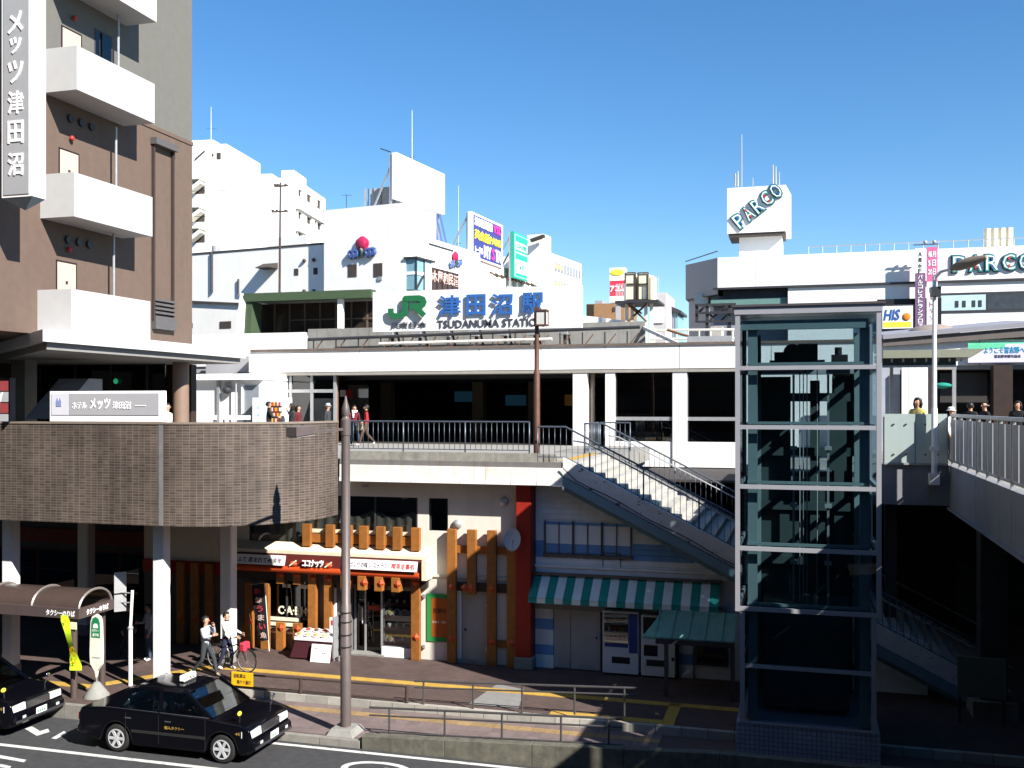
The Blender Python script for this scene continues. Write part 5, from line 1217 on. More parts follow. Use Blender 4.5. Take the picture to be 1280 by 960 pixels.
box('column', 'dark_brown', wr, V(1242, 480, 38).x, V(1266, 480, 38).x, 38, 38.6, 6.2, 9.2)
# welcome banner on the fascia
wb = thing('welcome_banner', 'pastel green and violet welcome banner on the station fascia', 'banner', (8, SV - 0.3, 9.4))
b0, b1 = V(1210, 440, SV - 0.3).x, V(1312, 440, SV - 0.3).x; q0, q1 = V(1245, 453, SV - 0.3).z, V(1245, 430, SV - 0.3).z
box('cloth', M('banner_lilac', (0.62, 0.60, 0.78), 0.7, var=0.05), wb, b0, b1, SV - 0.30, SV - 0.27, q0, q1); box('border', M('banner_green', (0.12, 0.55, 0.32), 0.7), wb, b0, b0 + 1.2, SV - 0.306, SV - 0.301, q1 - 0.16, q1); box('border', 'banner_green', wb, b0, b1, SV - 0.29, SV - 0.24, q1, q1 + 0.05)
letters_v('lettering', 'ようこそ習志野へ', M('letter_cyan', (0.02, 0.28, 0.45), var=0), wb, V(1230, 440, SV - .3).x, V(1281, 440, SV - .3).x, q0 + 0.32, q1 - 0.10, SV - 0.302, 0.01, 0.015)
letters_v('lettering', '習志野市観光協会', 'letter_grey', wb, V(1243, 440, SV - .3).x, V(1276, 440, SV - .3).x, q0 + 0.16, q0 + 0.27, SV - 0.302, 0.01, 0.0)
# ================================================================== town behind the station
class Frame:
    """a far building: origin at its visible corner, front along -x, right flank along +y"""
    def __init__(s, name, label, cat, px, Y, beta, group=None, zbase=0.0):
        s.o = D(px, 507, Y); s.o.z = 0
        phi = R(beta) - YAW
        s.er = Vector((math.cos(phi), -math.sin(phi), 0)); s.eb = Vector((math.sin(phi), math.cos(phi), 0))
        s.t = thing(name, label, cat, s.o, group); s.t.rotation_euler = (0, 0, -phi); LOCAL.add(s.t.name)
    def _hit(s, x, y, n, off):
        d = _ray(x, y); c = Vector((0, 0, CAM_Z)); k = ((s.o - c).dot(n) + off) / d.dot(n)
        p = c + d * k - s.o
        return p.dot(s.er), p.dot(s.eb), p.z
    def front(s, x, y, off=0.0): r = s._hit(x, y, s.eb, off); return r[0], r[2]          # -> local x, z
    def right(s, x, y, off=0.0): r = s._hit(x, y, s.er, off); return r[1], r[2]          # -> local y, z
    def fbox(s, name, m, x0, y0, x1, y1, d=0.1, off=0.0, parent=None, proud=0.0):
        a = s.front(x0, y0, off); b = s.front(x1, y1, off)
        return MB().box(a[0], b[0], off - proud, off + d, a[1], b[1]).build(name, m, parent or s.t)
    def rbox(s, name, m, x0, y0, x1, y1, d=0.1, off=0.0, parent=None, proud=0.0):
        a = s.right(x0, y0, off); b = s.right(x1, y1, off)
        return MB().box(off - d, off + proud, a[0], b[0], a[1], b[1]).build(name, m, parent or s.t)

# --- far flats with open balconies
f = Frame('apartment_block', 'white apartment block with dark recessed balconies on its right flank', 'building', 368, 104, 6.5)
z = f.front(368, 222)[1]; xl = f.front(283, 222)[0]
yr = f.right(407, 260)[0]
MB().box(xl, 0, 0.0, yr, 0, z).build('wall', 'white_far', f.t)
f.fbox('penthouse', 'white_far', 352, 213, 367.5, 223, 4.0, 0.3)
f.fbox('roof_units', 'white_far', 312, 218, 340, 223, 3.0, 1.0)
for k, (ya, yb) in enumerate(((233, 245), (262, 273), (286, 298))):
    for (xa, xb) in ((370, 380), (381, 393), (394, 405)):
        y0, z1 = f.right(xa, ya + (xa - 368) * 0.55); y1, _ = f.right(xb, ya); _, z0 = f.right(xa, yb + (xa - 368) * 0.5)
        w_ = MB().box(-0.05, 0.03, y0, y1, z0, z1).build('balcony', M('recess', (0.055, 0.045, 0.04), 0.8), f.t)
        MB().box(0.031, 0.20, y0, y0 + 0.15, z0, z1).build('divider', 'white_far', w_); MB().box(0.031, 0.32, (y0 + y1) / 2, (y0 + y1) / 2 + 0.8, z0, z0 + 0.8).build('air_unit', 'cream_far', w_)
    y0, z0 = f.right(369, yb); y1 = yr
    MB().box(0, 0.45, 0.2, y1, z0 - 1.3, z0 - 0.05).build('parapet', 'white_far', f.t)
an = MB(); p = f.front(352, 213)

f = Frame('stair_tower_building', 'white block with open outside stairs and a narrow roof tower', 'building', 283, 96, 9)
f.fbox('tower', 'white_far', 230, 182, 283, 320, 8, 0)
f.fbox('tower_roof', 'white_far', 232, 176, 266, 182, 7, 0.2)
f.fbox('window', 'recess', 271, 191, 276, 199, 0.1, 0, None, 0.03); f.fbox('window', 'recess', 265, 192.5, 267, 195.5, 0.1, 0, None, 0.03)
for y in (228, 263, 289):
    l_ = f.fbox('landing_recess', 'recess', 242, y, 256, y + 14, 0.1, 0, None, 0.03)
    f.fbox('landing', 'cream_far', 241, y - 3, 256, y - 1, 0.1, 0, l_, 1.2)
    a = f.front(242, y + 13); b = f.front(256, y + 2)
    MB().bar((a[0], -0.6, a[1]), (b[0], -0.6, b[1]), 0.9, 0.35).build('flight', 'cream_far', l_)
a = f.front(244, 200); b = f.front(256, 189); MB().bar((a[0], -0.05, a[1]), (b[0], -0.05, b[1]), 0.12, 0.12).build('roof_brace', 'recess', f.t)
a = f.front(252, 178); b = f.front(252, 126); MB().cyl((a[0], 2, a[1]), (b[0], 2, b[1]), 0.06, 0.03, 6).build('aerial', 'galv', f.t)

# --- long low white block in front of them
f = Frame('department_annex', 'long low white block with small windows and wall pipes', 'building', 412, 82, 24.5)
z = f.front(410, 305)[1]; xl = f.front(236, 314)[0]
MB().box(xl - 6, 0, 0, 8, 0, z).build('wall', 'white_far', f.t); MB().box(xl - 6, 0, -0.05, 8, z, z + 0.15).build('coping', 'recess', f.t)
for x, y0, y1, w in ((266, 315, 366, 0.10), (299, 349, 368, 0.08)): a = f.front(x, y0); b = f.front(x, y1); MB().cyl((a[0], -0.12, a[1]), (b[0], -0.12, b[1]), w, n=6).build('pipe', 'steel_dark', f.t)
for x, y in ((370.5, 340), (394.5, 339)):
    f.fbox('window', 'recess', x - 2.6, y - 4, x + 2.6, y + 4, 0.1, 0, None, 0.03)
for x, y in ((381, 326), (393, 325), (381, 364), (393, 364)): a = f.front(x, y); MB().ball((a[0], -0.1, a[1]), 0.16, 0.16, 0.16).build('vent_hood', 'recess', f.t)
a = f.front(345, 336); MB().prism([(-1.2, a[1]), (0, a[1] + 0.5), (0, a[1])], 'x', a[0] - 1.3, a[0] + 0.2).build('hood', 'recess', f.t)
f.fbox('roof_box', 'white_far', 334, 298, 384, 308, 3, 3)
a = f.front(255, 312); MB().cyl((a[0], 1.5, z), (a[0], 1.5, z + 0.9), 0.35, n=12).build('roof_fan', 'grey_far', f.t)
f = Frame('corner_block', 'small white block with two dark windows beside the hotel', 'building', 303, 62, 24.5)
a = f.front(303, 381); b = f.front(236, 372)
MB().prism([(b[0] - 4, 0), (0, 0), (0, a[1]), (b[0] - 4, b[1] + 0.35)], 'y', 0, 5).build('wall', 'white_far', f.t)
f.fbox('window', 'recess', 275, 402, 289, 410, 0.1, 0, None, 0.03); f.fbox('window', 'recess', 233, 404, 241, 410, 0.1, 0, None, 0.03)
p0 = f.front(236, 371); p1 = f.front(302, 381); MB().bar((p0[0] - 4, -0.05, p0[1]), (p1[0], -0.05, p1[1] + 0.05), 0.2, 0.12).build('coping', 'recess', f.t)

# --- rose department store
f = Frame('rose_store', 'white department store with rose emblems and a glass corner bay', 'building', 507, 78, 24.7)
z = f.front(507, 253)[1]; xl = f.front(405, 262)[0]; yr = f.right(600, 320)[0]
MB().box(xl, 0, 0, yr, 0, z - 2.2).build('wall', 'white_far', f.t); MB().box(xl, -0.003, 0.003, f.right(545, 300)[0], z - 2.2, z).build('wall', 'white_far', f.t)
y0, z0 = f.right(534, 300); MB().box(-0.2, 0.06, f.right(536, 303)[0], f.right(566, 315)[0], z - 2.75, z - 2.62).build('ledge', 'steel_dark', f.t)
f.fbox('window', 'recess', 435, 331, 446, 346, 0.1, 0, None, 0.03); f.fbox('window', 'recess', 467, 329.5, 478, 346, 0.1, 0, None, 0.03)
f.fbox('wall_box', 'galv', 473, 346, 478, 350, 0.1, 0, None, 0.1)
# emblems: a rose over a word shape
M('rose', (0.42, 0.02, 0.08), 0.4, var=0.1); M('rose_blue', (0.06, 0.10, 0.27), 0.4, var=0.05); M('rose_green', (0.03, 0.06, 0.05), 0.4)
def rose(P_, out, nm):
    def at(x, y, e=0.18): return P_(x, y, e)
    def petal(cx, cy, r): 
        a = at(cx, cy); return MB().ball(a, *( (r, 0.10, r) if out == 'f' else (0.10, r, r) ), 12, 7)
    return petal
for (P_, kx, ky, sc_, o_) in ((lambda x, y, e: (f.front(x, y)[0], -e, f.front(x, y)[1]), 454, 305, 1.0, 'f'), (lambda x, y, e: (e, f.right(x, y)[0], f.right(x, y)[1]), 567.5, 321, 0.72, 'r')):
    em = MB(); r = 0.42 * (1.0 if o_ == 'f' else 0.8)
    wx = 1.0 if o_ == 'f' else 0.45
    hd = None
    for dx, dy in ((0, -3), (3.2, -0.5), (2, 3), (-2, 3), (-3.2, -0.5), (0, 0)):
        c_ = P_(kx + dx * wx, ky + dy * sc_, 0.15 if (dx, dy) != (0, 0) else 0.25); rr = r
        em.ball(c_, rr if o_ == 'f' else 0.12, 0.12 if o_ == 'f' else rr, rr, 10, 7)
    em.build('rose_emblem', 'rose', f.t, smooth=True)
    st_ = MB(); pts = [P_(kx + a * wx, ky + b * sc_, 0.2) for a, b in ((-1, 6), (0, 10), (-0.5, 14), (-3, 19))]
    st_.tube(pts, [0.16, 0.2, 0.16, 0.03], 6); st_.build('stem_emblem', 'rose_green', f.t, smooth=True)
    for dx, w2 in ((-13, 1), (-8, 1), (8, 1), (13, 1)):
        lt = MB(); c_ = [P_(kx + (dx + 3.0 * math.cos(t)) * wx, ky + (11.5 + 3.6 * math.sin(t) - 0.12 * dx) * sc_, 0.18) for t in [2 * math.pi * i / 10 for i in range(10)]]
        lt.tube(c_, 0.16 * sc_, 6, True); lt.build('letter_emblem', 'rose_blue', f.t, smooth=True)
        a = P_(kx + (dx - 2.5) * wx, ky + (17.5 - 0.12 * dx) * sc_, 0.18); b = P_(kx + (dx + 2.5) * wx, ky + (6.5 - 0.12 * dx) * sc_, 0.18)
        MB().tube([a, b], 0.15 * sc_, 6).build('letter_emblem', 'rose_blue', f.t)
# glass bay on the corner
M('bay_blue', (0.20, 0.36, 0.42), 0.15, var=0.1); M('bay_pale', (0.45, 0.62, 0.66), 0.15)
b0, zt_ = f.right(507.5, 324); b1, zb = f.right(527, 363)
bz = f.right(507.5, 362)[1]
by = MB().box(0, 0.9, b0, b1, bz, zt_).build('glass_bay', 'bay_blue', f.t); MB().box(-0.1, 1.1, b0 - 0.2, b1 + 0.3, zt_, zt_ + 0.15).build('bay_roof', 'steel_dark', by)
MB().box(0.9, 0.93, b0 + (b1 - b0) * 0.55, b1, bz, zt_).build('pane', 'bay_pale', by)
for zz in (0.48,): MB().box(-0.02, 0.96, b0 - 0.03, b1 + 0.05, bz + (zt_ - bz) * zz, bz + (zt_ - bz) * zz + 0.25).build('transom', 'white_far', by)
for yy in (b0, (b0 + b1) / 2): MB().box(0.90, 0.97, yy - 0.06, yy + 0.06, bz, zt_).build('mullion', 'steel_dark', by)
MB().bar((0.93, b0, bz), (0.93, b1 * .5 + b0 * .5, bz + 1.3), 0.06, 0.2).build('brace', 'steel_dark', by)
M('brown_glass', (0.055, 0.03, 0.025), 0.2)
w0, zt2 = f.right(531, 332); w1, _ = f.right(571, 345); zb2 = f.right(531, 365)[1]
sw_ = MB().box(-0.05, 0.10, w0, w1, zb2, zt2).build('window', 'brown_glass', f.t)
for i in range(7): yy = w0 + (w1 - w0) * i / 6; MB().box(0.10, 0.16, yy - 0.05, yy + 0.05, zb2, zt2).build('mullion', 'dark_brown', sw_)
for i in range(6):
    yy = w0 + (w1 - w0) * (i + 0.5) / 6
    lettering('letter', '白木屋和民酒'[i], M('letter_pink', (0.6, 0.42, 0.38), var=0), f.t, (0.12, yy - 0.42, (zb2 + zt2) / 2 - 0.1), (0, 1, 0), ZZ, 0.85, 0.95, 0.05, 0.02)
# blank hoarding and its frame on the roof
hb = thing('blank_hoarding', 'large blank white rooftop hoarding on a steel frame', 'billboard', D(525, 260, 84))
a, b, c_, d_ = D(495, 190, 80.5), D(495, 248, 80.5), D(556, 268, 87.5), D(556, 218, 87.5)
nrm = (c_ - b).cross(Vector((0, 0, 1))).normalized()
MB().hexa([b, c_, d_, a], [p - nrm * 0.4 for p in (b, c_, d_, a)]).build('board', 'white_clean', hb)
for t in (0.02, 0.35, 0.68, 0.98):
    q0 = b.lerp(c_, t) - nrm * 0.6; q1 = a.lerp(d_, t) - nrm * 0.6
    MB().bar(q0 - Vector((0, 0, 2.6)), q1, 0.18, 0.18).build('post', 'galv', hb); MB().bar(q0 - Vector((0, 0, 2.2)) - nrm * 2.5, q1 - Vector((0, 0, 1)), 0.12, 0.12).build('brace', 'galv', hb)
    MB().bar(q1 + Vector((0, 0, 0.1)), q1 - nrm * 1.0 + Vector((0, 0, 0.5)), 0.08, 0.08).build('lamp_arm', 'steel_dark', hb)
for i in range(3):
    p = D(540 + i * 5, 268, 85); MB().bar(p, p + Vector((0.5, 0.3, -2.6)), 0.14, 0.14).build('leg', 'rose_blue', hb)
rt = thing('roof_tank_group', 'grey ribbed tanks behind the blank hoarding', 'tank', D(476, 250, 84))
for x0_, x1_, y0_ in ((463, 476, 236), (477, 488, 234), (488, 494, 236)):
    a = D(x0_, 256, 84); b = D(x1_, y0_, 84); MB().box(a.x, b.x, a.y, a.y + 3, a.z - 2.5, b.z).build('tank', M('tank_grey', (0.38, 0.36, 0.34), 0.7, var=0.2), rt)
for x in (456, 460, 466): p = D(x, 254, 83); MB().bar(p - Vector((0, 0, 1.5)), p + Vector((0.0, 0, 1.2)), 0.12, 0.12).build('stanchion', 'galv', rt)

# --- block carrying the navy hoarding
f = Frame('cream_block', 'cream block with shop signs below the navy hoarding', 'building', 600, 92, 24.7)
z = f.front(590, 326)[1]; f_yr = f.right(668, 360)[0]
MB().box(f.front(572, 330)[0], 0, 0, f_yr, 0, z).build('wall', M('pink_far', (0.70, 0.58, 0.50), 0.8, var=0.05), f.t)
MB().box(0.003, 0.25, 1.0, f_yr, 0, z - 1.0).build('front_panel', 'cream_far', f.t)
for i in range(9): yy = 1.5 + i * (f_yr - 3) / 8; MB().bar((0.25, yy, z - 0.9), (1.0, yy + 0.3, z - 1.4), 0.08, 0.15).build('lamp_arm', 'recess', f.t)
for i in range(3): MB().box(0.25, 0.32, 2 + i * 3.2, 4.2 + i * 3.2, z - 4.5, z - 3.0).build('shop_sign', ('galv', 'bay_pale', 'cream_far')[i], f.t)
f.fbox('roof_tank', 'recess', 576, 314, 588, 330, 2.0, 0.5)
hb = thing('navy_hoarding', 'navy rooftop hoarding with white and yellow slogans', 'billboard', D(608, 300, 93))
a, b, c_, d_ = D(589, 264, 90), D(589, 321, 90), D(628.5, 335, 96), D(628.5, 282, 96)
def hoard(a, b, c_, d_, board, rim, t, legs=True):
    nrm = (c_ - b).cross(Vector((0, 0, 1))).normalized(); r_ = (c_ - b).normalized(); W_ = (c_ - b).length; H_ = (a - b).length
    MB().hexa([b, c_, d_, a], [p - nrm * 0.35 for p in (b, c_, d_, a)]).build('rim', rim, t)
    e = nrm * 0.03; m = lambda s_, u_: b + (c_ - b) * s_ + ((a - b) * (1 - s_) + (d_ - c_) * s_) * u_
    MB().hexa([m(.06, .04) + e, m(.95, .04) + e, m(.95, .95) + e, m(.06, .95) + e], [m(.06, .04), m(.95, .04), m(.95, .95), m(.06, .95)]).build('face', board, t)
    def put(body, mm, s0, s1, u0, u1, bold=0.02):
        o = m(s0, u0) + e * 2; vs, fs = text_mesh(body, bold, 1, 1, 0.0)
        xa, xb = min(p[0] for p in vs), max(p[0] for p in vs); ya, yb = min(p[1] for p in vs), max(p[1] for p in vs)
        mb = MB(); mb.add([m(s0 + (s1 - s0) * (p[0] - xa) / (xb - xa), u0 + (u1 - u0) * (p[1] - ya) / (yb - ya)) + nrm * (0.04 + 0.05 * (p[2] + 0.5)) for p in vs], fs)
        o_ = bpy.data.objects.new('lettering', mb.mesh('lettering', mm, fix=False)); link(o_); attach(o_, t)
    def patch(mm, s0, s1, u0, u1, nm='panel'):
        MB().hexa([m(s0, u0) + e * 1.6, m(s1, u0) + e * 1.6, m(s1, u1) + e * 1.6, m(s0, u1) + e * 1.6], [m(s0, u0) + e, m(s1, u0) + e, m(s1, u1) + e, m(s0, u1) + e]).build(nm, mm, t)
    if legs:
        for s_ in (0.03, 0.5, 0.97):
            q = m(s_, 0.0) - nrm * 0.45; MB().bar(q - Vector((0, 0, 3)), m(s_, 0.98) - nrm * 0.45, 0.2, 0.2).build('post', 'galv', t)
            MB().bar(m(s_, 0.9) - nrm * 0.5, m(s_, 0) - nrm * 4 - Vector((0, 0, 2)), 0.12, 0.12).build('brace', 'galv', t)
    return put, patch
M('navy', (0.045, 0.05, 0.21), 0.4, var=0.05); M('hoard_yellow', (0.75, 0.62, 0.05), var=0); M('hoard_magenta', (0.55, 0.04, 0.30), var=0)
put, patch = hoard(a, b, c_, d_, 'navy', 'white_clean', hb)
put('津田沼駅前', 'letter_white', 0.08, 0.64, 0.72, 0.92, 0.03); put('VSD', 'hoard_magenta', 0.66, 0.95, 0.72, 0.92, 0.03)
put('英会話PARK', 'hoard_yellow', 0.08, 0.94, 0.42, 0.65, 0.03); put('ﾄｰﾀﾙ', 'letter_white', 0.10, 0.34, 0.12, 0.28, 0.03); put('MY', 'letter_white', 0.37, 0.60, 0.08, 0.36, 0.03); put('S', 'hoard_magenta', 0.61, 0.72, 0.08, 0.36, 0.03); put('TA', 'letter_white', 0.73, 0.93, 0.08, 0.36, 0.03)
hb = thing('green_hoarding', 'tall green and white rooftop hoarding beside the curved block', 'billboard', D(650, 320, 97))
a, b, c_, d_ = D(642.5, 289, 96), D(642.5, 347, 96), D(659.5, 352, 99.5), D(659.5, 297, 99.5)
M('hoard_green', (0.02, 0.36, 0.25), 0.4, var=0.04)
put, patch = hoard(a, b, c_, d_, 'white_clean', 'hoard_green', hb)
patch('hoard_green', .08, .94, .80, .94); patch('hoard_green', .08, .94, .42, .55); patch('hoard_green', .08, .94, .58, .63); patch('hoard_green', .08, .94, .05, .12); put('COCORE', 'hoard_green', .15, .88, .66, .76); put('6F', 'hoard_green', .35, .7, .22, .32, 0)

# --- white block with ribbon windows and a rounded end
f = Frame('ribbon_window_block', 'white block with ribbon windows and a rounded far end', 'building', 678, 108, 24.7)
z = f.front(676, 292)[1]; yr = f.right(722, 330)[0]
MB().box(f.front(658, 292)[0], 0.0, 0.2, 2.4, 0, z).build('stair_tower', 'white_far', f.t)
zr = f.right(690, 318)[1]
a = f.right(726, 340)[0]
mb = MB(); poly = [(-14, 2.0), (0.3, 2.0), (0.3, yr)] + [(0.3 - 3 * (1 - math.cos(t)), yr + 3 * math.sin(t)) for t in (0.3, 0.6, 0.9, 1.2, 1.5)] + [(-14, yr + 3)]
mb.prism(poly, 'z', 0, zr); mb.build('wall', 'white_far', f.t)
M('ribbon', (0.20, 0.22, 0.26), 0.2, var=0.2); M('ribbon_gold', (0.45, 0.34, 0.16), 0.4)
for k, yy in enumerate((330, 353, 378, 402)):
    y0, z1 = f.right(680, yy - 6); z0 = f.right(680, yy + 5)[1]
    w_ = MB().box(0.2, 0.36, 2.3, yr, z0, z1).build('window_band', 'ribbon', f.t)
    for i in range(9): q = 2.3 + (yr - 2.3) * i / 9; MB().box(0.36, 0.42, q, q + 0.15, z0, z1).build('mullion', 'white_far', w_)
    MB().box(0.36, 0.40, 2.5, 2.3 + (yr - 2.3) * 0.35, z0 + 0.2, z1 - 0.2).build('window_sign', ('ribbon_gold', 'ribbon_gold', 'bay_blue', 'ribbon')[k], w_)
a = f.front(672, 301); MB().bar((a[0] - 0.6, -0.4, a[1]), (a[0] + 1.0, -0.4, a[1] + 0.4), 0.5, 0.3).build('wall_lamp', 'recess', f.t)

# --- green trimmed upper hall
gh = thing('green_trimmed_hall', 'low hall with a green fascia and dark glazed front behind the station', 'building', V(390, 400, 52))
GV = 52.0
a, b = V(314, 366, GV), V(470, 366, GV)
M('hall_green', (0.055, 0.085, 0.045), 0.6, var=0.1)
zt_, zb = V(390, 367, GV).z, V(390, 420, GV).z
box('roof_fascia', 'hall_green', gh, a.x - 0.1, b.x, GV - 0.7, GV, zt_ - 0.42, zt_ + 0.05); box('roof', 'concrete', gh, a.x, b.x, GV, GV + 9, zt_ - 0.3, zt_)
q0, q1 = V(300, 415, GV).x, V(313, 415, GV).x
MB().prism([(q0 - 0.1, zb - 2), (q1 - 0.2, zb - 2), (q1 + 0.05, zt_ - 0.45), (q1 - 0.25, zt_ + 0.1)], 'y', GV - 0.72, GV + 8).build('end_wall', 'white_far', gh)
MB().prism([(q1 - 0.6, zb - 2), (q1 + 0.3, zb - 2), (q1 + 0.45, zt_ - 0.42), (q1 + 0.06, zt_ - 0.42)], 'y', GV - 0.6, GV + 0.5).build('side_fin', 'hall_green', gh)
box('glazing', M('hall_glass', (0.03, 0.022, 0.018), 0.15, var=0.3), gh, q1, b.x, GV + 1.2, GV + 1.25, zb - 2, zt_ - 0.4)
for i in range(8): x = q1 + 0.9 + i * (b.x - q1) / 8; box('mullion', M('mullion_brown', (0.10, 0.07, 0.05)), gh, x, x + 0.08, GV + 1.1, GV + 1.19, zb - 2, zt_ - 0.42)
box('transom', 'mullion_brown', gh, q1 + 2, b.x, GV + 1.08, GV + 1.10, zb + 1.0, zb + 1.08)
box('column', 'white_far', gh, V(429, 390, GV).x - 0.12, V(429, 390, GV).x + 0.16, GV - 0.5, GV - 0.2, zb - 2, zt_ - 0.42)
box('brick_band', M('brick_far', (0.28, 0.12, 0.09)), gh, q1, V(348, 365, GV + 6).x, GV + 4, GV + 4.3, zt_, zt_ + 0.6)
box('lower_wall', 'white_far', gh, q0 - 3, b.x, GV - 1.5, GV - 1.0, 6.2, zb - 0.1)

# --- water tanks on a steel stand
wt = thing('water_tank_stand', 'two cream water tanks on a rusty steel stand', 'tank', V(797, 405, 52))
TV = 52.0
def P(x, y, v=TV): return V(x, y, v)
pz_ = P(797, 376).z
box('platform', 'steel_dark', wt, P(770, 376).x, P(824, 376).x, TV - 0.3, TV + 2.2, pz_ - 0.12, pz_)
M('tank_cream', (0.72, 0.66, 0.50), 0.6, var=0.05, streak=0.2)
for xa, xb in ((781, 794), (797, 810)):
    tk = box('tank', 'tank_cream', wt, P(xa, 370).x, P(xb, 370).x, TV + 0.1, TV + 1.6, pz_ + 0.05, P(xa, 341).z, 0.05)
    for x in (xa, xb): box('strap', 'steel_brown', tk, P(x, 370).x - 0.03, P(x, 370).x + 0.03, TV + 0.05, TV + 0.08, pz_, P(xa, 341).z)
    for y in (341, 355): box('strap', 'steel_brown', tk, P(xa, y).x, P(xb, y).x, TV + 0.02, TV + 0.085, P(xa, y).z - 0.025, P(xa, y).z + 0.025)
box('tank_side', 'tank_cream', wt, P(810, 370).x + 0.07, P(815, 370).x, TV + 0.4, TV + 1.6, pz_ + 0.05, P(810, 343).z)
for x in (782, 789, 806, 813): box('leg', 'cream_far', wt, P(x, 380).x - 0.08, P(x, 380).x + 0.08, TV + 0.3, TV + 0.46, FZ1, pz_ - 0.1)
for xa, ya, xb, yb in ((785, 402, 808, 380), (785, 380, 808, 402), (789, 382, 802, 392)): MB().bar(P(xa, ya, TV + 0.2), P(xb, yb, TV + 0.2), 0.1, 0.1).build('brace', 'rust', wt)
for i in range(7): x = P(771 + i * 2.0, 370).x; MB().cyl((x, TV - 0.2, pz_), (x, TV - 0.2, pz_ + 0.9), 0.02, n=5).build('guard_bar', 'galv', wt)
for i in range(5): x = P(815 + i * 2.2, 370).x; MB().cyl((x, TV - 0.2, pz_), (x, TV - 0.2, pz_ + 1.2), 0.02, n=5).build('guard_bar', 'galv', wt)
# --- small things on the far skyline
tg = thing('red_sign_tower', 'red and white rooftop sign with a yellow badge', 'sign', D(772, 360, 120))
a, b = D(762, 378, 120), D(782, 335, 120)
box('panel', 'white_clean', tg, a.x, b.x, a.y, a.y + 1.5, a.z, b.z); zz = lambda y: D(770, y, 120).z
box('red_band', M('sign_red', (0.5, 0.03, 0.06), var=0.05), tg, a.x + 0.05, b.x - 0.03, a.y - 0.05, a.y - 0.01, zz(370), zz(351)); MB().ball((a.x + 0.9, a.y - 0.05, zz(341)), 0.85, 0.08, 0.4).build('badge', 'hoard_yellow', tg, smooth=True)
letters_v('lettering', 'アコム', 'letter_white', tg, a.x + 0.1, b.x - 0.1, zz(365), zz(357), a.y - 0.07, 0.05, 0.03)
box('post', 'grey_far', tg, a.x + 0.7, a.x + 1.2, a.y + 0.3, a.y + 0.8, 0, a.z)
bb = thing('brown_block', 'low brown block on the skyline left of the water tanks', 'building', D(760, 400, 125)); a, b = D(733, 406, 125), D(783, 380, 125); box('wall', M('brown_far', (0.28, 0.16, 0.08)), bb, a.x, b.x, a.y, a.y + 10, 0, b.z); box('window', 'recess', bb, D(768, 385, 125).x, D(771, 385, 125).x, a.y - 0.1, a.y + 0.1, D(768, 390, 125).z, D(768, 385, 125).z)
box('wall', 'grey_far', bb, D(742, 380, 125).x, D(752, 380, 125).x, a.y + 1, a.y + 8, b.z, b.z + 0.5)
gb = thing('grey_block', 'narrow grey block with a white sign right of the water tanks', 'building', D(823, 400, 110)); a, b = D(815, 408, 110), D(833, 366, 110); box('wall', M('grey_pale', (0.45, 0.42, 0.42)), gb, a.x, b.x, a.y, a.y + 8, 0, b.z); box('sign', 'white_clean', gb, a.x + 0.1, b.x - 0.25, a.y - 0.15, a.y - 0.01, D(820, 404, 110).z, D(820, 386, 110).z)
gt = thing('glass_tower', 'small blue glass tower on the skyline beside the gable sign', 'building', D(842, 400, 115)); a, b = D(834, 411, 115), D(848, 388, 115); box('wall', 'bay_blue', gt, a.x, b.x, a.y, a.y + 6, 0, b.z); MB().hexa([(a.x - 0.3, a.y - 0.4, b.z), (b.x + 0.4, a.y - 0.4, b.z - 0.4), (b.x + 0.4, a.y + 6, b.z - 0.4), (a.x - 0.3, a.y + 6, b.z)], [(a.x - 0.3, a.y - 0.4, b.z + 0.8), (b.x + 0.4, a.y - 0.4, b.z - 0.1), (b.x + 0.4, a.y + 6, b.z - 0.1), (a.x - 0.3, a.y + 6, b.z + 0.8)]).build('roof', 'steel_dark', gt)
for i in range(4): x = a.x + (b.x - a.x) * i / 4; box('mullion', 'grey_far', gt, x, x + 0.1, a.y - 0.08, a.y - 0.01, 0, b.z)
wh = thing('white_hall', 'long white curved hall roof just above the station parapet', 'building', D(730, 410, 85)); a, b = D(690, 415, 85), D(790, 398, 85)
MB().prism([(a.x, 0), (b.x, 0), (b.x, b.z - 0.4), (b.x - 2.5, b.z), (b.x - 4.5, b.z + 0.25), (a.x, b.z + 0.4)], 'y', a.y, a.y + 8).build('wall', 'white_far', wh)

# ================================================================== large white store on the right
QV = 70.0
def Q(x, y, v=QV): return V(x, y, v)
ps = thing('white_store', 'big white department store with rooftop sign box at the right', 'building', Q(1000, 400))
zt_ = Q(1000, 318).z; zs = Q(1000, 357).z
xL = Q(897, 340).x; xC = Q(857, 340, QV + 3.0).x
M('store_grey', (0.26, 0.26, 0.29), 0.5, var=0.04)
box('wall', 'white_far', ps, xL, 60, QV, QV + 26, zs, zt_)
MB().prism([(xL - 0.003, QV), (xC, QV + 3.0), (xC, QV + 26), (xL - 0.003, QV + 26)], 'z', zs - 0.4, zt_).build('chamfer_wall', 'store_grey', ps)
zl_ = 5.5
box('lower_wall', 'white_far', ps, Q(985, 380).x, 60, QV + 0.004, QV + 24, zl_, zs - 0.01)
MB().prism([(Q(985, 380).x - 0.01, QV + 1.2), (Q(892, 380, QV + 1.2).x, QV + 1.2), (Q(861, 380, QV + 4).x, QV + 4), (Q(861, 380, QV + 4).x, QV + 24), (Q(985, 380).x - 0.01, QV + 24)], 'z', zl_, zs - 0.41).build('lower_wall', 'store_grey', ps)
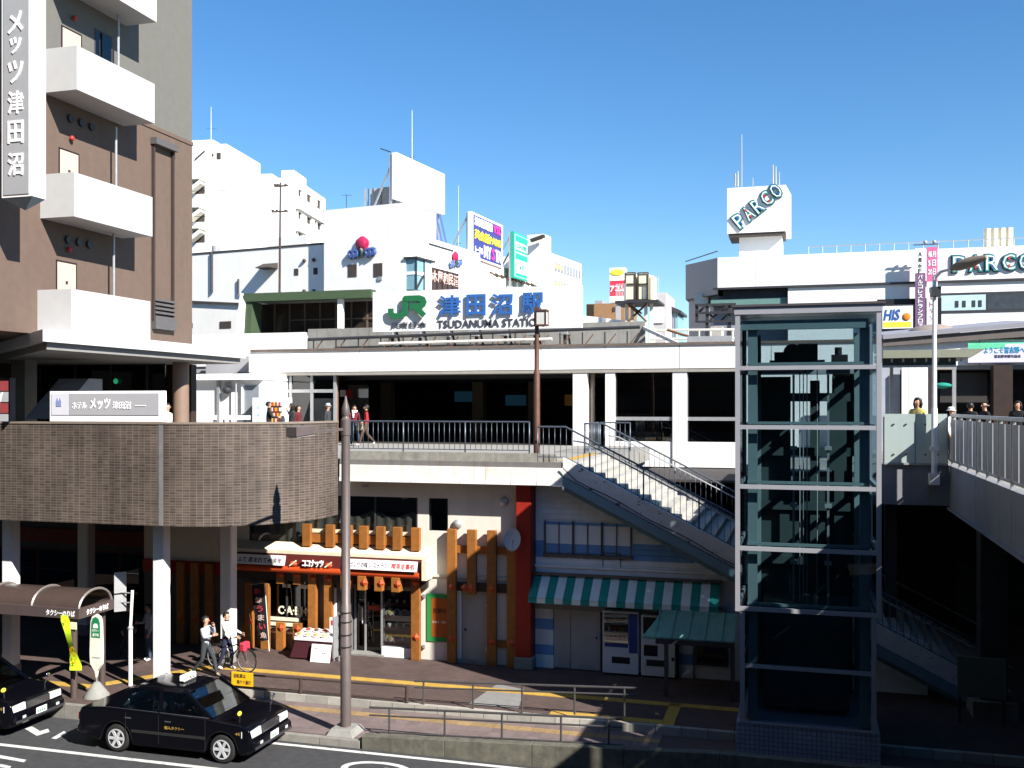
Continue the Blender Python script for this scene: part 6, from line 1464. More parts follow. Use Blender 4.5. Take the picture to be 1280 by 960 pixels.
wv = box('window_band', M('store_glass', (0.045, 0.05, 0.06), 0.15, var=0.3), ps, Q(903, 360).x, Q(984, 360).x, QV + 0.5, QV + 1.19, Q(940, 372).z, Q(940, 358).z); box('window_sill', M('store_teal', (0.12, 0.22, 0.20), 0.4), wv, Q(888, 380).x, Q(984, 380).x, QV + 0.3, QV + 1.19, Q(940, 380).z, Q(940, 372.5).z)
box('wall_panel', 'cream_far', ps, Q(870, 370, QV + 2.6).x, Q(887, 370, QV + 2.6).x, QV + 1.4, QV + 2.6, Q(880, 378).z, Q(880, 364).z)
for x in (944, 1085): box('seam', 'grey_far', ps, Q(x, 330).x, Q(x, 330).x + 0.03, QV - 0.005, QV + 0.01, zs, zt_)
box('ledge', 'steel_dark', ps, xL - 0.3, 60, QV - 0.15, QV - 0.001, zs - 0.12, zs + 0.02)
# right-hand windows
wv = box('window_band', 'bay_pale', ps, Q(1176, 375).x, Q(1232, 375).x, QV - 0.05, QV - 0.004, Q(1200, 388).z, Q(1200, 369).z); box('window_frame', 'steel_dark', wv, Q(1174, 375).x, 30, QV - 0.04, QV - 0.001, Q(1200, 391).z, Q(1200, 366).z)
box('window_band', 'store_glass', ps, Q(1234, 375).x, 30, QV - 0.05, QV - 0.041, Q(1240, 387).z, Q(1240, 369).z)
for x in (1194, 1203, 1215, 1223): box('mullion', 'steel_dark', wv, Q(x, 378).x, Q(x + 4, 378).x, QV - 0.08, QV - 0.051, Q(1200, 384).z, Q(1200, 376).z)
# roof rail and plant
for i in range(40): x = xL + 6 + i * 0.9; MB().cyl((x, QV + 0.3, zt_), (x, QV + 0.3, zt_ + 0.55), 0.03, n=5).build('rail_post', 'galv', ps)
box('roof_rail', 'galv', ps, xL + 6, xL + 42, QV + 0.28, QV + 0.33, zt_ + 0.5, zt_ + 0.56)
MB().bar(Vector((xC, QV + 3, zt_ + 0.25)), Vector((xL, QV, zt_ + 0.45)), 0.06, 0.06).build('roof_rail', 'steel_dark', ps)
tk = thing('roof_tanks', 'row of four cream tanks on the store roof', 'tank', Q(1245, 307, QV + 2))
for i in range(4):
    xx = Q(1229 + i * 9, 300, QV + 2).x; MB().cyl((xx + 0.25, QV + 2, zt_ + 0.2), (xx + 0.25, QV + 2, Q(1240, 286, QV + 2).z), 0.24, n=12).build('tank', 'tank_cream', tk, smooth=True)
box('stand', 'steel_dark', tk, Q(1226, 305, QV + 2).x, Q(1266, 305, QV + 2).x, QV + 1.7, QV + 2.4, zt_ - 0.1, zt_ + 0.22)
# sign box on its neck
bx = thing('rooftop_sign_box', 'white cube sign with diagonal store letters on the store roof', 'sign', Q(950, 318, QV + 4))
KV_ = QV + 4
n0, n1 = Q(924, 305, KV_ + 0.8), Q(978, 305, KV_ + 0.8)
box('neck', 'white_far', bx, n0.x, n1.x, KV_ + 0.8, KV_ + 4, zt_ - 0.1, Q(940, 292, KV_).z)
k0, k1 = Q(909, 292, KV_), Q(982, 231, KV_)
MB().hexa([(k0.x, KV_, Q(909, 292, KV_).z), (k1.x, KV_, Q(909, 292, KV_).z), (k1.x + 0.35, KV_ + 3.6, Q(909, 292, KV_).z), (k0.x, KV_ + 3.6, Q(909, 292, KV_).z)], [(k0.x, KV_, k1.z), (k1.x, KV_, k1.z), (k1.x + 0.35, KV_ + 3.6, k1.z), (k0.x, KV_ + 3.6, k1.z)]).build('cube', 'white_far', bx)
box('underside', 'recess', bx, k0.x + 0.1, k1.x, KV_ + 0.1, KV_ + 3.5, k0.z - 0.2, k0.z - 0.01)
a, b = Q(919, 282, KV_), Q(972, 239, KV_)
M('parco_teal', (0.03, 0.24, 0.24), 0.4, var=0); M('parco_red', (0.45, 0.04, 0.05), 0.4, var=0); M('parco_blue', (0.05, 0.08, 0.30), 0.4, var=0); M('parco_dark', (0.03, 0.05, 0.09), 0.4, var=0)
M('parco_white', (0.75, 0.75, 0.72), var=0)
def parco(t, org, right, up, W_, H_, shear=0.0, seed=1):
    right, up, org = Vector(right).normalized(), Vector(up).normalized(), Vector(org)
    w = W_ / 5
    for i, ch in enumerate('PARCO'):
        o = org + right * (i * w)
        lettering('letter', ch, 'parco_dark', t, o - up * 0.05 * H_ + right * 0.03 * w, right, up, w * 0.96, H_ * 1.10, 0.10, 0.075)
        lettering('letter', ch, 'parco_teal', t, o + right * 0.09 * w, right, up, w * 0.84, H_, 0.15, 0.050)
        lettering('letter', ch, 'parco_white', t, o + right * 0.15 * w + up * 0.07 * H_, right, up, w * 0.72, H_ * 0.86, 0.17, -0.012)
        lettering('letter', ':', 'parco_red' if i % 2 else 'parco_blue', t, o + right * 0.44 * w + up * 0.16 * H_, right, up, w * 0.15, H_ * 0.68, 0.19, 0.02)
dirv = (Vector((b.x, 0, b.z)) - Vector((a.x, 0, a.z))).normalized(); upn = Vector((-dirv.z, 0, dirv.x))
parco(bx, Vector((a.x, KV_ - 0.002, a.z)) - upn * 0.5, dirv, upn, (Vector((b.x, 0, b.z)) - Vector((a.x, 0, a.z))).length + 0.3, 1.15)
for x, y0_, y1_, r_ in ((927, 231, 168, 0.05), (919, 231, 217, 0.09), (922, 231, 214, 0.09), (966, 231, 206, 0.08), (969.5, 231, 208, 0.08), (974, 231, 215, 0.05), (941, 230, 222, 0.04)):
    p0 = Q(x, y0_ + 2, KV_ + 2); p1 = Q(x, y1_, KV_ + 2); MB().cyl(p0, p1, r_, r_ * 0.7, 6).build('aerial', 'galv', bx)
a, b = Q(1188, 341), Q(1292, 318)
sl_ = thing('store_letters', 'large teal and red store name letters on the white wall', 'sign', Q(1235, 330))
parco(sl_, (a.x, QV - 0.005, a.z), X, ZZ, b.x - a.x, Q(1188, 320).z - a.z)
# hanging banners and the travel sign
bn = thing('vertical_banners', 'tall purple and pink banners hanging on the store wall', 'banner', Q(1158, 410, QV - 1))
WV = QV - 1.0
b0, b1, b2 = Q(1144, 350, WV).x, Q(1158, 350, WV).x, Q(1172, 350, WV).x
M('purple', (0.16, 0.09, 0.17), 0.7); M('pink', (0.62, 0.12, 0.28), 0.7)
z_ = lambda y: Q(1158, y, WV).z
box('cloth', 'white_clean', bn, b0, b1 - 0.05, WV, WV + 0.1, z_(341), z_(310)); box('cloth', 'purple', bn, b0, b1 - 0.05, WV, WV + 0.1, z_(412), z_(341.2)); box('cloth', 'pink', bn, b1 + 0.02, b2, WV, WV + 0.1, z_(352), z_(309)); box('cloth', 'white_clean', bn, b1 + 0.02, b2, WV, WV + 0.1, z_(410), z_(352.2))
box('hanger', 'steel_dark', bn, b0 - 0.1, b2 + 0.1, WV + 0.02, WV + 0.12, z_(306), z_(305)); 
for x in (b0 + 0.6, b2 - 0.2): MB().ball((x, WV, z_(303)), 0.12, 0.12, 0.14).build('lamp', 'galv', bn)
for i, ch in enumerate('A館6F'):
    letters_v('letter', ch, 'letter_grey', bn, b0 + 0.2, b1 - 0.27, z_(320 + i * 7), z_(314.5 + i * 7), WV - 0.005, 0.02)
for i, ch in enumerate('パルコレストランフロア'):
    letters_v('letter', ch, 'letter_white', bn, b0 + 0.16, b1 - 0.22, z_(348.3 + i * 6.1), z_(343.4 + i * 6.1), WV - 0.005, 0.02, 0.02)
for i, (ch, m_) in enumerate((('毎月', 'letter_white'), ('5日', 'letter_white'), ('20日', 'letter_white'))): letters_v('letter', ch, m_, bn, b1 + 0.1, b2 - 0.1, z_(322 + i * 11), z_(314 + i * 11), WV - 0.005, 0.02, 0.02)
for i, ch in enumerate('レストラン'): letters_v('letter', ch, 'pink', bn, b1 + 0.2, b2 - 0.3, z_(366 + i * 9), z_(359 + i * 9), WV - 0.005, 0.02)
hs = thing('travel_sign', 'white travel agency sign with blue letters and yellow foot', 'sign', Q(1122, 396, WV))
a, b = Q(1103, 411, WV), Q(1141, 382, WV)
box('cabinet', 'steel_dark', hs, a.x - 0.1, b.x + 0.35, WV + 0.05, WV + 0.4, a.z - 0.1, b.z + 0.1); box('face', 'white_clean', hs, a.x, b.x, WV, WV + 0.049, a.z, b.z); box('foot_band', 'hoard_yellow', hs, a.x + 0.05, b.x - 0.1, WV - 0.01, WV - 0.001, a.z + 0.08, a.z + 0.42)
letters_v('lettering', 'HIS', 'sign_blue', hs, a.x + 0.1, b.x - 0.75, a.z + 0.55, b.z - 0.2, WV - 0.002, 0.04, 0.015, 0.2); MB().ball((b.x - 0.38, WV - 0.02, a.z + 0.75), 0.26, 0.05, 0.26).build('badge', M('his_orange', (0.6, 0.2, 0.02)), hs, smooth=True)
box('backing', 'dark', ps, Q(1096, 410).x, Q(1176, 410).x, QV - 0.3, QV - 0.155, Q(1130, 424).z, Q(1130, 374).z)
# grey eaves of the station's right wing
ev = thing('wing_roof', 'grey pitched eaves over the right wing of the station', 'roof', (8, 36, 10.3))
p0, p1 = V(1104, 424, 38.6), V(1300, 407, 38.6)
MB().hexa([p0, p1, p1 + Vector((0, 6, 0.5)), p0 + Vector((0, 6, 0.5))], [p + Vector((0, 0, 0.16)) for p in (p0, p1, p1 + Vector((0, 6, 0.5)), p0 + Vector((0, 6, 0.5)))]).build('roof_sheet', 'store_grey', ev)
MB().hexa([p0 - Vector((0, -.1, .25)), p1 - Vector((0, -.1, .35)), p1 + Vector((0, .2, -.35)), p0 + Vector((0, .2, -.25))], [p - Vector((0, 0, 0.003)) for p in (p0 + Vector((0, .1, 0)), p1 + Vector((0, .1, 0)), p1 + Vector((0, .2, 0)), p0 + Vector((0, .2, 0)))]).build('eaves', M('eave_brown', (0.13, 0.11, 0.10)), ev)
dm_ = thing('roof_dome', 'shallow tan dome on the roof of the right wing', 'dome', V(1170, 418, 41)); MB().ball(V(1166, 420, 41) , 1.0, 1.0, 0.45, 14, 9).build('shell', 'steel_tan', dm_, smooth=True)
# back of a billboard on the station roof
bf = thing('billboard_frame', 'steel lattice back of a billboard on the station roof', 'frame', V(895, 430, 46))
WV2 = 46.0
for x in (871, 884, 912, 918): box('post', 'steel_dark', bf, V(x, 400, WV2).x - 0.07, V(x, 400, WV2).x + 0.07, WV2, WV2 + 0.14, FZ1 if x in (884, 912) else V(x, 403, WV2).z, V(x, 380, WV2).z)
for y in (381, 391, 402): box('rail', 'steel_dark', bf, V(871, 400, WV2).x, V(920, 400, WV2).x, WV2 - 0.08, WV2 - 0.005, V(890, y, WV2).z - 0.05, V(890, y, WV2).z + 0.05)
for xa, ya, xb, yb in ((873, 391, 882, 382), (886, 402, 898, 391), (898, 391, 910, 382), (886, 391, 896, 402), (900, 402, 911, 392)): MB().bar(V(xa, ya, WV2 + 0.3), V(xb, yb, WV2 + 0.3), 0.09, 0.09).build('brace', 'steel_dark', bf)
for x in (883, 910): MB().bar(V(x, 432, WV2 + 0.3), V(x + 2, 385, WV2 + 0.3), 0.16, 0.16).build('leg', 'galv', bf)
box('plant_box', 'tank_grey', bf, V(888, 400, 47).x, V(903, 400, 47).x, 47, 48, FZ1, V(890, 408, 47).z)
rp_ = thing('roof_rails', 'pale pipe rails on the station roof right of the tank stand', 'railing', V(900, 430, 43))
for y in (413, 424): MB().tube([V(812, y, 44), V(918, y - 1, 44)], 0.05, 6).build('rail', 'cream_far', rp_)
for x in range(818, 918, 14): MB().cyl(V(x, 431, 44), V(x, 411, 44), 0.035, n=6).build('post', 'cream_far', rp_)
MB().tube([V(834, 412, 43.5), V(852, 418, 43.5), V(860, 420, 43.5), V(868, 431, 43.5)], 0.06, 6).build('pipe', 'rust', rp_)
box('tray', 'galv', rp_, V(860, 420, 43).x, V(916, 420, 43).x, 42.6, 43.0, V(880, 430, 43).z, V(880, 421, 43).z)
# utility pole with wires, and aerials
up_ = thing('utility_pole', 'thin utility pole with cross arms behind the green hall', 'utility pole', D(350, 380, 66)); UY = 66
MB().cyl(D(349, 420, UY), D(350.5, 228, UY), 0.09, 0.06, 8).build('shaft', 'steel_brown', up_)
for y, l_, r_ in ((233, 343, 360), (265, 340, 360)):
    MB().bar(D(l_, y, UY), D(r_, y - 1, UY), 0.1, 0.1).build('cross_arm', 'steel_brown', up_)
    for x in (l_ + 1, (l_ + r_) / 2 - 4, r_ - 3): MB().cyl(D(x, y, UY), D(x, y - 3, UY), 0.09, n=6).build('insulator', 'recess', up_)
    MB().tube([D(l_, y - 2, UY), D(320, y + 4, UY + 4), D(240, y + 6, UY + 14)], 0.02, 4).build('wire', 'recess', up_)
for x, yb, yt, Yd, lab in ((515, 200, 138, 90, 'thin roof aerial behind the blank hoarding'), (573, 308, 232, 95, 'thin roof aerial left of the navy hoarding')):
    ae = thing('roof_aerial', lab, 'aerial', D(x, yb, Yd)); MB().cyl(D(x, yb + 30, Yd), D(x, yt, Yd), 0.06, 0.03, 6).build('mast', 'galv', ae)
    MB().bar(D(x - 3, yb - 3, Yd), D(x + 3, yb - 4, Yd), 0.05, 0.05).build('element', 'recess', ae)
for x, y, Yd, lab in ((433, 243, 84, 'television aerial on the roof of the rose store'), (264, 160, 100, 'television aerial beside the roof tower'), (1018, 362, 72, 'television aerial in front of the white store wall')):
    ae = thing('tv_aerial', lab, 'aerial', D(x, y + 15, Yd)); MB().cyl(D(x, y + 18, Yd), D(x, y, Yd), 0.03, 0.03, 6).build('mast', 'recess', ae)
    for k in range(4): MB().bar(D(x - 5 + k * 3, y + 1, Yd - 0.3), D(x - 4 + k * 3, y + 1, Yd + 0.9), 0.03, 0.03).build('element', 'recess', ae)
    MB().bar(D(x - 6, y + 1, Yd), D(x + 7, y + 1, Yd), 0.03, 0.03).build('boom', 'recess', ae)
# ================================================================== unseen blocks added to hold back sky and sun light
opp = thing('sky_blocker', 'brown block added behind the viewpoint to cut the sky fill', 'building', (-20, -14, 0))
M('blocker_wall', (0.10, 0.08, 0.07), 0.8)
box('wall', 'blocker_wall', opp, -80, 13, -40, -13, 0, 33)
for k in range(9): box('window_band', 'hall_glass', opp, -79, 12, -13.0, -12.95, 2.0 + k * 3.5, 3.9 + k * 3.5)
opr = thing('sun_blocker', 'low brown block added right of the viewpoint to shade the ground', 'building', (30, 12, 0))  # out of view, added to stop sun slipping under the footbridge
box('wall', 'blocker_wall', opr, 13.5, 50, -10, 37, 0, 11.4)
for k in range(3): box('window_band', 'hall_glass', opr, 13.45, 13.5, -9, 36, 2.0 + k * 3.6, 3.9 + k * 3.6)

# ================================================================== taxis
M('car_black', (0.002, 0.0022, 0.004), 0.12, 0.0, var=0, spec=0.22, coat=0.05); M('tyre', (0.014, 0.014, 0.014), 0.85); M('rim', (0.60, 0.61, 0.63), 0.3, 0.35, var=0)
M('headlight', (0.75, 0.77, 0.80), 0.08, 0.3, var=0); M('seat', (0.33, 0.33, 0.34), 0.9); M('seat_cover', (0.72, 0.72, 0.72), 0.9); M('tail_red', (0.25, 0.01, 0.01), 0.2); M('gold', (0.42, 0.26, 0.06), 0.4); M('plate_green', (0.02, 0.16, 0.08), 0.5)
def make_taxi(label):
    t = thing('taxi', label, 'taxi', (0, 0, 0), 'black taxis waiting at the taxi stand')
    def arch(cx, r=0.37): return [(cx + r * math.cos(a), 0.31 + r * math.sin(a)) for a in [R(8) + (R(164)) * i / 9 for i in range(10)]]
    prof = [(-2.24, 0.32), (-2.31, 0.50), (-2.31, 0.80), (-2.25, 0.95), (-1.60, 1.0), (1.00, 0.955), (1.95, 0.865), (2.22, 0.79), (2.27, 0.62), (2.27, 0.45), (2.22, 0.25)]
    poly = prof + [(1.80, 0.21)] + arch(1.38) + [(0.98, 0.20), (-0.90, 0.20)] + arch(-1.31) + [(-1.72, 0.22)]
    b_ = MB().prism(poly, 'y', -0.845, 0.845).build('body', 'car_black', t, 0.05, True, 3)
    # greenhouse
    roof = MB(); rings = [(0.44, -1.06, 0.665, 1.40), (0.36, -0.98, 0.63, 1.455), (0.18, -0.80, 0.52, 1.495), (-0.1, -0.5, 0.3, 1.51)]
    vs = []
    for xf, xr_, w, z in rings:
        for i in range(16):
            a = 2 * math.pi * i / 16; cs, sn = math.cos(a), math.sin(a)
            k = lambda q: math.copysign(abs(q) ** 0.35, q)
            vs.append(((xf + xr_) / 2 + (xf - xr_) / 2 * k(cs), w * k(sn), z))
    roof.add(vs, [(j*16+i, j*16+(i+1) % 16, (j+1)*16+(i+1) % 16, (j+1)*16+i) for j in range(3) for i in range(16)] + [tuple(range(48, 64)), tuple(reversed(range(16)))])
    roof.build('roof', 'car_black', t, smooth=True)
    for s in (-1, 1):
        MB().bar((1.10, s * 0.775, 0.94), (0.40, s * 0.645, 1.43), 0.06, 0.07).build('pillar', 'car_black', t); MB().bar((-0.19, s * 0.79, 0.95), (-0.24, s * 0.655, 1.43), 0.09, 0.04).build('pillar', 'car_black', t)
        MB().hexa([(-1.66, s * 0.775, 0.98), (-1.24, s * 0.795, 0.98), (-0.90, s * 0.655, 1.43), (-1.04, s * 0.645, 1.43)], [(-1.66, s * 0.74, 0.98), (-1.24, s * 0.76, 0.98), (-0.90, s * 0.62, 1.43), (-1.04, s * 0.61, 1.43)]).build('pillar', 'car_black', t)
        MB().bar((1.05, s * 0.79, 0.955), (-1.6, s * 0.79, 0.99), 0.03, 0.03).build('belt_trim', 'chrome', t)
        def pane(a, b_, c_, d_, nm): MB().hexa([a, b_, c_, d_], [Vector(p) - Vector((0, s * 0.008, 0)) for p in (a, b_, c_, d_)]).build(nm, 'glass_car', t)
        pane((1.04, s * 0.785, 0.965), (-0.15, s * 0.785, 0.965), (-0.20, s * 0.655, 1.41), (0.42, s * 0.655, 1.41), 'side_window'); pane((-0.23, s * 0.785, 0.965), (-1.24, s * 0.785, 0.985), (-0.92, s * 0.655, 1.41), (-0.28, s * 0.655, 1.41), 'side_window')
        for x in (0.05, -0.98): box('door_handle', 'chrome', t, x - 0.08, x + 0.08, s * 0.845, s * 0.862, 0.80, 0.83)
        for x in (0.98, -0.20, -1.05): box('door_seam', 'black_rubber', t, x - 0.006, x + 0.006, s * 0.842, s * 0.8465, 0.30, 0.94)
        box('side_moulding', 'black_rubber', t, -0.9, 0.98, s * 0.84, s * 0.858, 0.50, 0.56)
        hl = MB().hexa([(2.18, s * 0.42, 0.60), (2.16, s * 0.80, 0.60), (2.08, s * 0.80, 0.60), (2.08, s * 0.42, 0.60)], [(2.295, s * 0.42, 0.62), (2.24, s * 0.82, 0.62), (2.08, s * 0.846, 0.62), (2.1, s * 0.42, 0.62)]); hl.v = []; hl.f = []
        hl.hexa([(2.288, s * 0.40, 0.60), (2.275, s * 0.79, 0.60), (2.262, s * 0.79, 0.755), (2.266, s * 0.40, 0.77)], [(2.1, s * 0.40, 0.60), (2.0, s * 0.852, 0.60), (2.0, s * 0.852, 0.755), (2.1, s * 0.40, 0.77)])
        hl.build('headlight', 'headlight', t, 0.01)
        MB().tube([(1.72, s * 0.66, 0.89), (1.76, s * 0.72, 1.06)], 0.012, 6).build('mirror_arm', 'steel_dark', t); MB().ball((1.76, s * 0.73, 1.10), 0.035, 0.075, 0.055).build('fender_mirror', 'chrome' if s > 0 else 'hoard_yellow', t, smooth=True)
        box('tail_light', 'tail_red', t, -2.325, -2.2, s * 0.45, s * 0.82, 0.66, 0.82)
    MB().hexa([(1.12, -0.74, 0.955), (1.12, 0.74, 0.955), (0.42, 0.62, 1.42), (0.42, -0.62, 1.42)], [(1.11, -0.74, 0.95), (1.11, 0.74, 0.95), (0.41, 0.62, 1.415), (0.41, -0.62, 1.415)]).build('windscreen', 'glass_car', t)
    MB().hexa([(-1.68, -0.74, 0.99), (-1.68, 0.74, 0.99), (-1.06, 0.62, 1.42), (-1.06, -0.62, 1.42)], [(-1.67, -0.74, 0.985), (-1.67, 0.74, 0.985), (-1.05, 0.62, 1.415), (-1.05, -0.62, 1.415)]).build('rear_window', 'glass_car', t)
    g_ = box('grille', 'steel_dark', t, 2.2, 2.285, -0.38, 0.38, 0.60, 0.76)
    for i in range(4): box('grille_bar', 'chrome', g_, 2.285, 2.293, -0.37, 0.37, 0.615 + i * 0.038, 0.628 + i * 0.038)
    box('bumper', 'car_black', t, 2.0, 2.36, -0.83, 0.83, 0.32, 0.56, 0.05); box('bumper', 'car_black', t, -2.38, -2.1, -0.83, 0.83, 0.34, 0.58, 0.05); box('bumper_trim', 'steel_dark', t, 2.355, 2.368, -0.80, 0.80, 0.36, 0.42)
    np_ = box('number_plate', 'white_clean', t, 2.368, 2.378, -0.17, 0.17, 0.42, 0.56)
    for i in range(4): box('plate_digit', 'plate_green', np_, 2.3785, 2.381, -0.14 + i * 0.07, -0.10 + i * 0.07, 0.44, 0.50)
    for s in (-1, 1): box('fog_lamp', 'headlight', t, 2.362, 2.372, s * 0.55 - 0.05, s * 0.55 + 0.05, 0.44, 0.50)
    rs = box('roof_sign', M('roof_sign_white', (0.75, 0.75, 0.72), 0.4), t, -0.10, 0.06, -0.24, 0.24, 1.51, 1.66, 0.03); box('sign_base', 'steel_dark', rs, -0.12, 0.08, -0.2, 0.2, 1.49, 1.52)
    lettering('lettering', 'TAXI', 'letter_black', rs, (-0.06 + 0.125, -0.16, 1.55), Y_, ZZ, 0.32, 0.07, 0.004)
    lettering('lettering', '個人タクシー', 'gold', t, (-0.05, -0.8465, 0.64), X, ZZ, 0.5, 0.07, 0.003); lettering('lettering', '4社', 'gold', t, (1.72, -0.8465, 0.66), X, ZZ, 0.2, 0.07, 0.003)
    wheel_t = MB(); wheel_t.lathe((0, 0, 0), [(0.20, -0.085), (0.27, -0.095), (0.305, -0.075), (0.315, 0), (0.305, 0.075), (0.27, 0.095), (0.20, 0.085)], 28, False)
    wheel_t.v = [(a, c_, b_) for a, b_, c_ in wheel_t.v]; tm_ = wheel_t.mesh('wheel', 'tyre', True)
    rm = MB(); rm.lathe((0, 0, 0), [(0.205, -0.07), (0.215, -0.09), (0.195, -0.095), (0.17, -0.06), (0.02, -0.055)], 28, False); rm.v = [(a, c_, b_) for a, b_, c_ in rm.v]
    disc = rm.mesh('rim', M('rim_dark', (0.05, 0.05, 0.055), 0.4, 0.6), True)
    sp = MB()
    for i in range(6):
        a = 2 * math.pi * i / 6; sp.bar((0.03 * math.cos(a), -0.082, 0.03 * math.sin(a)), (0.195 * math.cos(a), -0.088, 0.195 * math.sin(a)), 0.06, 0.025, (0, 1, 0))
    sp.cyl((0, -0.075, 0), (0, -0.10, 0), 0.055, n=14); rr = MB().lathe((0, 0, 0), [(0.185, -0.10), (0.212, -0.10), (0.212, -0.08), (0.185, -0.08)], 28, False); rr.v = [(a, c_, b_) for a, b_, c_ in rr.v]; sp.add(rr.v, rr.f)
    spm = sp.mesh('spokes', 'rim', False)
    for x in (1.38, -1.31):
        for s in (-1, 1):
            w_ = bpy.data.objects.new('wheel', tm_); link(w_); w_.location = (x, s * 0.735, 0.315); w_.rotation_euler = (0, 0, 0 if s < 0 else math.pi); attach(w_, t)
            for nm, me in (('rim', disc), ('spokes', spm)): o = bpy.data.objects.new(nm, me); link(o); o.parent = w_
            box('wheel_well', 'black_rubber', t, x - 0.36, x + 0.36, s * 0.45, s * 0.62, 0.25, 0.80)
    for x, y in ((0.15, -0.36), (0.15, 0.36)):
        box('seat', 'seat', t, x - 0.45, x + 0.05, y - 0.24, y + 0.24, 0.5, 0.66, 0.04); box('seat_back', 'seat', t, x - 0.55, x - 0.42, y - 0.24, y + 0.24, 0.62, 1.12, 0.04); box('head_rest', 'seat_cover', t, x - 0.54, x - 0.44, y - 0.14, y + 0.14, 1.13, 1.30, 0.03)
    box('rear_seat', 'seat_cover', t, -1.45, -1.28, -0.66, 0.66, 0.6, 1.10, 0.04); box('dashboard', 'black_rubber', t, 0.72, 1.05, -0.7, 0.7, 0.7, 0.96, 0.03); box('floor', 'black_rubber', t, -1.6, 1.1, -0.72, 0.72, 0.25, 0.30)
    MB().tube([(0.50 + 0.08 * math.sin(a), -0.36 + 0.18 * math.cos(a), 0.92 + 0.16 * math.sin(a)) for a in [2 * math.pi * i / 16 for i in range(16)]], 0.016, 6, True).build('steering_wheel', 'black_rubber', t)
    for part in t.children:                               # short nose ahead of the front wheels
        if part.name.split('.')[0] == 'wheel': continue
        for o in [part] + list(part.children):
            for v_ in o.data.vertices:
                if v_.co.x > 1.80: v_.co.x -= 0.17 * min(1.0, (v_.co.x - 1.80) / 0.25)
    return t
taxi = make_taxi('whole black taxi with white roof sign waiting beside the brown sidewalk')
def copy_parts(o, parent):
    for ch in list(o.children):
        c_ = ch.copy(); COL.objects.link(c_); c_.parent = parent; copy_parts(ch, c_)
taxi2 = taxi.copy(); COL.objects.link(taxi2); copy_parts(taxi, taxi2)
taxi2['label'] = 'black taxi cut off by the left edge, only its front showing'
taxi.location = (-13.45, 20.0, RZ); taxi2.location = (-19.75, 20.05, RZ)
LOCAL.update((taxi.name, taxi2.name))

# ================================================================== taxi stand
ts = thing('taxi_shelter', 'brown arched taxi shelter with white lettering at the kerb', 'shelter', (-20, 22.5, GZ))
M('shelter_brown', (0.085, 0.062, 0.058), 0.5, 0.2, var=0.1); M('shelter_rib', (0.24, 0.21, 0.20), 0.4, 0.4)
tx0, tx1, ty0, ty1, tz0, tz1 = -25.0, -17.55, 21.35, 22.75, 2.38, 2.64
box('beam', 'shelter_brown', ts, tx0, tx1, ty0, ty0 + 0.10, tz0, tz1); box('beam', 'shelter_brown', ts, tx0, tx1, ty1 - 0.1, ty1, tz0, tz1); box('beam', 'shelter_brown', ts, tx1 - 0.10, tx1 + 0.003, ty0 + 0.101, ty1 - 0.101, tz0, tz1)
def archpt(t, r=0.0): return ((ty0 + ty1) / 2 - ((ty1 - ty0) / 2 - 0.08 - r) * math.cos(t), tz1 - 0.06 + (0.44 - r) * math.sin(t))
mb = MB(); A_ = [math.pi * i / 14 for i in range(15)]
vs = []
for a in A_:
    y, z = archpt(a); y2, z2 = archpt(a, 0.012); vs += [(tx0, y, z), (tx1 - 0.05, y, z), (tx0, y2, z2), (tx1 - 0.05, y2, z2)]
mb.add(vs, [(4*i, 4*i+1, 4*i+5, 4*i+4) for i in range(14)] + [(4*i+2, 4*i+6, 4*i+7, 4*i+3) for i in range(14)])
m_ = M('shelter_sheet', (0.06, 0.042, 0.036), 0.25, var=0.1); mb.build('roof_sheet', m_, ts, smooth=True)
for i in range(6):
    x = tx1 - 0.06 - i * 1.45
    MB().tube([(x, *archpt(a, -0.015)) for a in A_], 0.035, 6).build('rib', 'shelter_rib', ts, smooth=True)
for x, y in ((tx1 - 0.28, ty0 + 0.16), (-21.2, ty0 + 0.16), (tx1 - 0.28, ty1 - 0.16), (-21.2, ty1 - 0.16)):
    if y > 23 and x > -20: continue
    MB().cyl((x, y, GZ), (x, y, tz0 + 0.02), 0.085, n=12).build('post', 'shelter_brown', ts, smooth=True)
letters_v('lettering', 'タクシーのりば', 'letter_white', ts, tx1 - 1.0, tx1 - 0.12, tz0 + 0.05, tz1 - 0.06, ty0 - 0.001, 0.006, 0.02)
letters_u('lettering', 'タクシーのりば', 'letter_white', ts, ty0 + 0.28, ty1 - 0.28, tz0 + 0.05, tz1 - 0.06, tx1 + 0.004, 0.006, 0.02)
box('plaque', 'eave_cream', ts, tx1 - 0.40, tx1 - 0.12, ty0 + 0.05, ty0 + 0.07, 2.10, 2.28)
# yellow streamer
fl = thing('streamer', 'twisted lime yellow streamer hanging from the taxi shelter post', 'banner', V(90, 800, 21.35))
pts = [(76, 84, 769), (76, 87, 776), (79, 88, 785), (82, 89, 795), (85, 91, 805), (87, 95, 815), (87, 99, 825), (87, 102, 832), (87, 102, 838)]
vs = []
for i, (a, b, y) in enumerate(pts):
    p, q = V(a, y, 21.28 - 0.05 * math.sin(i)), V(b, y, 21.24 + 0.06 * math.sin(i * 1.2)); vs += [p, q]
MB().add(vs + [v_ + Vector((0, 0.006, 0)) for v_ in vs], [(2*i, 2*i+1, 2*i+3, 2*i+2) for i in range(8)] + [(18+2*i, 18+2*i+2, 18+2*i+3, 18+2*i+1) for i in range(8)]).build('cloth', M('lime', (0.55, 0.75, 0.02), 0.7, var=0.05), fl, smooth=True)
M('streamer_ink', (0.55, 0.28, 0.0), var=0)
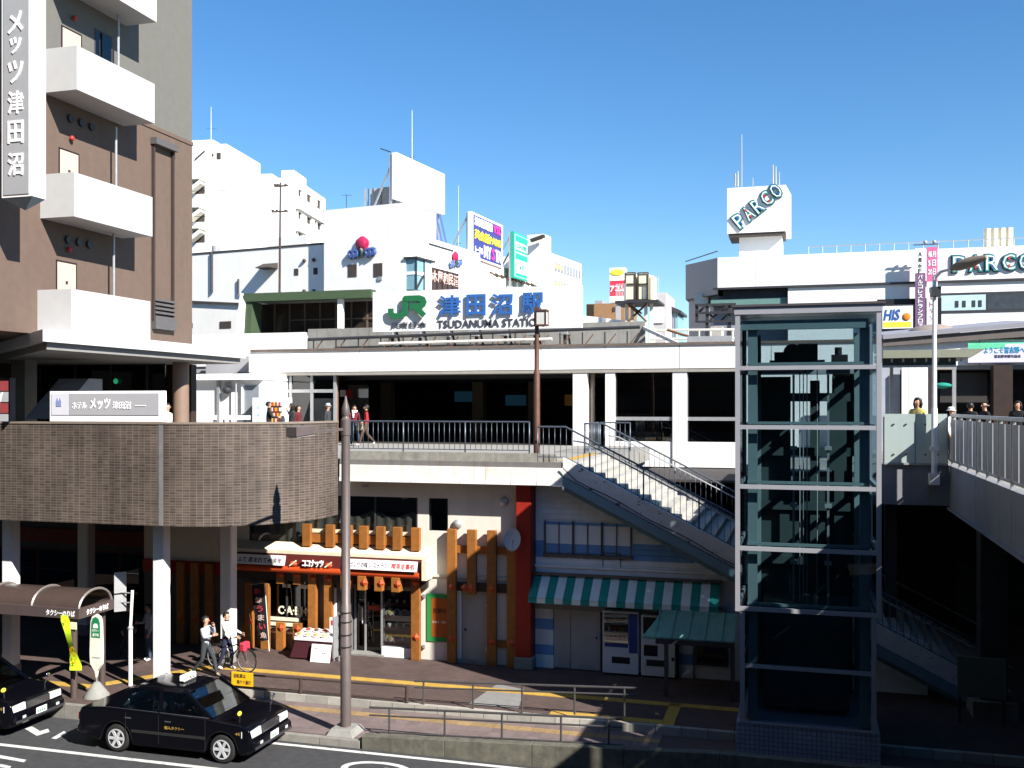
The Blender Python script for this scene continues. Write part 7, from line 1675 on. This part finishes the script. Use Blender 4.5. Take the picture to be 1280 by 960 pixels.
for ch, x, y, s in (('タ', 81, 777, .10), ('の', 90, 812, .14), ('り', 92, 818, .12), ('ば', 93, 826, .15)):
    p = V(x, y, 21.19); letters_v('letter', ch, 'streamer_ink', fl, p.x - s / 2, p.x + s / 2, p.z - s / 2, p.z + s / 2, 21.185, 0.004, 0.01)
# taxi stop sign
tp = thing('taxi_stop_sign', 'white and green lollipop taxi sign on a concrete cone', 'sign', Z(116, 872, GZ))
c_ = Vector(Z(116, 873, GZ)); c_.y = 21.75
def zc(y): return V(112, y, c_.y).z
prof = [(0.0, zc(846)), (0.035, zc(838)), (0.17, zc(829)), (0.185, zc(815)), (0.165, zc(785)), (0.155, zc(776)), (0.11, zc(770)), (0.0, zc(767))]
poly = [(c_.x + a - 0.02, z) for a, z in prof] + [(c_.x - a - 0.02, z) for a, z in reversed(prof[1:-1])]
MB().prism(poly, 'y', c_.y - 0.04, c_.y + 0.04).build('board', M('sign_cream', (0.72, 0.70, 0.60), 0.4), tp)
gp = [(a * 0.8, z) for a, z in ((0.165, zc(796)), (0.165, zc(784)), (0.155, zc(777)), (0.105, zc(772)), (0.0, zc(770)))]
MB().prism([(c_.x + a - 0.02, z) for a, z in gp] + [(c_.x - a - 0.02, z) for a, z in reversed(gp[:-1])], 'y', c_.y - 0.046, c_.y - 0.041).build('green_head', M('stop_green', (0.01, 0.19, 0.07), 0.4), tp)
MB().prism([(c_.x - 0.09, zc(784)), (c_.x + 0.05, zc(784)), (c_.x + 0.05, zc(781)), (c_.x + 0.02, zc(778.5)), (c_.x - 0.06, zc(778.5)), (c_.x - 0.09, zc(781))], 'y', c_.y - 0.05, c_.y - 0.0465).build('car_symbol', 'letter_white', tp)
letters_v('lettering', 'タクシー', 'letter_white', tp, c_.x - 0.12, c_.x + 0.08, zc(789), zc(785.5), c_.y - 0.0465, 0.004); letters_v('lettering', '乗り場', 'letter_white', tp, c_.x - 0.11, c_.x + 0.07, zc(794.5), zc(790.5), c_.y - 0.0465, 0.004)
box('slot', 'grey_mid', tp, c_.x - 0.13, c_.x + 0.11, c_.y - 0.045, c_.y - 0.041, zc(821.5), zc(820))
MB().cyl((c_.x - 0.02, c_.y, GZ + 0.2), (c_.x - 0.02, c_.y, zc(838)), 0.018, n=8).build('stem', 'galv', tp); MB().lathe((c_.x - 0.02, c_.y, GZ), [(0.32, 0), (0.30, 0.06), (0.08, 0.36), (0.05, 0.38)], 18).build('cone_base', 'concrete', tp, smooth=True)
# white pole with direction plates
wp = thing('sign_pole', 'white steel pole with two small plates beside the white column', 'sign', Z(163, 855, GZ))
c_ = Vector(Z(163, 857, GZ))
zt_ = V(163, 738, c_.y).z
MB().cyl(c_, (c_.x, c_.y, 1.9), 0.055, n=10).build('pole', 'white_clean', wp, smooth=True); MB().cyl((c_.x, c_.y, 1.88), (c_.x + 0.06, c_.y, zt_), 0.04, n=10).build('pole', 'white_clean', wp, smooth=True); MB().lathe((c_.x, c_.y, 1.84), [(0.075, 0), (0.075, 0.05)], 10).build('collar', 'galv', wp)
for dz in (0.02, 0.28): MB().cyl((c_.x + 0.05, c_.y, zt_ - 0.05 - dz), (c_.x - 0.30, c_.y, zt_ - 0.05 - dz), 0.018, n=6).build('arm', 'galv', wp)
for z0_, z1_ in ((V(150, 741, c_.y).z, V(150, 715, c_.y).z), (V(150, 764, c_.y).z, V(150, 743, c_.y).z)):
    pl_ = MB().hexa([(c_.x - 0.42, c_.y - 0.12, z0_), (c_.x - 0.22, c_.y + 0.10, z0_), (c_.x - 0.20, c_.y + 0.10, z0_), (c_.x - 0.40, c_.y - 0.14, z0_)], [(c_.x - 0.42, c_.y - 0.12, z1_), (c_.x - 0.22, c_.y + 0.10, z1_), (c_.x - 0.20, c_.y + 0.10, z1_), (c_.x - 0.40, c_.y - 0.14, z1_)]).build('plate', 'galv', wp)

# ================================================================== in front of the restaurant
tb = thing('food_table', 'table with maroon cloth and sample dishes outside the restaurant', 'table', (-14.3, 26.9, GZ))
q0, q1 = V(369, 800, 26.75).x, V(419, 800, 26.75).x
M('maroon_cloth', (0.05, 0.008, 0.014), 0.9); M('lace', (0.75, 0.70, 0.72), 0.9)
MB().hexa([(q0 - 0.06, 26.55, GZ + 0.05), (q1, 26.55, GZ + 0.05), (q1, 27.15, GZ + 0.05), (q0 - 0.06, 27.15, GZ + 0.05)], [(q0 + 0.1, 26.6, GZ + 0.62), (q1 - 0.05, 26.6, GZ + 0.62), (q1 - 0.05, 27.12, GZ + 0.74), (q0 + 0.1, 27.12, GZ + 0.74)]).build('skirt', 'maroon_cloth', tb)
MB().hexa([(q0 + 0.05, 26.56, GZ + 0.56), (q1, 26.56, GZ + 0.56), (q1, 27.14, GZ + 0.745), (q0 + 0.05, 27.14, GZ + 0.745)], [(q0 + 0.07, 26.56, GZ + 0.66), (q1 - 0.02, 26.56, GZ + 0.66), (q1 - 0.02, 27.14, GZ + 0.80), (q0 + 0.07, 27.14, GZ + 0.80)]).build('lace_cloth', 'lace', tb, 0.01)
for i in range(7):
    x = q0 + 0.18 + i * 0.135; y = 26.68 + 0.30 * (i % 2); z = GZ + 0.70 + 0.07 * (i % 2)
    d_ = thing('sample_dish', 'small white sample dish on the maroon clothed table outside the restaurant', 'dish', (x, y, z), 'sample dishes on the food table')
    piece('plate', dish, d_, (x, y, z), (R(12), 0, 0)); piece('food', food[i % 4], d_, (x, y, z + 0.035), None, (0.9, 0.9, 0.8))
mn = box('menu_card', 'lace', tb, q1 - 0.33, q1 - 0.08, 27.05, 27.08, GZ + 0.78, GZ + 1.18); box('menu_print', 'food_red', mn, q1 - 0.29, q1 - 0.14, 27.045, 27.049, GZ + 0.95, GZ + 1.1)
pc = thing('white_placard', 'white handwritten placard leaning against the food table', 'sign', V(400, 830, 26.4))
a, b = V(388, 831, 26.4), V(412, 811, 26.4)
MB().hexa([(a.x, 26.38, GZ + 0.01), (b.x, 26.38, GZ + 0.01), (b.x, 26.41, GZ + 0.01), (a.x, 26.41, GZ + 0.01)], [(a.x, 26.50, GZ + 0.50), (b.x, 26.50, GZ + 0.50), (b.x, 26.53, GZ + 0.50), (a.x, 26.53, GZ + 0.50)]).build('board', 'white_clean', pc)
lettering('lettering', '本日のランチ', 'letter_navy', pc, (a.x + 0.1, 26.465, GZ + 0.36), X, (0, 0.12, 0.49), 0.3, 0.05, 0.003); lettering('lettering', 'ハンバーグ定食', 'letter_navy', pc, (a.x + 0.1, 26.435, GZ + 0.24), X, (0, 0.12, 0.49), 0.35, 0.05, 0.003)
rk = thing('magazine_rack', 'narrow grey wire rack beside the restaurant door', 'rack', V(417, 825, 26.7)); x = V(417, 800, 26.7).x
for dx in (0, 0.16): box('upright', 'galv', rk, x + dx, x + dx + 0.03, 26.68, 26.72, GZ, GZ + 1.25)
for k in range(5): box('shelf', 'steel_dark', rk, x + 0.03, x + 0.16, 26.66, 26.78, GZ + 0.15 + k * 0.25, GZ + 0.17 + k * 0.25)
nb2 = thing('nobori_banner', 'black upright banner with red and pink writing by the restaurant', 'banner', V(336, 812, 26.9))
NV = 26.9
vs = []
for i in range(9):
    y = 731 + i * (802 - 731) / 8; sag = 3 * math.sin(i * 0.5)
    p, q = V(315 + 1.1 * i - 0.6 * sag, y, NV - 0.05 * math.sin(i * .9)), V(330 + 0.7 * i, y - 2, NV); vs += [p, q]
MB().add(vs + [v_ + Vector((0, 0.005, 0)) for v_ in vs], [(2*i, 2*i+1, 2*i+3, 2*i+2) for i in range(8)] + [(18+2*i, 18+2*i+2, 18+2*i+3, 18+2*i+1) for i in range(8)]).build('cloth', M('banner_black', (0.012, 0.010, 0.012), 0.9), nb2, smooth=True)
MB().tube([V(336.5, 814, NV + 0.03), V(331, 729, NV + 0.03)], 0.014, 6).build('pole', 'sign_cream', nb2); MB().tube([V(331, 729, NV + 0.03), V(314, 731, NV + 0.03)], 0.010, 6).build('cross_bar', 'sign_cream', nb2)
for i, (ch, m_) in enumerate((('新', 'sign_red'), ('鮮', 'letter_pink'), ('う', 'sign_red'), ('ま', 'letter_pink'), ('い', 'sign_red'), ('魚', 'letter_pink'))):
    p = V(322 + i * 1.6, 739 + i * 11, NV - 0.09); s = 0.12; letters_v('letter', ch, m_, nb2, p.x - s, p.x + s * 0.8, p.z - s * 0.75, p.z + s * 0.75, NV - 0.09, 0.004, 0.012)

# vending machine on the forecourt
VV = 36.4
vx0, vx1 = V(315, 510, VV).x, V(355, 510, VV).x
vm = thing('vending_machine', 'pale blue and white drinks vending machine on the station forecourt', 'vending machine', ((vx0 + vx1) / 2, VV, DZ))
box('cabinet', M('vend_pale', (0.68, 0.74, 0.80), 0.35, var=0.04), vm, vx0, vx1, VV, VV + 0.7, DZ + 0.014, 8.12, 0.02)
xm = vx0 + (vx1 - vx0) * 0.55
box('display', 'vend_white', vm, xm, vx1 - 0.06, VV - 0.01, VV - 0.001, 7.0, 8.0)
can = MB().cyl((0, 0, 0), (0, 0, 0.15), 0.036, n=8)
ms = [can.mesh('can', 'can_%d' % k) for k in (0, 1, 4, 3)]
for r_ in range(4):
    box('shelf', ('can_0', 'can_1', 'tail_red', 'steel_dark')[r_], vm, xm + 0.02, vx1 - 0.08, VV - 0.08, VV - 0.011, 7.10 + r_ * 0.22, 7.13 + r_ * 0.22)
    for k in range(6): piece('can', ms[(k + r_) % 4], vm, (xm + 0.06 + k * 0.085, VV - 0.045, 7.132 + r_ * 0.22))
for k, y in enumerate((7.75, 7.45, 7.15, 6.9)): MB().cyl((vx0 + 0.32, VV - 0.012, y), (vx0 + 0.32, VV, y), 0.07, n=12).build('badge', 'bay_pale', vm)

# ================================================================== bicycle
bi = thing('bicycle', 'black bicycle with a red front bag leaning by the white column', 'bicycle', (0, 0, 0)); LOCAL.add(bi.name)
M('bike_black', (0.015, 0.015, 0.017), 0.4)
for x in (-0.53, 0.53):
    w_ = MB().tube([(x + 0.33 * math.cos(a), 0, 0.34 + 0.33 * math.sin(a)) for a in [2 * math.pi * i / 32 for i in range(32)]], 0.018, 6, True).build('wheel', 'tyre', bi, smooth=True)
    sp = MB()
    for i in range(12): a = 2 * math.pi * i / 12; sp.cyl((x, 0, 0.34), (x + 0.32 * math.cos(a), 0, 0.34 + 0.32 * math.sin(a)), 0.003, n=4, caps=False)
    sp.tube([(x + 0.31 * math.cos(a), 0, 0.34 + 0.31 * math.sin(a)) for a in [2 * math.pi * i / 28 for i in range(28)]], 0.009, 5, True); sp.build('spokes', 'galv', w_)
fr = MB()
for a, b in (((-0.53, 0, .34), (-0.1, 0, .30)), ((-0.53, 0, .34), (-0.2, 0, .70)), ((-0.1, 0, .30), (-0.22, 0, .82)), ((-0.1, 0, .30), (0.33, 0, .72)), ((-0.2, 0, .62), (0.31, 0, .80)), ((0.36, 0, .66), (0.29, 0, .98)), ((0.36, 0, .66), (0.53, 0, .34))): fr.tube([a, b], 0.018, 6)
fr.build('frame', 'bike_black', bi, smooth=True); MB().tube([(0.12, 0.28, 0.98), (0.26, 0.24, 1.02), (0.29, 0, 0.98), (0.26, -0.24, 1.02), (0.12, -0.28, 0.98)], 0.013, 6).build('handlebar', 'bike_black', bi, smooth=True)
MB().ball((-0.24, 0, 0.85), 0.14, 0.08, 0.04).build('saddle', 'bike_black', bi, smooth=True); MB().cyl((-0.1, -0.05, 0.30), (-0.1, 0.05, 0.30), 0.08, n=16).build('crank', 'bike_black', bi)
box('front_bag', 'sign_red', bi, 0.40, 0.58, -0.14, 0.14, 0.62, 0.86, 0.03)
for x in (-0.53, 0.53): MB().tube([(x + 0.37 * math.cos(a), 0, 0.34 + 0.37 * math.sin(a)) for a in [R(20) + R(150) * i / 10 for i in range(11)]], 0.014, 5).build('mudguard', 'bike_black', bi)
bp = Z(290, 838, GZ); bi.location = (bp.x, bp.y, GZ); bi.rotation_euler = (R(4), 0, R(-8))
# ================================================================== people
M('skin', (0.48, 0.27, 0.18), 0.6, var=0.05); M('hair_black', (0.012, 0.010, 0.010), 0.5, var=0.2); M('hair_grey', (0.12, 0.11, 0.10), 0.6); M('eye_dark', (0.02, 0.015, 0.015), 0.4); M('lip', (0.35, 0.10, 0.08), 0.5)
CL = dict(grey=(0.36, 0.38, 0.42), white=(0.75, 0.75, 0.74), black=(0.012, 0.012, 0.015), charcoal=(0.035, 0.04, 0.045), navy=(0.018, 0.022, 0.05), red=(0.42, 0.02, 0.03), maroon=(0.10, 0.012, 0.018), jean=(0.05, 0.07, 0.12), brown=(0.08, 0.05, 0.035), yellow=(0.55, 0.47, 0.15), tan=(0.35, 0.27, 0.18), olive=(0.10, 0.10, 0.06))
for k, c_ in CL.items(): M('cloth_' + k, c_, 0.9, var=0.12, scale=14)
STAND = {'aL': ((.185, 0, 1.40), (.225, .03, 1.12), (.215, -.05, .88)), 'aR': ((-.185, 0, 1.40), (-.225, .03, 1.12), (-.215, -.05, .88)),
         'lL': ((.09, 0, .90), (.10, -.02, .49), (.10, .02, .08)), 'lR': ((-.09, 0, .90), (-.10, -.02, .49), (-.10, .02, .08))}
PEOPLE = []
def person(label, loc, heading, H=1.68, top='charcoal', bottom='black', shoe='black', hair='hair_black', long_hair=False, hat=None, bald=False, head=(0, 0), cat='person', group=None, skirt=None, **pose):
    P_ = dict(STAND); P_.update(pose)
    s = H / 1.72
    bm = bmesh.new(); lay = bm.verts.layers.skin.verify(); bones = []
    def v(p, r):
        q = bm.verts.new(Vector(p) * s); q[lay].radius = (r * s, r * s); return q
    hx, hy = head; lean = P_.get('lean', (0, 0))
    pel = v((0, 0, .96), .135); pel[lay].use_root = True
    wa = v((lean[0] * .4, lean[1] * .4, 1.12), .118); ch = v((lean[0], lean[1], 1.32), .145); nb = v((lean[0], lean[1] + .005, 1.46), .065); nk = v((lean[0] + hx * .5, lean[1] + hy * .5 - .005, 1.51), .052)
    h1 = v((lean[0] + hx, lean[1] + hy - .02, 1.575), .078); h2 = v((lean[0] + hx, lean[1] + hy - .012, 1.64), .092); h3 = v((lean[0] + hx, lean[1] + hy, 1.70), .055)
    def e(a, b, reg): bm.edges.new((a, b)); bones.append((a.co.copy(), b.co.copy(), reg))
    e(pel, wa, 1); e(wa, ch, 1); e(ch, nb, 1); e(nb, nk, 0); e(nk, h1, 0); e(h1, h2, 0); e(h2, h3, 0)
    hands = []
    for key in ('aL', 'aR'):
        a, b, c_ = P_[key]; off_ = Vector((lean[0], lean[1], 0))
        va, vb, vc = v(Vector(a) + off_, .068), v(b, .048), v(c_, .034); e(ch, va, 1); e(va, vb, 1); e(vb, vc, 1)
        hands.append((vb.co.copy(), vc.co.copy(), key))
    for key in ('lL', 'lR'):
        a, b, c_ = P_[key]; va, vb, vc = v(a, .098), v(b, .066), v(c_, .045)
        d_ = (Vector(c_) - Vector(b)); f_ = P_.get('toe' + key[1], (0, -.15, -.045)); vd = v(Vector(c_) + Vector(f_), .040)
        e(pel, va, 2); e(va, vb, 2); e(vb, vc, 2); e(vc, vd, 3)
    me = bpy.data.meshes.new('person'); bm.to_mesh(me); bm.free()
    o = bpy.data.objects.new('person', me); link(o); tag(o, label, cat, group)
    sk = o.modifiers.new('skin', 'SKIN'); sk.use_smooth_shade = True; sk.branch_smoothing = 0.3
    sb = o.modifiers.new('sub', 'SUBSURF'); sb.levels = 1; sb.render_levels = 1
    o.location = loc; o.rotation_euler = (0, 0, heading)
    PEOPLE.append((o, s, bones, hands, (top, bottom, shoe), hair, long_hair, hat, bald, (lean[0] + hx, lean[1] + hy), skirt))
    return o
def finish_people():
    dg = bpy.context.evaluated_depsgraph_get(); dg.update()
    new = []
    for rec in PEOPLE: new.append(bpy.data.meshes.new_from_object(rec[0].evaluated_get(dg)))
    for (o, s, bones, hands, cols, hair, long_hair, hat, bald, hd, skirt), me in zip(PEOPLE, new):
        o.modifiers.clear(); o.data = me; me.name = 'person'
        mats = ['skin', 'cloth_' + cols[0], 'cloth_' + cols[1], 'cloth_' + cols[2], 'eye_dark', 'lip']
        me.materials.clear()
        for m_ in mats: me.materials.append(mat(m_))
        bm = bmesh.new(); bm.from_mesh(me)
        for f_ in bm.faces:
            c_ = f_.calc_center_median(); best = (9, 0)
            for a, b, reg in bones:
                ab = b - a; t = max(0, min(1, (c_ - a).dot(ab) / ab.length_squared)); d_ = (c_ - a - ab * t).length
                if d_ < best[0]: best = (d_, reg)
            f_.material_index = best[1]
        def add(mb, idx):
            vs = [bm.verts.new(Vector(p)) for p in mb.v]
            for f_ in mb.f:
                try: nf = bm.faces.new([vs[i] for i in f_]); nf.material_index = idx; nf.smooth = True
                except ValueError: pass
        # hands: palm, four fingers of unequal length and a thumb from the side of the palm
        for b, c_, key in hands:
            d_ = (c_ - b).normalized(); sd = 1 if key == 'aL' else -1
            side_ = d_.cross(Vector((1, 0, 0))); side_ = (side_ if side_.length > .2 else d_.cross(Vector((0, 1, 0)))).normalized(); nr = side_.cross(d_).normalized()
            mb = MB(); p = c_ + d_ * .045 * s; mb.tube([c_ - d_ * .01, c_ + d_ * .03 * s, c_ + d_ * .085 * s], [.026 * s, .038 * s, .034 * s], 8)
            for k, L in enumerate((.070, .082, .076, .058)):
                st_ = c_ + d_ * .08 * s + side_ * ((k - 1.5) * .019 * s); kn = st_ + d_ * L * .5 * s - nr * .006 * sd * s; mb.tube([st_, kn, kn + d_ * L * .45 * s - nr * .022 * sd * s], [.0105 * s, .0095 * s, .0075 * s], 5)
            th = c_ + d_ * .03 * s + side_ * (.032 * s); mb.tube([th, th + d_ * .03 * s + side_ * .022 * s, th + d_ * .065 * s + side_ * .024 * s], [.013 * s, .012 * s, .009 * s], 5)
            add(mb, 0)
        hx, hy = hd; C_ = Vector((hx, hy, 0)) * s
        fz = lambda x, y, z: C_ + Vector((x, y, z)) * s
        for sx in (-1, 1):
            add(MB().ball(fz(sx * .033, -.098, 1.632), .012 * s, .007 * s, .007 * s, 6, 4), 4); add(MB().ball(fz(sx * .095, -.005, 1.615), .012 * s, .022 * s, .032 * s, 6, 4), 0)
        add(MB().tube([fz(0, -.092, 1.64), fz(0, -.118, 1.60), fz(0, -.098, 1.592)], [.008 * s, .016 * s, .012 * s], 5), 0); add(MB().ball(fz(0, -.096, 1.565), .024 * s, .007 * s, .006 * s, 6, 4), 5)
        bm.normal_update(); bm.to_mesh(me); bm.free()
        LOCAL.add(o.name)
        if not bald:
            hb_ = MB().ball(fz(0, .008, 1.64), .100 * s, .110 * s, .103 * s, 16, 12)
            keep = []
            for f_ in hb_.f:
                c_ = sum((Vector(hb_.v[i]) for i in f_), Vector()) / len(f_) - C_; c_ /= s
                if (c_.y < -.035 and c_.z < 1.685) or (c_.y < .03 and c_.z < 1.60) or c_.z < 1.565: continue
                keep.append(f_)
            hb_.f = keep; ob = hb_.build('hair', hair, o, smooth=True); sol = ob.modifiers.new('thick', 'SOLIDIFY'); sol.thickness = 0.010; sol.offset = 0.5
            if long_hair:
                lb_ = MB().tube([fz(0, .06, 1.66), fz(0, .085, 1.56), fz(0, .08, 1.44)], [.085 * s, .095 * s, .05 * s], 10); lb_.build('hair', hair, o, smooth=True)
                for sx in (-1, 1): MB().tube([fz(sx * .085, .01, 1.66), fz(sx * .102, .01, 1.57), fz(sx * .09, .02, 1.46)], [.025 * s, .034 * s, .018 * s], 6).build('hair', hair, o, smooth=True)
        elif hat is None:
            rb_ = MB().tube([fz(.1 * math.cos(a), .01 + .108 * math.sin(a), 1.62) for a in [R(-10) + R(200) * i / 10 for i in range(11)]], .022 * s, 6); rb_.build('hair', 'hair_grey', o, smooth=True)
        if hat:
            MB().lathe(fz(0, 0, 1.655), [(.15 * s, 0), (.155 * s, .012 * s), (.105 * s, .018 * s), (.10 * s, .09 * s), (.06 * s, .12 * s), (.01, .118 * s)], 18).build('hat', 'cloth_' + hat, o, smooth=True)
        if skirt:
            MB().lathe((0, 0, .62 * s), [(.20 * s, 0), (.165 * s, .30 * s), (.14 * s, .45 * s), (.12 * s, .47 * s)], 18).build('coat_skirt', 'cloth_' + skirt, o, smooth=True)
F_R, F_C, F_L, F_B = R(90), 0.0, R(-90), R(180)      # facing right, the viewer, left, away
def on(x, y, z): p = Z(x, y, z); return Vector((p.x, p.y, z))
WALK = dict(lL=((.09, 0, .90), (.11, -.20, .52), (.10, -.30, .09)), lR=((-.09, 0, .90), (-.10, .04, .50), (-.10, .36, .16)), toeR=(0, -.10, -.10))
person('man in a pale grey sweater striding past the white column, hand at his mouth', on(257, 846, GZ), F_R, 1.66, 'grey', 'charcoal', 'tan', **WALK,
       aL=((.185, 0, 1.40), (.23, -.16, 1.18), (.10, -.20, 1.44)), aR=((-.185, 0, 1.40), (-.23, -.10, 1.16), (-.12, -.30, 1.22)))
person('person in a white and black jacket pushing the bicycle', on(277, 840, GZ) + Vector((0, 0.25, 0)), F_R, 1.62, 'white', 'navy', 'white', aL=((.185, 0, 1.40), (.24, -.14, 1.16), (.16, -.42, 1.08)), aR=((-.185, 0, 1.40), (-.24, -.16, 1.16), (-.18, -.42, 1.06)),
       lL=((.09, 0, .90), (.10, -.12, .50), (.10, -.10, .08)), lR=((-.09, 0, .90), (-.10, .06, .50), (-.10, .22, .10)))
person('dark haired person in a black coat in the shade left of the white column', on(160, 822, GZ), R(60), 1.62, 'black', 'charcoal', **WALK)
person('person in a grey jacket and white shoes standing in the podium shade', on(186, 826, GZ), R(-40), 1.64, 'grey', 'jean', 'white', aR=((-.185, 0, 1.40), (-.23, -.10, 1.14), (-.10, -.30, 1.18)))
def deckp(x, ytop, v, **k): p = V(x, ytop, v); return Vector((p.x, v, k.get('z', DZ) + 0.014)), 0
p, h = deckp(209, 502, 25.6); p.z = 6.2; person('person in a white shirt with a dark bag strap behind the hotel parapet', p, F_R, 1.66, 'white', 'navy')
p, h = deckp(336, 503, 35.7); person('man in a black suit in front of the forecourt vending machine', p, R(120), 1.72, 'black', 'black', aR=((-.185, 0, 1.40), (-.22, -.12, 1.14), (-.1, -.36, 1.12)))
p, h = deckp(364, 502, 36.0); person('dark haired woman in black by the brown window bay', p, R(-50), 1.66, 'black', 'black', long_hair=True, aL=((.185, 0, 1.40), (.25, -.1, 1.2), (.12, -.18, 1.45)))
p, h = deckp(373, 507, 35.0); person('woman in maroon with a white bag by the brown window bay', p, F_R, 1.58, 'maroon', 'charcoal', long_hair=True)
p, h = deckp(410, 504, 36.2); person('man in a grey hat and dark jacket beside the brown window bay', p, F_R, 1.64, 'charcoal', 'charcoal', bald=True, hat='grey')
person('woman in a bright red jacket walking behind the forecourt railing', on(458, 558, DZ) + Vector((0, 0, .014)), R(-60), 1.60, 'red', 'brown', 'white', long_hair=False, aL=((.185, 0, 1.40), (.23, .0, 1.14), (.14, -.16, 1.0)), **WALK)
person('person in dark red with a white scarf beside the woman in the red jacket', on(443, 557, DZ) + Vector((0, 0, .014)), R(40), 1.58, 'maroon', 'jean', 'brown', aR=((-.185, 0, 1.40), (-.22, -.05, 1.14), (-.1, -.2, 1.05)), lL=WALK['lL'], lR=((-.09, 0, .9), (-.1, .02, .5), (-.1, .2, .1)))
sc_ = thing('scarf', 'white scarf round the neck of the person in dark red', 'scarf', on(443, 557, DZ))
_o = on(443, 557, DZ); MB().tube([(_o.x + .09 * math.cos(a), _o.y + .085 * math.sin(a), DZ + 1.37 + .02 * math.sin(2 * a)) for a in [2 * math.pi * i / 14 for i in range(14)]], .04, 6, True).build('loop', 'cloth_white', sc_, smooth=True)
MB().tube([(_o.x, _o.y - .12, DZ + 1.36), (_o.x + .03, _o.y - .17, DZ + 1.2), (_o.x + .02, _o.y - .16, DZ + 1.12)], [.04, .045, .03], 6).build('tail', 'cloth_white', sc_, smooth=True)
bg_ = thing('shopping_bag', 'pale shopping bag carried by the woman in the red jacket', 'bag', on(466, 556, DZ)); _o = on(453, 557, DZ); MB().hexa([_o + Vector(q) for q in ((-.14, -.3, .62), (.14, -.3, .62), (.14, -.2, .62), (-.14, -.2, .62))], [_o + Vector(q) for q in ((-.12, -.28, .96), (.12, -.28, .96), (.12, -.22, .96), (-.12, -.22, .96))]).build('sack', 'cloth_tan', bg_, 0.02)
MB().tube([_o + Vector((-.08, -.25, .95)), _o + Vector((-.03, -.25, 1.08)), _o + Vector((.05, -.25, 1.08)), _o + Vector((.09, -.25, .95))], .008, 5).build('handle', 'cloth_brown', bg_)
p = V(1147, 500, 29.5); person('dark haired woman in a pale yellow jacket behind the frosted glass', Vector((p.x, 29.5, 6.2)), R(-35), 1.80, 'yellow', 'charcoal', long_hair=True)
p = V(1189, 505, 30.5); person('person in a white sun hat bending behind the frosted glass', Vector((p.x, 30.5, 6.2)), R(60), 1.52, 'white', 'charcoal', bald=True, hat='white')
p = V(1231, 505, 33); person('balding man in a dark suit beyond the footbridge railing', Vector((p.x, 33, 6.2)), R(-70), 1.70, 'black', 'black', bald=True)
p = V(1213, 505, 34); person('black haired person in black beside the balding man', Vector((p.x, 34, 6.2)), R(150), 1.68, 'black', 'black')
p = V(1272, 505, 32); person('dark haired person in black at the right edge beyond the footbridge railing', Vector((p.x, 32, 6.2)), R(-25), 1.72, 'black', 'black', long_hair=True)
SIT = dict(lL=((.09, -.02, .90), (.11, -.42, .92), (.11, -.50, .55)), lR=((-.09, -.02, .90), (-.11, -.42, .92), (-.11, -.50, .55)), aL=((.185, 0, 1.40), (.23, -.16, 1.16), (.14, -.40, 1.22)), aR=((-.185, 0, 1.40), (-.23, -.16, 1.16), (-.14, -.40, 1.22)))
person('driver in dark clothes at the wheel of the whole black taxi', Vector((-13.45 - 0.12, 20.0 - 0.36, -0.20)), F_R, 1.58, 'navy', 'black', **SIT)
finish_people()
for ob in COL.objects:
    if '_loc' in ob: del ob['_loc']
